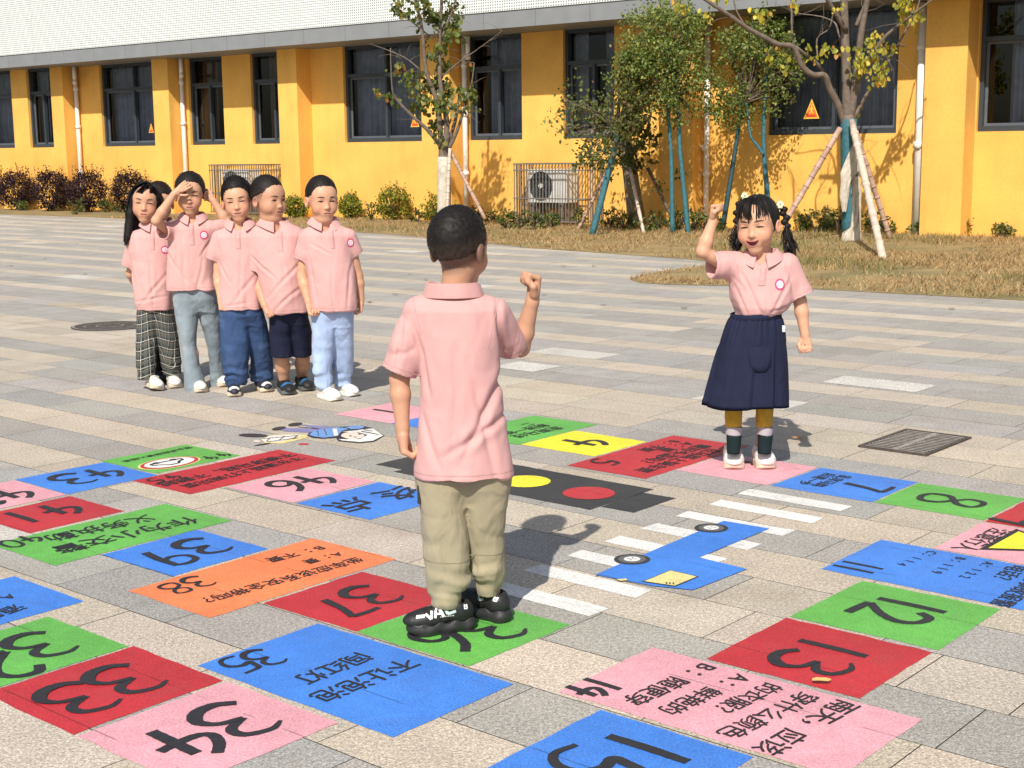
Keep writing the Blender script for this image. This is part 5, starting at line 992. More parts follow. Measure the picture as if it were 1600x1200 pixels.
def path_strands(paths, width, seed, ccol=(.014, .011, .010)):
    rng = np.random.default_rng(seed); Vs, Fs, Cs, n0 = [], [], [], 0
    for Pth in paths:
        P_ = smooth_path(np.array(Pth, float)); m = len(P_); d = np.gradient(P_, axis=0); w_ = np.cross(d, rng.normal(0, 1, 3)); w_ /= np.linalg.norm(w_, axis=1)[:, None] + 1e-9; t = np.linspace(0, 1, m)[:, None]; ww = width * (.55 + .6 * np.sin(np.pi * np.clip(t * .9 + .05, 0, 1))); Vs.append(np.concatenate([P_ - w_ * ww, P_ + w_ * ww])); Fs.append(np.array([(k, k + 1, m + k + 1, m + k) for k in range(m - 1)]) + n0); Cs.append(np.tile(np.array(ccol) * rng.uniform(.5, 2.0), (2 * m, 1))); n0 += 2 * m
    return np.concatenate(Vs), np.concatenate(Fs), np.concatenate(Cs)
def hair_mesh(o, V, F, C, extra, name='hair'):
    Vs, Cs, Fq, Ft, n0 = [V], [C], [F], [], len(V)
    for e in extra:
        if len(e) == 4: v, fq, ft, c = e; Vs.append(v); Cs.append(c); Fq.append(fq + n0); Ft.append(ft + n0); n0 += len(v)
        else: v, f, c = e; Vs.append(v); Cs.append(c); Fq.append(f + n0); n0 += len(v)
    fl = [np.concatenate(Fq)] + ([np.concatenate(Ft)] if Ft else []); me = mesh_np(name, np.concatenate(Vs), fl, np.concatenate(Cs)); return link(name, me, m_hair, o, True)
def crop_hair(o, B, zf=.012, slope=.62, top=.016, side=.006, n=2600, length=.016, spike=.5, seed=0, fwd=.4, fade=0.0, vox=.0045, front_trim=.0, dark=(.013, .0105, .0095)):
    hd, M, s = B['hd'], B['M'], B['hs']; fd = Field(hd - .15, hd + .16, vox); c = hd + M @ np.array((0, -.013, .032)) * s
    fd.ell(c, np.array((.072 + side, .089 + side * 1.2, .079 + side)) * s, M, .01); fd.ell(hd + M @ np.array((0, -.010, .045)) * s, np.array((.064 + side, .080 + side, .068 + top)) * s, M, .02)
    def line(X, Y, Z):
        dx, dy, dz = X - hd[0], Y - hd[1], Z - hd[2]; ly = (dx * M[0, 1] + dy * M[1, 1] + dz * M[2, 1]) / s; lz = (dx * M[0, 2] + dy * M[1, 2] + dz * M[2, 2]) / s; lx = (dx * M[0, 0] + dy * M[1, 0] + dz * M[2, 0]) / s
        z0 = zf + slope * ly + .35 * np.clip(ly - .05, 0, 1) * 1.0 + .008 * np.clip((np.abs(lx) - .045) / .02, -1, 1) * (ly > .03) * -1; return (z0 - lz) * .8 * s
    fd.cut(line, .006); V, F = fd.mesh(1); L_ = (V - hd) @ M / s; nm = normals(V, F); V = V + nm * (vnoise(V * 110, seed) * .0012 * s)[:, None]; rng = np.random.default_rng(seed)
    C = np.tile(np.array(dark), (len(V), 1))
    if fade: w_ = np.clip((.058 - (L_[:, 2] - .35 * L_[:, 1])) / .085, 0, 1)[:, None] * fade; C = C * (1 - w_) + np.array((.105, .070, .048)) * w_
    k = rng.integers(0, len(V), n); up_ = M[:, 2]; f_ = M[:, 1]; wh = V[k] - (hd + M @ np.array((.008, -.055, .112)) * s); wh = wh - nm[k] * (wh * nm[k]).sum(1)[:, None]; wh /= np.linalg.norm(wh, axis=1)[:, None] + 1e-6; sw_ = np.cross(nm[k], wh); d = nm[k] * spike + wh * .8 + sw_ * .25 + f_ * .2 * fwd + rng.normal(0, .13, (n, 3)); tp = np.clip((L_[k, 2] - .0) / .09, .25, 1); 
    v, fq, ft, cc = strands(V[k] - nm[k] * .002, d, length, .0011 * s, seed, .25, 2, dark)
    if fade: cc = cc * .35 + np.repeat(C[k], 5, 0) * .65
    return hair_mesh(o, V, F, C, [(v, fq, ft, cc)])
# clothes ----------------------------------------------------------
def sect(P, rows, ry, dy=0.0):
    out = []
    for i, r_ in enumerate(rows):
        py, xl, xr = r_[:3]; y_ = ry[i] if isinstance(ry, (list, tuple)) else ry; d_ = r_[3] if len(r_) > 3 else dy; a = np.array(P(xl, py, d_)); b = np.array(P(xr, py, d_)); c = (a + b) / 2; out.append((c[2], c[0], c[1], max(.006, abs(b[0] - a[0]) / 2), y_))
    return out
def shirt(o, sp, P, B, name='polo_shirt'):
    rows, ry = sp['torso'], sp['try']; S_ = sect(P, rows, ry); lo = np.array((min(q[1] - q[3] for q in S_) - .16, min(q[2] for q in S_) - .26, S_[-1][0] - .03)); hi = np.array((max(q[1] + q[3] for q in S_) + .16, max(q[2] for q in S_) + .26, S_[0][0] + .12))
    for k in ('sleeve_l', 'sleeve_r'):
        for j in (0, 1): q = np.array(P(*sp[k][j])); lo = np.minimum(lo, q - .09); hi = np.maximum(hi, q + .09)
    h = sp.get('cvox', .0055); fd = Field(lo, hi, h); fd.loft(S_, .02, 2.25)
    for k in ('sleeve_l', 'sleeve_r'):
        a, b = np.array(P(*sp[k][0])), np.array(P(*sp[k][1])); r0, r1 = sp[k][2:4]; d = nrm(b - a); sub = Field(np.minimum(a, b) - .1, np.maximum(a, b) + .1, h)
        i0 = np.maximum(0, np.round((sub.lo - fd.lo) / h).astype(int)); sub.lo = (fd.lo + i0 * h).astype(np.float32); sub.ax = [sub.lo[q] + h * np.arange(sub.n[q], dtype=np.float32) for q in range(3)]
        sub.cone(a, b + d * .03, r0, r1 + (r1 - r0) * .3, .01); sub.cut(lambda X, Y, Z: (X - b[0]) * d[0] + (Y - b[1]) * d[1] + (Z - b[2]) * d[2], .004)
        n_ = np.minimum(sub.n, fd.n - i0); sl = tuple(slice(i0[q], i0[q] + n_[q]) for q in range(3)); v = sub.d[:n_[0], :n_[1], :n_[2]]; aa = fd.d[sl]; kk = .022; t = np.clip(.5 + .5 * (aa - v) / kk, 0, 1); fd.d[sl] = aa * (1 - t) + v * t - kk * t * (1 - t)
    for k in ('sleeve_l', 'sleeve_r'):
        a, b = np.array(P(*sp[k][0])), np.array(P(*sp[k][1])); r1 = sp[k][3]; d = nrm(b - a); fd.cone(b - d * .035, b + d * .06, r1 * .80, r1 - .005, .004, 's')
    if sp.get('vneck'):
        q = np.array(B['nk']) + np.array(sp['vneck']); fd.ell(q, (.030, .05, .036), None, .006, 's')
    V, F = fd.mesh(1); nm = normals(V, F); z0, z1 = S_[-1][0], S_[0][0]; t = np.clip((z1 - V[:, 2]) / (z1 - z0), 0, 1); amp = sp.get('fold', .0065); f_ = folds(V, sp['seed'], sp.get('ffx', 8), sp.get('ffz', 2.2), sp.get('skew', 1.2)); cr_ = creases(V, sp['seed'] + 20) * .0052; cx = (S_[-1][1] + S_[0][1]) / 2; cy = (S_[-1][2] + S_[0][2]) / 2; an = np.arctan2(V[:, 0] - cx, V[:, 1] - cy); dr = np.sin(an * 6 + sp['seed'] + 2.5 * vnoise(V[:, :2] * 4, sp['seed'])) * .0038 * t ** 2.2 * (np.abs(V[:, 0] - cx) < .22); V = V + nm * (f_ * amp * (.40 + 1.25 * t ** 1.3) + cr_ * (.6 + .9 * t) + dr)[:, None]
    V = V + nm * (vnoise(V * np.array((24, 24, 15)), sp['seed'] + 5) * .0014)[:, None]
    nm = normals(V, F)
    for (x0, y0, x1, y1, am, wd) in sp.get('pulls', ()):       # single long folds read from the photograph
        a, b = np.array(P(x0, y0)), np.array(P(x1, y1)); a, b = a[[0, 2]], b[[0, 2]]; ab = b - a; l2 = ab @ ab; q = V[:, [0, 2]] - a; t_ = q @ ab / l2; dd = (q[:, 0] * ab[1] - q[:, 1] * ab[0]) / math.sqrt(l2) / wd; dd = dd + .35 * vnoise(V * 11, sp['seed']) ; env = np.sin(np.pi * np.clip((t_ + .12) / 1.24, 0, 1)) ** .8; V = V + nm * ((-1.5 * np.exp(-(dd / .55) ** 2) + .9 * np.exp(-((np.abs(dd) - 1.1) / .8) ** 2)) * am * sp.get('pk', .72) * env * (nm[:, 1] < .25))[:, None]
    me = mesh_np(name, V, F); so_ = link(name, me, m_polo, o, True); me.set_sharp_from_angle(angle=R(48))
    bvs = BVHTree.FromPolygons([tuple(v) for v in V], [tuple(f) for f in F]); 
    def seam(*q): t = MB(); seam_ring(t, bvs, *q); return t.build('seam', m_seam, so_, True) if t.f else None
    zb = S_[-1]; seam((zb[1], zb[2], zb[0] + .020), (0, 0, 1), .0022, 84, (zb[3] * 1.35, zb[4] * 1.6))
    for k in ('sleeve_l', 'sleeve_r'):
        a, b = np.array(P(*sp[k][0])), np.array(P(*sp[k][1])); d = nrm(b - a); seam(b - d * .018, d, .0022, 40, None, .11); sgn = np.sign(b[0] - a[0]); ax = nrm(np.array((sgn, 0, -.25))); seam(a + ax * .004 + np.array((0, 0, -.01)), ax, .0024, 44, None, .13)
    return so_, bvs, S_
def seam_ring(mb, bvs, c, ax, w_, n, rad, reach=.2):
    """a line of stitching: a narrow band wrapped round the cloth"""
    c = Vector(c); ax = Vector(ax).normalized(); e1 = ax.orthogonal().normalized(); e2 = ax.cross(e1); V = []; ok = []
    for i in range(n):
        t = 2 * math.pi * i / n; d = e1 * math.cos(t) + e2 * math.sin(t); L_ = reach if rad is None else .24; h = bvs.ray_cast(c + d * L_, -d, L_); ok.append(h[0] is not None); p = (h[0] + d * .0007) if h[0] is not None else c; V += [p - ax * w_ / 2, p + ax * w_ / 2]
    F = []
    for i in range(n):
        j = (i + 1) % n
        if ok[i] and ok[j] and (V[2 * i] - V[2 * j]).length < .03: F.append((2 * i, 2 * i + 1, 2 * j + 1, 2 * j))
    mb.add(V, F)
def collar(so_, B, sp, c=None, rt=.062, rb=.092, face=0.0, gap=.30, up_=.035, dn=.012, tip=.022, ell_=.86, mat_=None, tilt=(0, 0)):
    """a folded collar round the neck; face: direction of the opening (0 towards the camera, degrees to the photo's right)"""
    c = np.array(B['nk'] if c is None else c); n = 48; V = []; fa = R(face)
    for i in range(n + 1):
        t = -math.pi + gap + (2 * math.pi - 2 * gap) * i / n + math.pi; t = gap + (2 * math.pi - 2 * gap) * i / n; e = min(i, n - i) / n; pt = max(0, 1 - e / .16) ** 1.4; an = fa + t; dx, dy = math.sin(an), -math.cos(an)
        fr = math.cos(t); zt = up_ - .022 * max(0, fr) ** 1.0; zb = -dn - .016 * max(0, fr) - tip * pt
        for (rr, zz) in ((rt - .012, zt - .035), (rt, zt), (rt + .006, zt + .001), (rb * .9 + rt * .1, zb + .010), (rb + .012 * pt, zb), (rb - .004 + .012 * pt, zb - .002), (rt + .001, zt - .012)): V.append((c[0] + dx * rr + tilt[0] * zz, c[1] + dy * rr * ell_ + tilt[1] * zz, c[2] + zz))
    m = 7; F = [(i * m + k, (i + 1) * m + k, (i + 1) * m + k + 1, i * m + k + 1) for i in range(n) for k in range(m - 1)] + [tuple(range(1, m)), tuple(n * m + k for k in range(m - 1, 0, -1))]
    mb = MB(); mb.add(V, F); q_ = mb.build('collar', mat_ or m_collar, so_, True); q_.data.set_sharp_from_angle(angle=R(38)); return q_
def on_cloth(bvs, p, d, pts, u, v, off, mb):
    """lays an outline on cloth: p centre, d view direction into the cloth, u/v its axes"""
    V = []; d = Vector(d).normalized(); ce = Vector(p)
    al = [(0, 0)] + list(pts)
    for x, y in al:
        q = ce + Vector(u) * x + Vector(v) * y; h = bvs.ray_cast(q - d * .25, d, .6); V.append((h[0] - d * off) if h[0] is not None else q - d * off)
    n = len(pts); mb.add(V, [(0, 1 + i, 1 + (i + 1) % n) for i in range(n)])
def circ(r_, n=18, ry=None): return [(r_ * math.cos(2 * math.pi * k / n), (ry or r_) * math.sin(2 * math.pi * k / n)) for k in range(n)]
def badge(so_, bvs, p, d, u, r_=.026):
    v = (0, 0, 1); t = MB(); on_cloth(bvs, p, d, circ(r_, 24, r_ * 1.12), u, v, .0022, t); b_ = t.build('badge', m_badge, so_)
    t = MB(); on_cloth(bvs, p, d, circ(r_ * .68, 24, r_ * .74), u, v, .0034, t); q_ = t.build('badge_centre', m_badgew, b_); t = MB()
    for k in range(6): a = k * math.pi / 3; on_cloth(bvs, Vector(p) + Vector(u) * r_ * .34 * math.cos(a) + Vector((0, 0, r_ * .36 * math.sin(a))), d, circ(r_ * .13, 8), u, v, .0044, t)
    t.build('emblem', m_badgel, b_)
    return b_
def placket(so_, bvs, p, d, u, w_=.016, l_=.085, tilt=0.0):
    t = MB(); V = []; d = Vector(d).normalized(); u = Vector(u); rows = 12
    for j in range(rows + 1):
        for x, e in ((-w_ * 1.02, -.001), (-w_, .0026), (0, .003), (w_, .0026), (w_ * 1.02, -.001)):
            q = Vector(p) + u * (x + tilt * j / rows) - Vector((0, 0, l_ * j / rows)); h = bvs.ray_cast(q - d * .25, d, .6); V.append((h[0] - d * e) if h[0] is not None else q)
    t.add(V, [(j * 5 + k, j * 5 + k + 1, (j + 1) * 5 + k + 1, (j + 1) * 5 + k) for j in range(rows) for k in range(4)]); pl = t.build('placket', m_collar, so_, True)
    for k in (.42, .75): t = MB(); on_cloth(bvs, Vector(p) + u * tilt * k + Vector((0, 0, -l_ * k)), d, circ(.0050, 10), u, (0, 0, 1), .0046, t); t.build('button', m_button, pl)
def legs(o, name, mat_, left, right, ryl, ryr, P, seed, bunch=.006, dyl=0.0, dyr=0.0, h=.0055, fold=.005, wide=False, crotch=None, planar=False, seam_at=(), seam_mat=None, fz=3.0):
    def sl_rows(rows, d):
        y0, y1 = rows[0][0], rows[-1][0]; return [(*r_[:3], d * (r_[0] - y0) / (y1 - y0) * .97) for r_ in rows]
    A_, B_ = sect(P, sl_rows(left, dyl), ryl), sect(P, sl_rows(right, dyr), ryr); al = A_ + B_; lo = np.array((min(q[1] - q[3] for q in al), min(q[2] - q[4] for q in al), min(q[0] for q in al))) - .03; hi = np.array((max(q[1] + q[3] for q in al), max(q[2] + q[4] for q in al), max(q[0] for q in al))) + .03; fd = Field(lo, hi, h)
    fd.loft(A_, .008, 2.2); fd.loft(B_, .008, 2.2)
    y0 = left[0][0]; yc = y0 + (left[-1][0] - y0) * (.23 if crotch is None else crotch); x0, x1 = left[0][1], right[0][2]; m0, m1 = (x0 * .5 + left[1][1] * .5) + 4, (x1 * .5 + right[1][2] * .5) - 4; r0 = ryl[0] if isinstance(ryl, list) else ryl
    fd.loft(sect(P, [(y0, x0 + 2, x1 - 2, 0), ((y0 + yc) / 2, (x0 + m0) / 2, (x1 + m1) / 2, 0), (yc, m0 + (x1 - x0) * .12, m1 - (x1 - x0) * .12, 0)], [r0 * .86, r0 * .80, r0 * .40]), .03, 2.3)
    for Q in (A_, B_):
        e = min(Q); fd.ell((e[1], e[2], e[0] - .004), (e[3] * .82, e[4] * .82, .02), None, .004, 's')
    V, F = fd.mesh(1); nm = normals(V, F); zb = min(min(A_)[0], min(B_)[0]); ht = max(A_)[0] - zb; t = np.clip((V[:, 2] - zb) / ht, 0, 1); f_ = folds(V, seed, 10, fz, 2.5) * fold
    q = np.stack([V[:, 0] * 9, V[:, 1] * 9, V[:, 2] * 40 + 1.2 * vnoise(V * 14, seed)], 1); bu = vnoise(q, seed + 3) * bunch * np.exp(-((t - .13) / .13) ** 2); kn = vnoise(np.stack([V[:, 0] * 8, V[:, 1] * 8, V[:, 2] * 26], 1), seed + 9) * .004 * np.exp(-((t - .52) / .12) ** 2); V = V + nm * (f_ + bu * 1.3 + kn + creases(V, seed + 30) * .0065)[:, None]
    me = mesh_np(name, V, F)
    if planar:
        a = me.attributes.new('pan', 'FLOAT_VECTOR', 'POINT'); Q = V.copy(); cx = np.where(V[:, 0] < (A_[0][1] + B_[0][1]) / 2, A_[1][1], B_[1][1]); Q[:, 0] = np.arctan2(V[:, 0] - cx, -(V[:, 1] - A_[1][2]) + .0) * .062 ; Q[:, 2] = V[:, 2] + .012 * np.sin(V[:, 0] * 30); a.data.foreach_set('vector', Q.astype(np.float32).ravel())
    ob = link(name, me, mat_, o, True); me.set_sharp_from_angle(angle=R(50))
    if seam_at:
        bvt = BVHTree.FromPolygons([tuple(v) for v in V], [tuple(f) for f in F]); t = MB()
        for Q in (A_, B_):
            Q = sorted(Q); z0, z1 = Q[0][0], Q[-1][0]
            for fr in seam_at: z = z0 + (z1 - z0) * fr; q = [float(np.interp(z, [k[0] for k in Q], [k[i] for k in Q])) for i in range(1, 5)]; seam_ring(t, bvt, (q[0], q[1], z), (.05, 0, 1), .003, 44, None, max(q[2], q[3]) + .02)
        t.build('seam', seam_mat or mat_, ob, True)
    return ob
def shoe(o, p, yaw, L_, mats, w_=1.0, hgt=1.0, collar_h=.075, style='plain', h=.0042, roll=0.0, sole_t=.026):
    """p: ground point under the middle; yaw: where the toe points (0 to the camera, positive to the photo's right)"""
    y = R(yaw); X_ = np.array((math.cos(y), math.sin(y), 0)); F_ = np.array((math.sin(y), -math.cos(y), 0)); Z_ = np.array((0, 0, 1.0))
    if roll: q = R(roll); X_, Z_ = X_ * math.cos(q) + Z_ * math.sin(q), Z_ * math.cos(q) - X_ * math.sin(q)
    M = np.stack([X_, F_, Z_], 1); p = np.array(p, float); p[2] = 0
    if roll: p[2] = .036 * w_ * abs(math.sin(R(roll)))
    G = lambda a, b, c: p + M @ np.array((a * w_, b * L_, c)); st = sole_t; lo, hi = p - .17, p + .17; lo[2] = -.005; hi[2] = .2
    fd = Field(lo, hi, h)
    def sole(X, Y, Z):
        dx, dy, dz = X - p[0], Y - p[1], Z - p[2]; lx = dx * M[0, 0] + dy * M[1, 0] + dz * M[2, 0]; ly = dx * M[0, 1] + dy * M[1, 1] + dz * M[2, 1]; lz = dx * M[0, 2] + dy * M[1, 2] + dz * M[2, 2]
        t = np.clip((ly / L_ + .34) / .66, 0, 1); r_ = (.031 + .011 * t) * w_; cy = (-.5 * L_ + .031 * w_) + t * (L_ - .031 * w_ - .042 * w_); d2 = np.sqrt(lx ** 2 + (ly - cy) ** 2) - r_
        lift = .012 * np.clip((ly / L_ - .28) / .2, 0, 1) ** 2; wave = (.004 * np.sin(ly * 130) if style == 'chunky' else 0); return np.maximum(d2 + (.0022 * np.cos(lz * 170) + .002 * np.sin(ly * 95 + lz * 60) if style == 'chunky' else 0), np.maximum(lz - st - lift - wave, lift - lz))
    fd.op(sole, lo + .02, hi - .02, .006); V, F = fd.mesh(1); so_ = None; me = mesh_np('sole', V, F); sm = me
    fu_ = Field(lo, hi, h); 
    fu_.ell(G(0, -.30, st + .020), np.array((.031 * w_, .038, .036)), M, .015); fu_.ell(G(0, .24, st + .008), np.array((.036 * w_, .062 * L_ / .19, .026 * hgt)), M, .015); fu_.cone(G(0, -.22, st + .03), G(0, .22, st + .006), .029 * w_, .027 * hgt, .02)
    fu_.cone(G(0, -.24, st + .02), G(0, -.22, collar_h), .031, .031, .015); fu_.cut(lambda X, Y, Z: ((X - p[0]) * M[0, 2] + (Y - p[1]) * M[1, 2] + (Z - p[2]) * M[2, 2]) - collar_h - .25 * ((X - p[0]) * M[0, 1] + (Y - p[1]) * M[1, 1] + .2 * L_) * 0, .006); fu_.cone(G(0, -.23, collar_h - .012), G(0, -.21, collar_h + .05), .0235, .025, .004, 's'); fu_.cut(lambda X, Y, Z: st - .004 - ((X - p[0]) * M[0, 2] + (Y - p[1]) * M[1, 2] + (Z - p[2]) * M[2, 2]), .004)
    V, F = fu_.mesh(1); V = V + normals(V, F) * (vnoise(V * 70, 5) * .0012)[:, None]; me = mesh_np('shoe', V, F); sh = link('shoe', me, mats[0], o, True)
    link('sole', sm, mats[1], sh, True); bv = BVHTree.FromPolygons([tuple(v) for v in V], [tuple(f) for f in F])
    def band(b0, b1, half, nm, mt, off=.0016, k=10):       # a strap over the instep
        t = MB(); Vv = []
        for j in range(k + 1):
            an = (-half + 2 * half * j / k); 
            for b in (b0, b1):
                ctr = Vector(G(0, b, st + .012)); dr = (Vector(M[:, 0]) * math.sin(an) + Vector(M[:, 2]) * math.cos(an)); hh = bv.ray_cast(ctr + dr * .12, -dr, .12); Vv.append((hh[0] + dr * off) if hh[0] is not None else ctr + dr * .03)
        t.add(Vv, [(2 * j, 2 * j + 1, 2 * j + 3, 2 * j + 2) for j in range(k)]); return t.build(nm, mt, sh, True)
    if style == 'strap': band(-.06, .04, 1.35, 'strap', mats[2], .003); band(.40, .47, 1.3, 'toe_cap', mats[2], .002)
    if style in ('lace', 'chunky', 'laceblue'):
        for b in (-.06, .0, .06, .12): band(b, b + .028, .75, 'lace', mats[2], .003)
    if style == 'laceblue': band(.20, .34, 1.5, 'side_panel', mats[3], .0012); band(-.13, -.09, .6, 'tongue', mats[3], .005)
    if style == 'dial': band(-.02, .06, .5, 'tongue_stripe', mats[2], .003); band(.36, .48, 1.4, 'toe_cap', mats[3], .0015)
    return sh, bv, G, M
# ------------------------------------------------------------------ the children
def start(px, py, label, dY=0.0, grp='children in pink polo shirts'):
    b = gp(px, py); o = empty('person', b, label, 'person', grp); Y0 = b.y; return o, (lambda x, y, dy=0.0: at(x, y, Y0 + dy)), Y0
VIEW = Vector((0, 1, 0))
def chest(so_, bvs, P, at_px, u, d=(0, 1, -.05), r_=.025, pl=None, tilt=0.0, len_=.085):
    if at_px: badge(so_, bvs, P(*at_px), d, u, r_)
    if pl: placket(so_, bvs, P(*pl), d, u, .014, len_, tilt)
# the boy in front, seen from behind
o, P, Y0 = start(722, 978, 'boy in khaki trousers seen from behind, raising his right fist')
sp = dict(shl=(690, 986, -72, 0.205), shr=(757, 962, -135, 0.205), seed=3, vox=.0034, cvox=.0048, hx=1.0, head=(717, 390), hs=.222, look=(151, 2, 0), neck=(712, 452), sl=(655, 492), sr=(774, 492, .03), el=(624, 592), er=(813, 543, .105), wl=(629, 668, -.02), wr=(832, 470, .07), hl=(690, 760), hr=(755, 760), kl=(694, 850), kr=(756, 842, .06), al=(708, 948, .02), ar=(760, 938, .12), toe=(-.03, .02),
          hl_=((.02, -.03, -1), (.9, .2, .1), 'half', 1.08), hr_=((.12, .03, 1), (-.8, -.35, -.1), 'fist', 1.08), thl=-1, thr=1, stubble=(-.045, .75), face=True, eyes=.3, bulk=1.0, tone=.88, pk=1.0,
          torso=[(446, 690, 730), (455, 675, 745), (462, 664, 758), (470, 650, 774), (482, 644, 783), (520, 655, 782), (560, 658, 781), (600, 658, 782), (650, 655, 787), (700, 651, 794), (728, 648, 799), (741, 648, 801)], **{'try': [.04, .048, .058, .075, .092, .105, .108, .108, .110, .116, .12, .12]}, pulls=[(797, 555, 728, 700, .0060, .018), (650, 505, 672, 610, .0045, .014), (776, 470, 786, 565, .0055, .013), (700, 700, 795, 640, .0040, .018), (716, 540, 712, 700, .0030, .02), (660, 640, 690, 725, .0035, .018), (745, 600, 775, 735, .0038, .018), (632, 500, 620, 570, .004, .013)], sleeve_l=((657, 491), (622, 582, -.005), .054, .0535), sleeve_r=((770, 492), (803, 545, .088), .050, .0465), fold=.0075, ffx=5.5, ffz=2.0, skew=2.6)
B = make_body(o, None, sp, P); crop_hair(o, B, zf=.004, slope=.42, top=.013, side=.005, n=14000, length=.009, spike=.22, seed=2, fwd=.35, fade=.95, vox=.0036)
so_, bvs, S_ = shirt(o, sp, P, B); collar(so_, B, sp, c=P(709, 459), rt=.072, rb=.090, face=151, up_=.034, dn=.006, tip=.02, ell_=.84, tilt=(0, 0))
for (a_, b_, rr) in ((sp['sleeve_l'][0], sp['sleeve_l'][1], .0528), (sp['sleeve_r'][0], sp['sleeve_r'][1], .0508)):     # stitched sleeve hems
    a_, b_ = np.array(P(*a_)), np.array(P(*b_))
legs(o, 'trousers', m_khaki, [(735, 652, 728), (800, 655, 729), (850, 660, 731), (880, 664, 733), (905, 664, 730), (925, 666, 724), (946, 676, 716)], [(735, 720, 796), (800, 726, 791), (850, 730, 789), (880, 735, 787), (905, 738, 785), (926, 744, 780)], [.085, .078, .070, .066, .062, .056, .046], [.085, .078, .068, .064, .060, .052], P, 5, .013, B['al'], B['ar'], h=.0045, fold=.007, seam_at=(.36,), seam_mat=mat('khaki_seam', (.24, .205, .13), .9))
tb = MB(); q = P(657, 768, -.03); tb.boxf(lambda x, y, z: q + Vector((x, y, z)), -.008, .012, -.02, .02, -.032, .022); tb.build('pocket_tab', m_soleblack, o)
sh, bv, G, M = shoe(o, gp(690, 986), -72, .205, (m_shoeblack, m_soleblack, m_soleblack), 1.08, 1.1, .088, 'chunky', .0036, 0, .036)
def side_print(sh, bv, G, M, side, polys, mt, name):
    t = MB()
    for P_ in polys:       # each outline a, b, c, d: long sides a-b and d-c
        a, b, c, d = [np.array(q) for q in P_]; V = []; n = 7
        for i in range(n + 1):
            for u, v in ((a, b), ((a + d) / 2, (b + c) / 2), (d, c)):
                q = u + (v - u) * i / n; ce = Vector(G(0, q[0], q[1])); dr = Vector(M[:, 0]) * side + Vector((0, 0, .35)); dr.normalize(); h_ = bv.ray_cast(ce + dr * .12, -dr, .16); V.append((h_[0] + dr * .0022) if h_[0] is not None else ce + dr * .03)
        t.add(V, [(i * 3 + k, i * 3 + k + 1, i * 3 + k + 4, i * 3 + k + 3) for i in range(n) for k in (0, 1)])
    return t.build(name, mt, sh)
def quadstroke(p, q, w_): dx, dy = q[0] - p[0], (q[1] - p[1]); L_ = math.hypot(dx * .2, dy); nx, ny = -dy / L_ * w_ / .2, dx * .2 / L_ * w_; return [(p[0] - nx, p[1] - ny), (q[0] - nx, q[1] - ny), (q[0] + nx, q[1] + ny), (p[0] + nx, p[1] + ny)]
VAL = [quadstroke((.270, .058), (.200, .040), .0042), quadstroke((.200, .040), (.170, .066), .0034), quadstroke((.140, .042), (.110, .070), .0038), quadstroke((.110, .070), (.060, .070), .0038), quadstroke((.060, .070), (.010, .043), .0044), quadstroke((.120, .054), (.040, .054), .0030)]
Ls = [quadstroke((-.020, .074), (-.055, .050), .0046), quadstroke((-.05, .050), (-.17, .056), .0044)]
sgn = -1 if (Vector(M[:, 0]).y > 0) else 1
side_print(sh, bv, G, M, sgn, VAL, m_lettwhite, 'lettering'); side_print(sh, bv, G, M, sgn, Ls, m_mint, 'mint_patch'); side_print(sh, bv, G, M, sgn, [quadstroke((.06 - .024 * k, .0435), (.05 - .024 * k, .0435), .0016) for k in range(9)], m_lettwhite, 'dotted_line'); side_print(sh, bv, G, M, sgn, [quadstroke((.40 - .03 * k, .047), (.378 - .03 * k, .057), .0026) for k in range(4)], m_lettwhite, 'toe_print'); side_print(sh, bv, G, M, sgn, [quadstroke((-.30, .060), (-.30, .074), .002), quadstroke((-.34, .060), (-.34, .074), .002), quadstroke((-.30, .074), (-.32, .067), .0018), quadstroke((-.32, .067), (-.34, .074), .0018), quadstroke((-.295, .0605), (-.345, .0605), .002)], m_lettwhite, 'crown_mark')
sh, bv, G, M = shoe(o, gp(757, 962), -135, .205, (m_shoeblack, m_soleblack, m_soleblack), 1.08, 1.1, .088, 'chunky', .0036, 0, .036)
sgn = -1 if (Vector(M[:, 0]).y > 0) else 1
side_print(sh, bv, G, M, sgn, Ls, m_mint, 'mint_patch'); side_print(sh, bv, G, M, sgn, [quadstroke((-.36, .060), (-.36, .074), .002), quadstroke((-.40, .060), (-.40, .074), .002), quadstroke((-.36, .074), (-.38, .067), .0018), quadstroke((-.38, .067), (-.40, .074), .0018), quadstroke((-.355, .0605), (-.405, .0605), .002)], m_lettwhite, 'crown_mark')

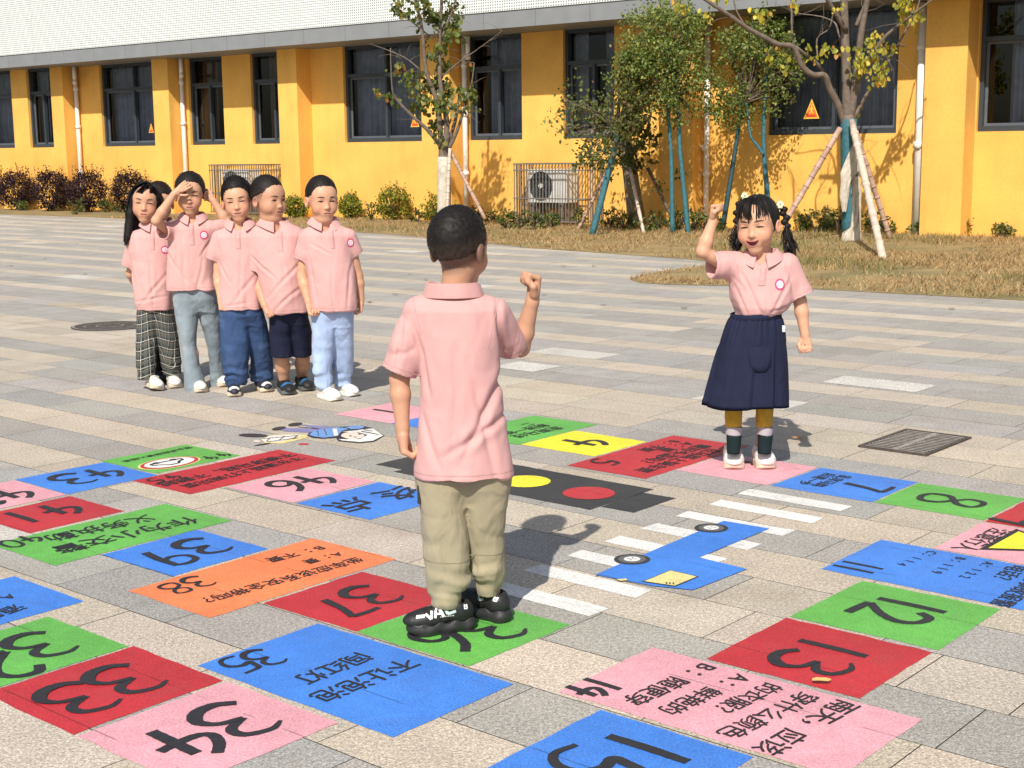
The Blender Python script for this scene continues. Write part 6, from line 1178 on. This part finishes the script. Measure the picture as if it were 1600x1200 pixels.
# the girl with pigtails
o, P, Y0 = start(1170, 736, 'laughing girl in a navy skirt with pigtails, raising her fist')
sp = dict(shl=(1145, 728, -4, 0.185), shr=(1192, 728, 3, 0.185), seed=8, vox=.0038, cvox=.005, head=(1184, 352), hs=.235, look=(-25, 3, 4), neck=(1190, 402), sl=(1146, 411), sr=(1234, 413), el=(1098, 393, -.05), er=(1250, 470, .01), wl=(1114, 345, -.04), wr=(1258, 524, -.01), hl=(1152, 560), hr=(1194, 560), kl=(1147, 622), kr=(1197, 622), al=(1146, 704), ar=(1194, 706), toe=(0, -.08),
          hl_=((.1, -.02, 1), (.75, -.5, 0), 'fist', .95), hr_=((.12, -.05, -1), (-.4, -.8, 0), 'fist', .95), thl=-1, thr=1, mouth='open', eyes=.10, slant=-.3, tone=1.04, brow=.001,
          torso=[(394, 1176, 1204), (400, 1164, 1214), (406, 1150, 1228), (413, 1140, 1238), (430, 1138, 1240), (450, 1140, 1241), (466, 1140, 1242), (478, 1144, 1236), (487, 1149, 1224), (494, 1149, 1214)], **{'try': [.042, .052, .062, .074, .086, .095, .104, .108, .10, .09]}, pulls=[(1152, 418, 1182, 488, .0045, .013), (1232, 432, 1196, 488, .0045, .013), (1142, 440, 1162, 488, .004, .012), (1238, 472, 1200, 482, .004, .012), (1190, 450, 1192, 490, .003, .012), (1226, 412, 1238, 460, .004, .012)], sleeve_l=((1150, 414), (1110, 414, -.035), .058, .060), sleeve_r=((1230, 415), (1251, 463, .0), .056, .059), vneck=(-.006, -.075, .004), fold=.0065, skew=-1.0)
B = make_body(o, None, sp, P); so_, bvs, S_ = shirt(o, sp, P, B); collar(so_, B, sp, c=P(1190, 400), rt=.062, rb=.098, face=-10, up_=.030, dn=.006, tip=.022, gap=.30)
chest(so_, bvs, P, (1212.5, 443), (1, 0, 0), (0, 1, -.05), .022, (1190, 408), -.014, .10)
def skirt(o, P, mt):
    n = 264; rows = 26; V = []; c0, c1 = np.array(P(1181, 494)), np.array(P(1166, 632)); bnd = []
    for j in range(rows + 1):
        t = j / rows; c = c0 + (c1 - c0) * t; rx = .106 + (.184 - .106) * t ** .62; ry = .094 + (.152 - .094) * t ** .7
        for i in range(n):
            a = 2 * math.pi * i / n; ph = (a * 9 / (2 * math.pi) + .13 * math.sin(a * 2)) % 1; pl = (ph / .82 if ph < .82 else (1 - ph) / .18); g = 1 + .026 * math.sin(a * 27 + 1.5 * math.sin(a * 7)) * max(0, 1 - t / .42) ** 1.2 - (.012 if .29 < t < .32 else 0) + .095 * (pl - .5) * max(0, min(1, (t - .28) / .12)) * (.35 + .65 * (math.sin(a * 3 + 1) > -.2)) + .022 * t * math.sin(a * 5 + 1 + 2 * t)
            V.append((c[0] + math.sin(a) * rx * g, c[1] - math.cos(a) * ry * g, c[2] + .005 * t * math.sin(a * 3 + .8)))
    F = [(j * n + i, (j + 1) * n + i, (j + 1) * n + (i + 1) % n, j * n + (i + 1) % n) for j in range(rows) for i in range(n)]; b0 = rows * n; k = len(V)
    for i in range(n): v = V[b0 + i]; V.append((c1[0] + (v[0] - c1[0]) * .985, c1[1] + (v[1] - c1[1]) * .985, v[2] + .02))
    F += [(b0 + i, k + i, k + (i + 1) % n, b0 + (i + 1) % n) for i in range(n)]
    mb = MB(); mb.add(V, F); s_ = mb.build('skirt', mt, o, True)
    w_ = MB(); Vw = []; 
    for z, e in ((.014, 0.0), (.012, .004), (-.012, .006), (-.016, .001)):
        for i in range(64): a = 2 * math.pi * i / 64; Vw.append((c0[0] + math.sin(a) * (.105 + e), c0[1] - math.cos(a) * (.093 + e), c0[2] + z + .005 + .006 * math.sin(a)))
    w_.add(Vw, [(j * 64 + i, (j + 1) * 64 + i, (j + 1) * 64 + (i + 1) % 64, j * 64 + (i + 1) % 64) for j in range(3) for i in range(64)]); w_.build('waistband', m_navy, s_, True)
    p = MB(); ce = P(1188, 560, -.12)         # rounded patch pocket standing out from the front
    def pk(x, z, e): return Vector((ce.x + x, 0, ce.z + z)), e
    bvk = BVHTree.FromPolygons(V, F); Vp = []
    out = [(-.052, .05)] + [(.052 * -math.cos(math.pi * q / 10) * (1 if q else 1), -.02 - .05 * math.sin(math.pi * q / 10)) for q in range(11)] + [(.046, .05)]
    out = [(-.050, .05), (-.052, .0), (-.045, -.035), (-.025, -.055), (.0, -.06), (.025, -.055), (.045, -.030), (.05, .01), (.046, .05)]
    for sc, off in ((1.0, .001), (.97, .006), (.6, .008)):
        for x, z in out: q = Vector((ce.x + x * sc, ce.y - .3, ce.z + z * sc)); h_ = bvk.ray_cast(q, Vector((0, 1, 0)), 1); y_ = h_[0].y if h_[0] is not None else ce.y; Vp.append((q.x, y_ - off, q.z))
    m = len(out); p.add(Vp, [(j * m + i, j * m + (i + 1) % m, (j + 1) * m + (i + 1) % m, (j + 1) * m + i) for j in range(2) for i in range(m)] + [tuple(2 * m + i for i in range(m))]); p.build('pocket', mt, s_, True)
    tg = MB(); q = np.array(P(1223, 513, -.05)); tg.boxf(lambda x, y, z: Vector((q[0] + x, q[1] + y, q[2] + z)), -.004, .008, -.012, .012, -.014, .012); tg.build('tag', m_lettwhite, s_); return s_
skirt(o, P, m_navy)
m_tight = cloth_mat('mustard_tights', (.52, .30, .028), 300, var=.15, scale=40); m_bandg = cloth_mat('grey_sock_band', (.42, .38, .40), 500); m_sockd = cloth_mat('dark_green_sock', (.010, .022, .024), 500)
for cx, nm in ((1147, 'l'), (1196, 'r')):
    for (y0, y1, r0, r1, mt, name) in ((600, 666, .0415, .0345, m_tight, 'tights'), (666, 679, .0365, .0345, m_bandg, 'sock_cuff'), (679, 708, .0335, .029, m_sockd, 'sock')):
        t = MB(); a, b = P(cx, y0), P(cx - (1 if nm == 'l' else 2), y1); k = 8; pts = [a.lerp(b, i / k) for i in range(k + 1)]; t.tube(pts, [r0 + (r1 - r0) * i / k for i in range(k + 1)], 36)
        if name == 'tights':       # ribbed knit
            for i, v in enumerate(t.v): c = pts[i // 36]; g = 1 + (.035 if i % 2 else 0); t.v[i] = (c.x + (v[0] - c.x) * g, c.y + (v[1] - c.y) * g, v[2])
        t.build(name, mt, o, True)
    g_ = gp(1145 if nm == 'l' else 1192, 728); shoe(o, g_, -4 if nm == 'l' else 3, .185, (m_shoewhite, m_solecream, m_shoewhite), 1.15, 1.5, .088, 'strap', .0038, 0, .030)
def pig_hair(o, P, B):
    hd, M, s = B['hd'], B['M'], B['hs']; Q = lambda x, y, z: hd + M @ np.array((x, y, z)) * s; fd = Field(hd - .2, hd + .18, .0042); c = Q(0, -.013, .032)
    fd.ell(c, np.array((.081, .098, .087)) * s, M, .01)
    def line(X, Y, Z):
        dx, dy, dz = X - hd[0], Y - hd[1], Z - hd[2]; ly = (dx * M[0, 1] + dy * M[1, 1] + dz * M[2, 1]) / s; lz = (dx * M[0, 2] + dy * M[1, 2] + dz * M[2, 2]) / s; return ((-.020 + .78 * ly) - lz) * .75 * s
    fd.cut(line, .006); fd.ell(Q(0, .02, .118), np.array((.003, .075, .012)) * s, M, .004, 's')
    V, F = fd.mesh(1); L_ = (V - hd) @ M / s; nm = normals(V, F); V = V + nm * (vnoise(np.stack([L_[:, 0] * 30, L_[:, 1] * 110, L_[:, 2] * 60], 1), 3) * .0016)[:, None]; C = np.tile(np.array((.014, .011, .0105)), (len(V), 1)); rng = np.random.default_rng(2); ex = []
    paths = []
    for _ in range(190):       # fringe
        u = rng.uniform(-.062, .062); g = abs(u - .012) < .007; z1 = (rng.uniform(.020, .036) + .010 * math.sin(u * 260)) if not g else .062; x1 = u * 1.02 + rng.normal(0, .003)
        if g and rng.random() < .75: continue
        yb = .093 - (u / .075) ** 2 * .052; paths.append([Q(u * .55, .045, .112), Q(u * .85, .079 - (u / .075) ** 2 * .03, .090), Q(u, yb + .001, .062), Q(x1, yb + rng.uniform(.000, .004), z1)])
    ex.append(path_strands(paths, .0016, 4)); h_ = hair_mesh(o, V, F, C, ex)
    for side, pts, rr in ((1, [(1216, 319, .02), (1223, 327, .02), (1227, 340, .02), (1228, 353, .02)], (.016, .018, .017, .012)), (-1, [(1160, 312, .05), (1153, 325, .06), (1152, 340, .06), (1153, 350, .06)], (.015, .016, .015, .012))):
        pp = [np.array(P(*q)) for q in pts]; f2 = Field(np.min(pp, 0) - .05, np.max(pp, 0) + .05, .0036)
        for i in range(7):       # plait: overlapping lobes
            t = i / 6 * (len(pp) - 1); k = min(int(t), len(pp) - 2); q = pp[k] + (pp[k + 1] - pp[k]) * (t - k); f2.ell(q + np.array((.006 * (-1) ** i, -.003, 0)), (.0165, .015, .0125), None, .004)
        V, F = f2.mesh(1); end = pp[-1]; tip = np.array(P(1236, 398, .02)) if side > 0 else np.array(P(1150, 388, .06)); paths = []
        for _ in range(170): a = end + rng.normal(0, .005, 3); dv = rng.normal(0, .011, 3) * np.array((1, 1, .5)); b = tip + dv + np.array((0, 0, rng.uniform(-.015, .03))); m1 = a * .6 + b * .4 + np.array((rng.normal(0, .008), rng.normal(0, .008), 0)); m2 = a * .25 + b * .75 + np.array((rng.normal(.0, .009), rng.normal(0, .008), 0)); paths.append([a, m1, m2, b])
        hair_mesh(o, V, F, np.tile(np.array((.013, .0105, .0095)), (len(V), 1)), [path_strands(paths, .0022, 9 + side)], 'pigtail')
        t = MB(); t.tube([end + np.array((0, 0, .006)), end - np.array((0, 0, .006))], .0125, 12); t.build('hair_tie', mat('pale_pink_tie', (.75, .62, .60), .6), o, True)
        t = MB(); tie = np.array(P(1218, 320, .01)) if side > 0 else np.array(P(1163, 307, .03))
        for k in range(6): a = k * math.pi / 3; q = Vector(tie) + Vector((.009 * math.cos(a), -.012 + .005 * math.sin(3 * a), .010 * math.sin(a))); t.tube([q - Vector((0, .007, 0)), q, q + Vector((0, .007, 0))], [.005, .0085, .005], 8)
        t.build('flower_tie', mat('white_green_flower', (.76, .80, .52), .6), o, True)
pig_hair(o, P, B)

# the waiting children, left to right
def shoes2(o, a, b, ya, yb, L_, mats, **k): shoe(o, gp(*a), ya, L_, mats, h=.0046, **k); shoe(o, gp(*b), yb, L_, mats, h=.0046, **k)
CU = (1, 0, 0)
# girl with long loose hair
o, P, Y0 = start(250, 604, 'girl with long loose black hair and black and white plaid trousers')
sp = dict(shl=(240, 609, 32, 0.19), shr=(272, 604, 22, 0.19), seed=12, head=(227, 318), hs=.232, look=(10, -2, -5), neck=(240, 354), sl=(213, 370), sr=(266, 372), el=(204, 428, .06), er=(276, 430, .10), wl=(222, 455, .17), wr=(252, 458, .17), hl=(230, 490), hr=(258, 490), kl=(229, 545), kr=(262, 540, .03), al=(228, 590), ar=(269, 586, .06), hl_=((.8, .2, -.5), (0, -1, 0), 'relaxed'), hr_=((-.8, .2, -.5), (0, -1, 0), 'relaxed'), thl=1, thr=-1, eyes=.16, smile=.25, tone=.92, frown=.4, pulls=[(204, 398, 216, 446, .004, .014), (266, 425, 226, 474, .004, .016), (240, 400, 246, 476, .003, .016), (216, 470, 262, 462, .003, .014)],
          torso=[(350, 232, 252), (355, 224, 258), (361, 212, 266), (369, 204, 272), (390, 204, 271), (420, 207, 270), (450, 209, 269), (472, 212, 270), (483, 216, 270)], **{'try': [.04, .05, .062, .078, .09, .098, .10, .102, .10]}, sleeve_l=((213, 372), (201, 416, .03), .048, .044), sleeve_r=((267, 372), (274, 416, .05), .046, .044), fold=.007)
B = make_body(o, None, sp, P); so_, bvs, S_ = shirt(o, sp, P, B); collar(so_, B, sp, c=P(240, 350), rt=.058, rb=.088, face=14, up_=.026, dn=.008, tip=.02); chest(so_, bvs, P, (262, 390), CU, r_=.022, pl=(242, 361), tilt=.004, len_=.11)
legs(o, 'trousers', m_plaid, [(478, 216, 246), (530, 213, 245), (570, 213, 243), (592, 216, 240)], [(478, 238, 266), (530, 243, 279), (560, 250, 283), (586, 256, 284)], [.075, .066, .06, .05], [.075, .066, .06, .05], P, 15, .006, B['al'], B['ar'], planar=True)
shoe(o, gp(240, 609), 32, .19, (m_shoewhite, m_solecream, m_shoewhite), h=.0046, style='strap', roll=-14, w_=1.05); shoe(o, gp(272, 604), 22, .19, (m_shoewhite, m_solecream, m_shoewhite), h=.0046, style='strap', w_=1.05)
def long_hair(o, B, seed=3):
    hd, M, s = B['hd'], B['M'], B['hs']; Q = lambda x, y, z: hd + M @ np.array((x, y, z)) * s; fd = Field(hd - np.array((.2, .2, .34)), hd + .17, .0048)
    fd.ell(Q(0, -.013, .032), np.array((.082, .098, .088)) * s, M, .01)
    def line(X, Y, Z):
        dx, dy, dz = X - hd[0], Y - hd[1], Z - hd[2]; ly = (dx * M[0, 1] + dy * M[1, 1] + dz * M[2, 1]) / s; lz = (dx * M[0, 2] + dy * M[1, 2] + dz * M[2, 2]) / s; return ((-.045 + 1.0 * ly) - lz) * .7 * s
    fd.cut(line, .006)
    for sx, z1, r_ in ((-1, -.185, .020), (1, -.12, .016)):
        fd.cone(Q(sx * .066, .010, .05), Q(sx * .076, -.002, -.06), .022 * s, .025 * s, .02); fd.cone(Q(sx * .076, -.002, -.06), Q(sx * .085, .012, z1), .025 * s, r_ * s, .02); fd.cone(Q(sx * .05, -.055, .02), Q(sx * .055, -.06, -.15), .04 * s, .03 * s, .03)
    fd.cone(Q(0, -.07, .0), Q(0, -.075, -.15), .045 * s, .03 * s, .03); V, F = fd.mesh(1); L_ = (V - hd) @ M / s; V = V + normals(V, F) * (vnoise(np.stack([L_[:, 0] * 90, L_[:, 1] * 90, L_[:, 2] * 9], 1), seed) * .003)[:, None]; C = np.tile(np.array((.011, .009, .0095)), (len(V), 1)); rng = np.random.default_rng(seed); paths = []
    for _ in range(260):
        sx = rng.choice((-1, 1)); y0 = rng.uniform(-.03, .06); z1 = (-.21 if sx < 0 else -.14) + rng.uniform(-.03, .05); x2 = sx * (.092 + rng.normal(0, .008)); paths.append([Q(sx * .006 + .010, y0 * .8, .118), Q(sx * .055, y0 * .9 + .01, .088), Q(sx * .086, y0 * .55, .02), Q(sx * .096, y0 * .4, -.06), Q(x2, y0 * .3 + .012, z1)])
    for _ in range(120):       # side-swept fringe
        sx = -1 if rng.random() < .62 else 1; t = rng.uniform(.15, 1); u = sx * (.012 + .05 * t) + .012; paths.append([Q(.012, .05, .112), Q(.012 + u * .45, .082, .092), Q(u * .85, .088 - (u / .075) ** 2 * .04, .060), Q(u * 1.0, .088 - (u / .075) ** 2 * .045, .028 - .016 * t * (sx < 0) + rng.normal(0, .006))])
    return hair_mesh(o, V, F, C, [path_strands(paths, .0020, seed)])
long_hair(o, B)
# child hidden behind them
o, P, Y0 = start(256, 597, 'child mostly hidden behind the long haired girl, only dark hair and a navy shoe showing')
sp = dict(shl=(251, 597, 10, 0.18), shr=(268, 596, 15, 0.18), seed=14, vox=.005, head=(249, 318), hs=.222, look=(20, 8, 0), neck=(252, 352), sl=(226, 366), sr=(276, 366), el=(228, 420), er=(274, 420), wl=(232, 455), wr=(270, 455), hl=(245, 485), hr=(268, 485), kl=(249, 540), kr=(268, 540), al=(249, 588), ar=(268, 588), hl_=((0, -.1, -1), (.9, 0, 0), 'relaxed'), hr_=((0, -.1, -1), (-.9, 0, 0), 'relaxed'), eyes=.3,
          torso=[(352, 243, 262), (358, 236, 268), (366, 228, 276), (400, 228, 274), (450, 228, 274), (480, 228, 274)], **{'try': [.04, .055, .07, .085, .09, .09]}, sleeve_l=((231, 368), (228, 405), .045, .042), sleeve_r=((273, 368), (276, 405), .045, .042))
B = make_body(o, None, sp, P); crop_hair(o, B, zf=.0, n=1500, seed=5, top=.016, side=.008, dark=(.02, .013, .011)); so_, bvs, S_ = shirt(o, sp, P, B); collar(so_, B, sp, c=P(252, 349), rt=.058, rb=.085, face=20)
legs(o, 'trousers', m_blackcloth, [(478, 232, 255), (540, 238, 258), (582, 241, 258)], [(478, 252, 275), (540, 258, 276), (586, 260, 276)], .06, .06, P, 17, .006, B['al'], B['ar'])
shoes2(o, (251, 597), (268, 596), 10, 15, .18, (m_shoenavy, m_soleblack, m_lettwhite), style='lace')
# girl shading her eyes
o, P, Y0 = start(325, 610, 'girl holding one hand to her forehead, in washed flared jeans')
sp = dict(shl=(311, 611, 25, 0.18), shr=(345, 602, 30, 0.18), seed=22, head=(297, 304), hs=.232, look=(9, 4, 0), neck=(301, 341), sl=(268, 356), sr=(332, 356), el=(244, 345, -.15), er=(356, 349, .06), wl=(272, 303, -.14), wr=(333, 313, .06), hl=(289, 465), hr=(316, 465), kl=(296, 530), kr=(334, 530, .08), al=(306, 596), ar=(343, 592, .14), hl_=((.72, .10, .52), (.25, 1, .1), 'flat', .86), hr_=((-.75, 0, .45), (0, 1, .3), 'half', .9), thl=-1, thr=-1, eyes=.14, smile=.3, tone=.97, frown=.3, pulls=[(263, 392, 300, 440, .004, .014), (289, 372, 296, 456, .0042, .016), (322, 398, 312, 456, .004, .015), (276, 362, 282, 420, .004, .013), (332, 375, 318, 400, .004, .012)],
          torso=[(336, 288, 312), (341, 279, 320), (347, 270, 329), (356, 263, 337), (380, 263, 335), (410, 262, 335), (440, 261, 337), (453, 261, 339)], **{'try': [.04, .05, .062, .078, .09, .096, .10, .10]}, sleeve_l=((272, 359), (253, 362, -.10), .052, .050), sleeve_r=((329, 358), (350, 354, .04), .048, .046), vneck=(.005, -.070, .006), fold=.009)
B = make_body(o, None, sp, P); so_, bvs, S_ = shirt(o, sp, P, B); collar(so_, B, sp, c=P(301, 338), rt=.058, rb=.090, face=10, up_=.026, dn=.008, tip=.022); chest(so_, bvs, P, (322.5, 367), CU, r_=.023, pl=(303, 349), tilt=.004, len_=.125)
crop_hair(o, B, zf=-.004, slope=.72, top=.010, side=.007, n=700, length=.03, spike=.02, seed=6, fwd=-1.2)
legs(o, 'flared_jeans', m_denim3, [(448, 270, 309), (500, 276, 309), (540, 283, 306), (570, 287, 312), (600, 289, 323), (615, 291, 328)], [(448, 302, 334), (500, 313, 345), (540, 325, 347), (580, 329, 351), (609, 328, 354)], [.076, .066, .056, .06, .075, .085], [.076, .066, .056, .065, .08], P, 25, .003, B['al'], B['ar'])
shoe(o, gp(311, 611), 25, .18, (m_shoewhite, m_solecream, m_shoewhite), h=.0046); shoe(o, gp(345, 602), 30, .18, (m_shoewhite, m_solecream, m_shoewhite), h=.0046)
# boy in blue jeans
o, P, Y0 = start(388, 618, 'smiling boy with spiky hair and dark blue jeans')
sp = dict(shl=(366, 617, 12, 0.2), shr=(411, 610, 28, 0.2), seed=32, head=(371, 314), hs=.232, look=(6, 2, 6), neck=(374, 352), sl=(341, 370), sr=(404, 368), el=(341, 432), er=(406, 430, .10), wl=(345, 466, -.04), wr=(398, 462, .17), hl=(368, 495), hr=(391, 495), kl=(368, 550), kr=(406, 545, .05), al=(367, 603), ar=(410, 598, .08), hl_=((.15, -.1, -1), (.7, -.5, 0), 'fist', .95), hr_=((0, 0, -1), (-.9, 0, 0), 'relaxed'), thl=-1, thr=-1, eyes=.22, smile=.75, tone=1.0, pulls=[(344, 408, 364, 440, .0035, .014), (406, 424, 366, 474, .0035, .018), (352, 478, 392, 470, .0022, .014), (382, 400, 378, 485, .003, .016)],
          torso=[(346, 363, 388), (352, 354, 396), (359, 345, 403), (369, 338, 409), (400, 341, 408), (440, 343, 408), (470, 344, 410), (483, 344, 411)], **{'try': [.04, .05, .062, .08, .092, .10, .104, .104]}, sleeve_l=((344, 372), (332, 406), .048, .046), sleeve_r=((402, 370), (410, 406, .03), .046, .044), vneck=(.002, -.068, .006), fold=.006)
B = make_body(o, None, sp, P); so_, bvs, S_ = shirt(o, sp, P, B); collar(so_, B, sp, c=P(374, 348), rt=.058, rb=.092, face=4, up_=.028, dn=.008, tip=.022, gap=.42); chest(so_, bvs, P, None, CU, pl=(375, 358), tilt=.003, len_=.11)
crop_hair(o, B, zf=.010, slope=.56, top=.020, side=.008, n=5000, length=.014, spike=.42, seed=7, fwd=.5)
legs(o, 'jeans', m_denim, [(478, 343, 392), (540, 345, 391), (570, 348, 389), (590, 351, 387), (602, 354, 384)], [(478, 380, 406), (505, 384, 416), (540, 389, 424), (570, 392, 427), (594, 393, 427)], [.085, .078, .070, .062, .055], [.085, .083, .078, .07, .06], P, 35, .009, B['al'], B['ar'])
shoes2(o, (366, 617), (411, 610), 12, 28, .20, (m_shoenavy, m_solecream, mat('yellow_stripe', (.72, .55, .05), .5), m_shoewhite), style='dial', hgt=1.1)
# boy looking sideways
o, P, Y0 = start(460, 618, 'sturdy boy looking sideways, in navy shorts and black and blue trainers')
sp = dict(leg=.88, shl=(447, 614, 22, 0.215), shr=(475, 608, 24, 0.215), seed=42, head=(419, 312), hs=.238, look=(50, 2, 0), neck=(427, 354), sl=(396, 372), sr=(466, 368), el=(402, 440), er=(482, 432, .14), wl=(414, 478, -.07), wr=(474, 468, .22), hl=(440, 495), hr=(459, 495), kl=(440, 560), kr=(473, 558, .06), al=(444, 602), ar=(472, 598, .08), bulk=1.16, hl_=((.55, -.2, -.8), (.5, -.6, .2), 'fist', 1.05), hr_=((0, 0, -1), (-.9, 0, 0), 'relaxed'), thl=-1, thr=-1, eyes=.35, smile=.5, tone=.86, chub=.55, pulls=[(394, 398, 436, 432, .004, .014), (473, 408, 424, 462, .0045, .017), (478, 442, 428, 488, .0042, .016), (436, 380, 452, 430, .003, .015), (412, 462, 430, 489, .003, .013)], stubble=(-.02, .6), slant=.4,
          torso=[(344, 412, 442), (350, 402, 456), (357, 393, 468), (368, 389, 475), (400, 394, 476), (430, 404, 477), (460, 412, 479), (480, 415, 482), (487, 416, 484)], **{'try': [.05, .06, .075, .095, .115, .125, .13, .125, .12]}, sleeve_l=((402, 376), (398, 424, -.01), .060, .057), sleeve_r=((464, 372), (478, 415, .06), .055, .052), vneck=(.022, -.07, .004), fold=.009, skew=-2.5)
B = make_body(o, None, sp, P); so_, bvs, S_ = shirt(o, sp, P, B); collar(so_, B, sp, c=P(428, 349), rt=.070, rb=.104, face=30, up_=.030, dn=.008, tip=.024, gap=.40); chest(so_, bvs, P, None, CU, pl=(441, 362), tilt=.006, len_=.11)
crop_hair(o, B, zf=.026, slope=.40, top=.014, side=.006, n=6500, length=.008, spike=.30, seed=8, fwd=.3, fade=.5)
legs(o, 'shorts', m_navy, [(480, 420, 458), (520, 420, 460), (557, 423, 461)], [(480, 448, 479), (520, 454, 488), (556, 458, 487)], [.10, .09, .085], [.10, .09, .085], P, 45, .002, B['al'] * .5, B['ar'] * .5, crotch=.30)
shoes2(o, (447, 614), (475, 608), 22, 24, .215, (m_shoeblack, m_solegrey, m_soleblack, m_shoeblue), style='laceblue', w_=1.12, hgt=1.2)
# boy in pale jeans
o, P, Y0 = start(524, 624, 'boy in pale blue jeans and white shoes at the right end of the waiting line')
sp = dict(shl=(514, 624, 38, 0.205), shr=(541, 617, 40, 0.205), seed=52, head=(503, 313), hs=.235, look=(24, 3, 0), neck=(506, 352), sl=(477, 370), sr=(545, 366), el=(472, 432), er=(559, 430, .05), wl=(482, 472, -.05), wr=(564, 468, .06), hl=(508, 495), hr=(529, 495), kl=(505, 555), kr=(536, 550, .05), al=(508, 608), ar=(536, 603, .08), bulk=1.07, hl_=((.35, -.2, -1), (.6, -.5, 0), 'half', 1.05), hr_=((-.05, 0, -1), (-.9, -.2, 0), 'half'), thl=-1, thr=1, eyes=.30, smile=-.15, tone=.97, pulls=[(486, 398, 500, 474, .0042, .014), (552, 402, 545, 482, .004, .014), (489, 380, 522, 396, .0035, .013), (520, 410, 526, 484, .003, .016)], chub=.25, frown=-.3,
          torso=[(345, 496, 520), (350, 486, 530), (357, 477, 541), (367, 470, 549), (400, 474, 551), (440, 482, 556), (470, 485, 558), (484, 486, 558)], **{'try': [.045, .055, .068, .086, .10, .108, .11, .11]}, sleeve_l=((481, 374), (471, 406), .052, .049), sleeve_r=((544, 370), (557, 397, .03), .048, .045), vneck=(.012, -.068, .004), fold=.006)
B = make_body(o, None, sp, P); so_, bvs, S_ = shirt(o, sp, P, B); collar(so_, B, sp, c=P(506, 347), rt=.062, rb=.096, face=20, up_=.030, dn=.008, tip=.022, gap=.38); chest(so_, bvs, P, (546, 379), CU, (-.25, 1, -.05), .022, (514, 360), .004, .10)
crop_hair(o, B, zf=.016, slope=.52, top=.014, side=.006, n=6500, length=.008, spike=.26, seed=9, fwd=.5)
legs(o, 'pale_jeans', m_denim2, [(478, 487, 527), (540, 487, 523), (580, 488, 519), (596, 490, 519), (609, 494, 517)], [(478, 518, 551), (540, 517, 554), (580, 520, 551), (604, 523, 548)], [.085, .074, .066, .060, .052], [.085, .074, .066, .055], P, 55, .010, B['al'], B['ar'])
shoes2(o, (514, 624), (541, 617), 38, 40, .205, (m_shoewhite, m_shoewhite, m_shoewhite), style='strap', w_=1.05, hgt=1.1)
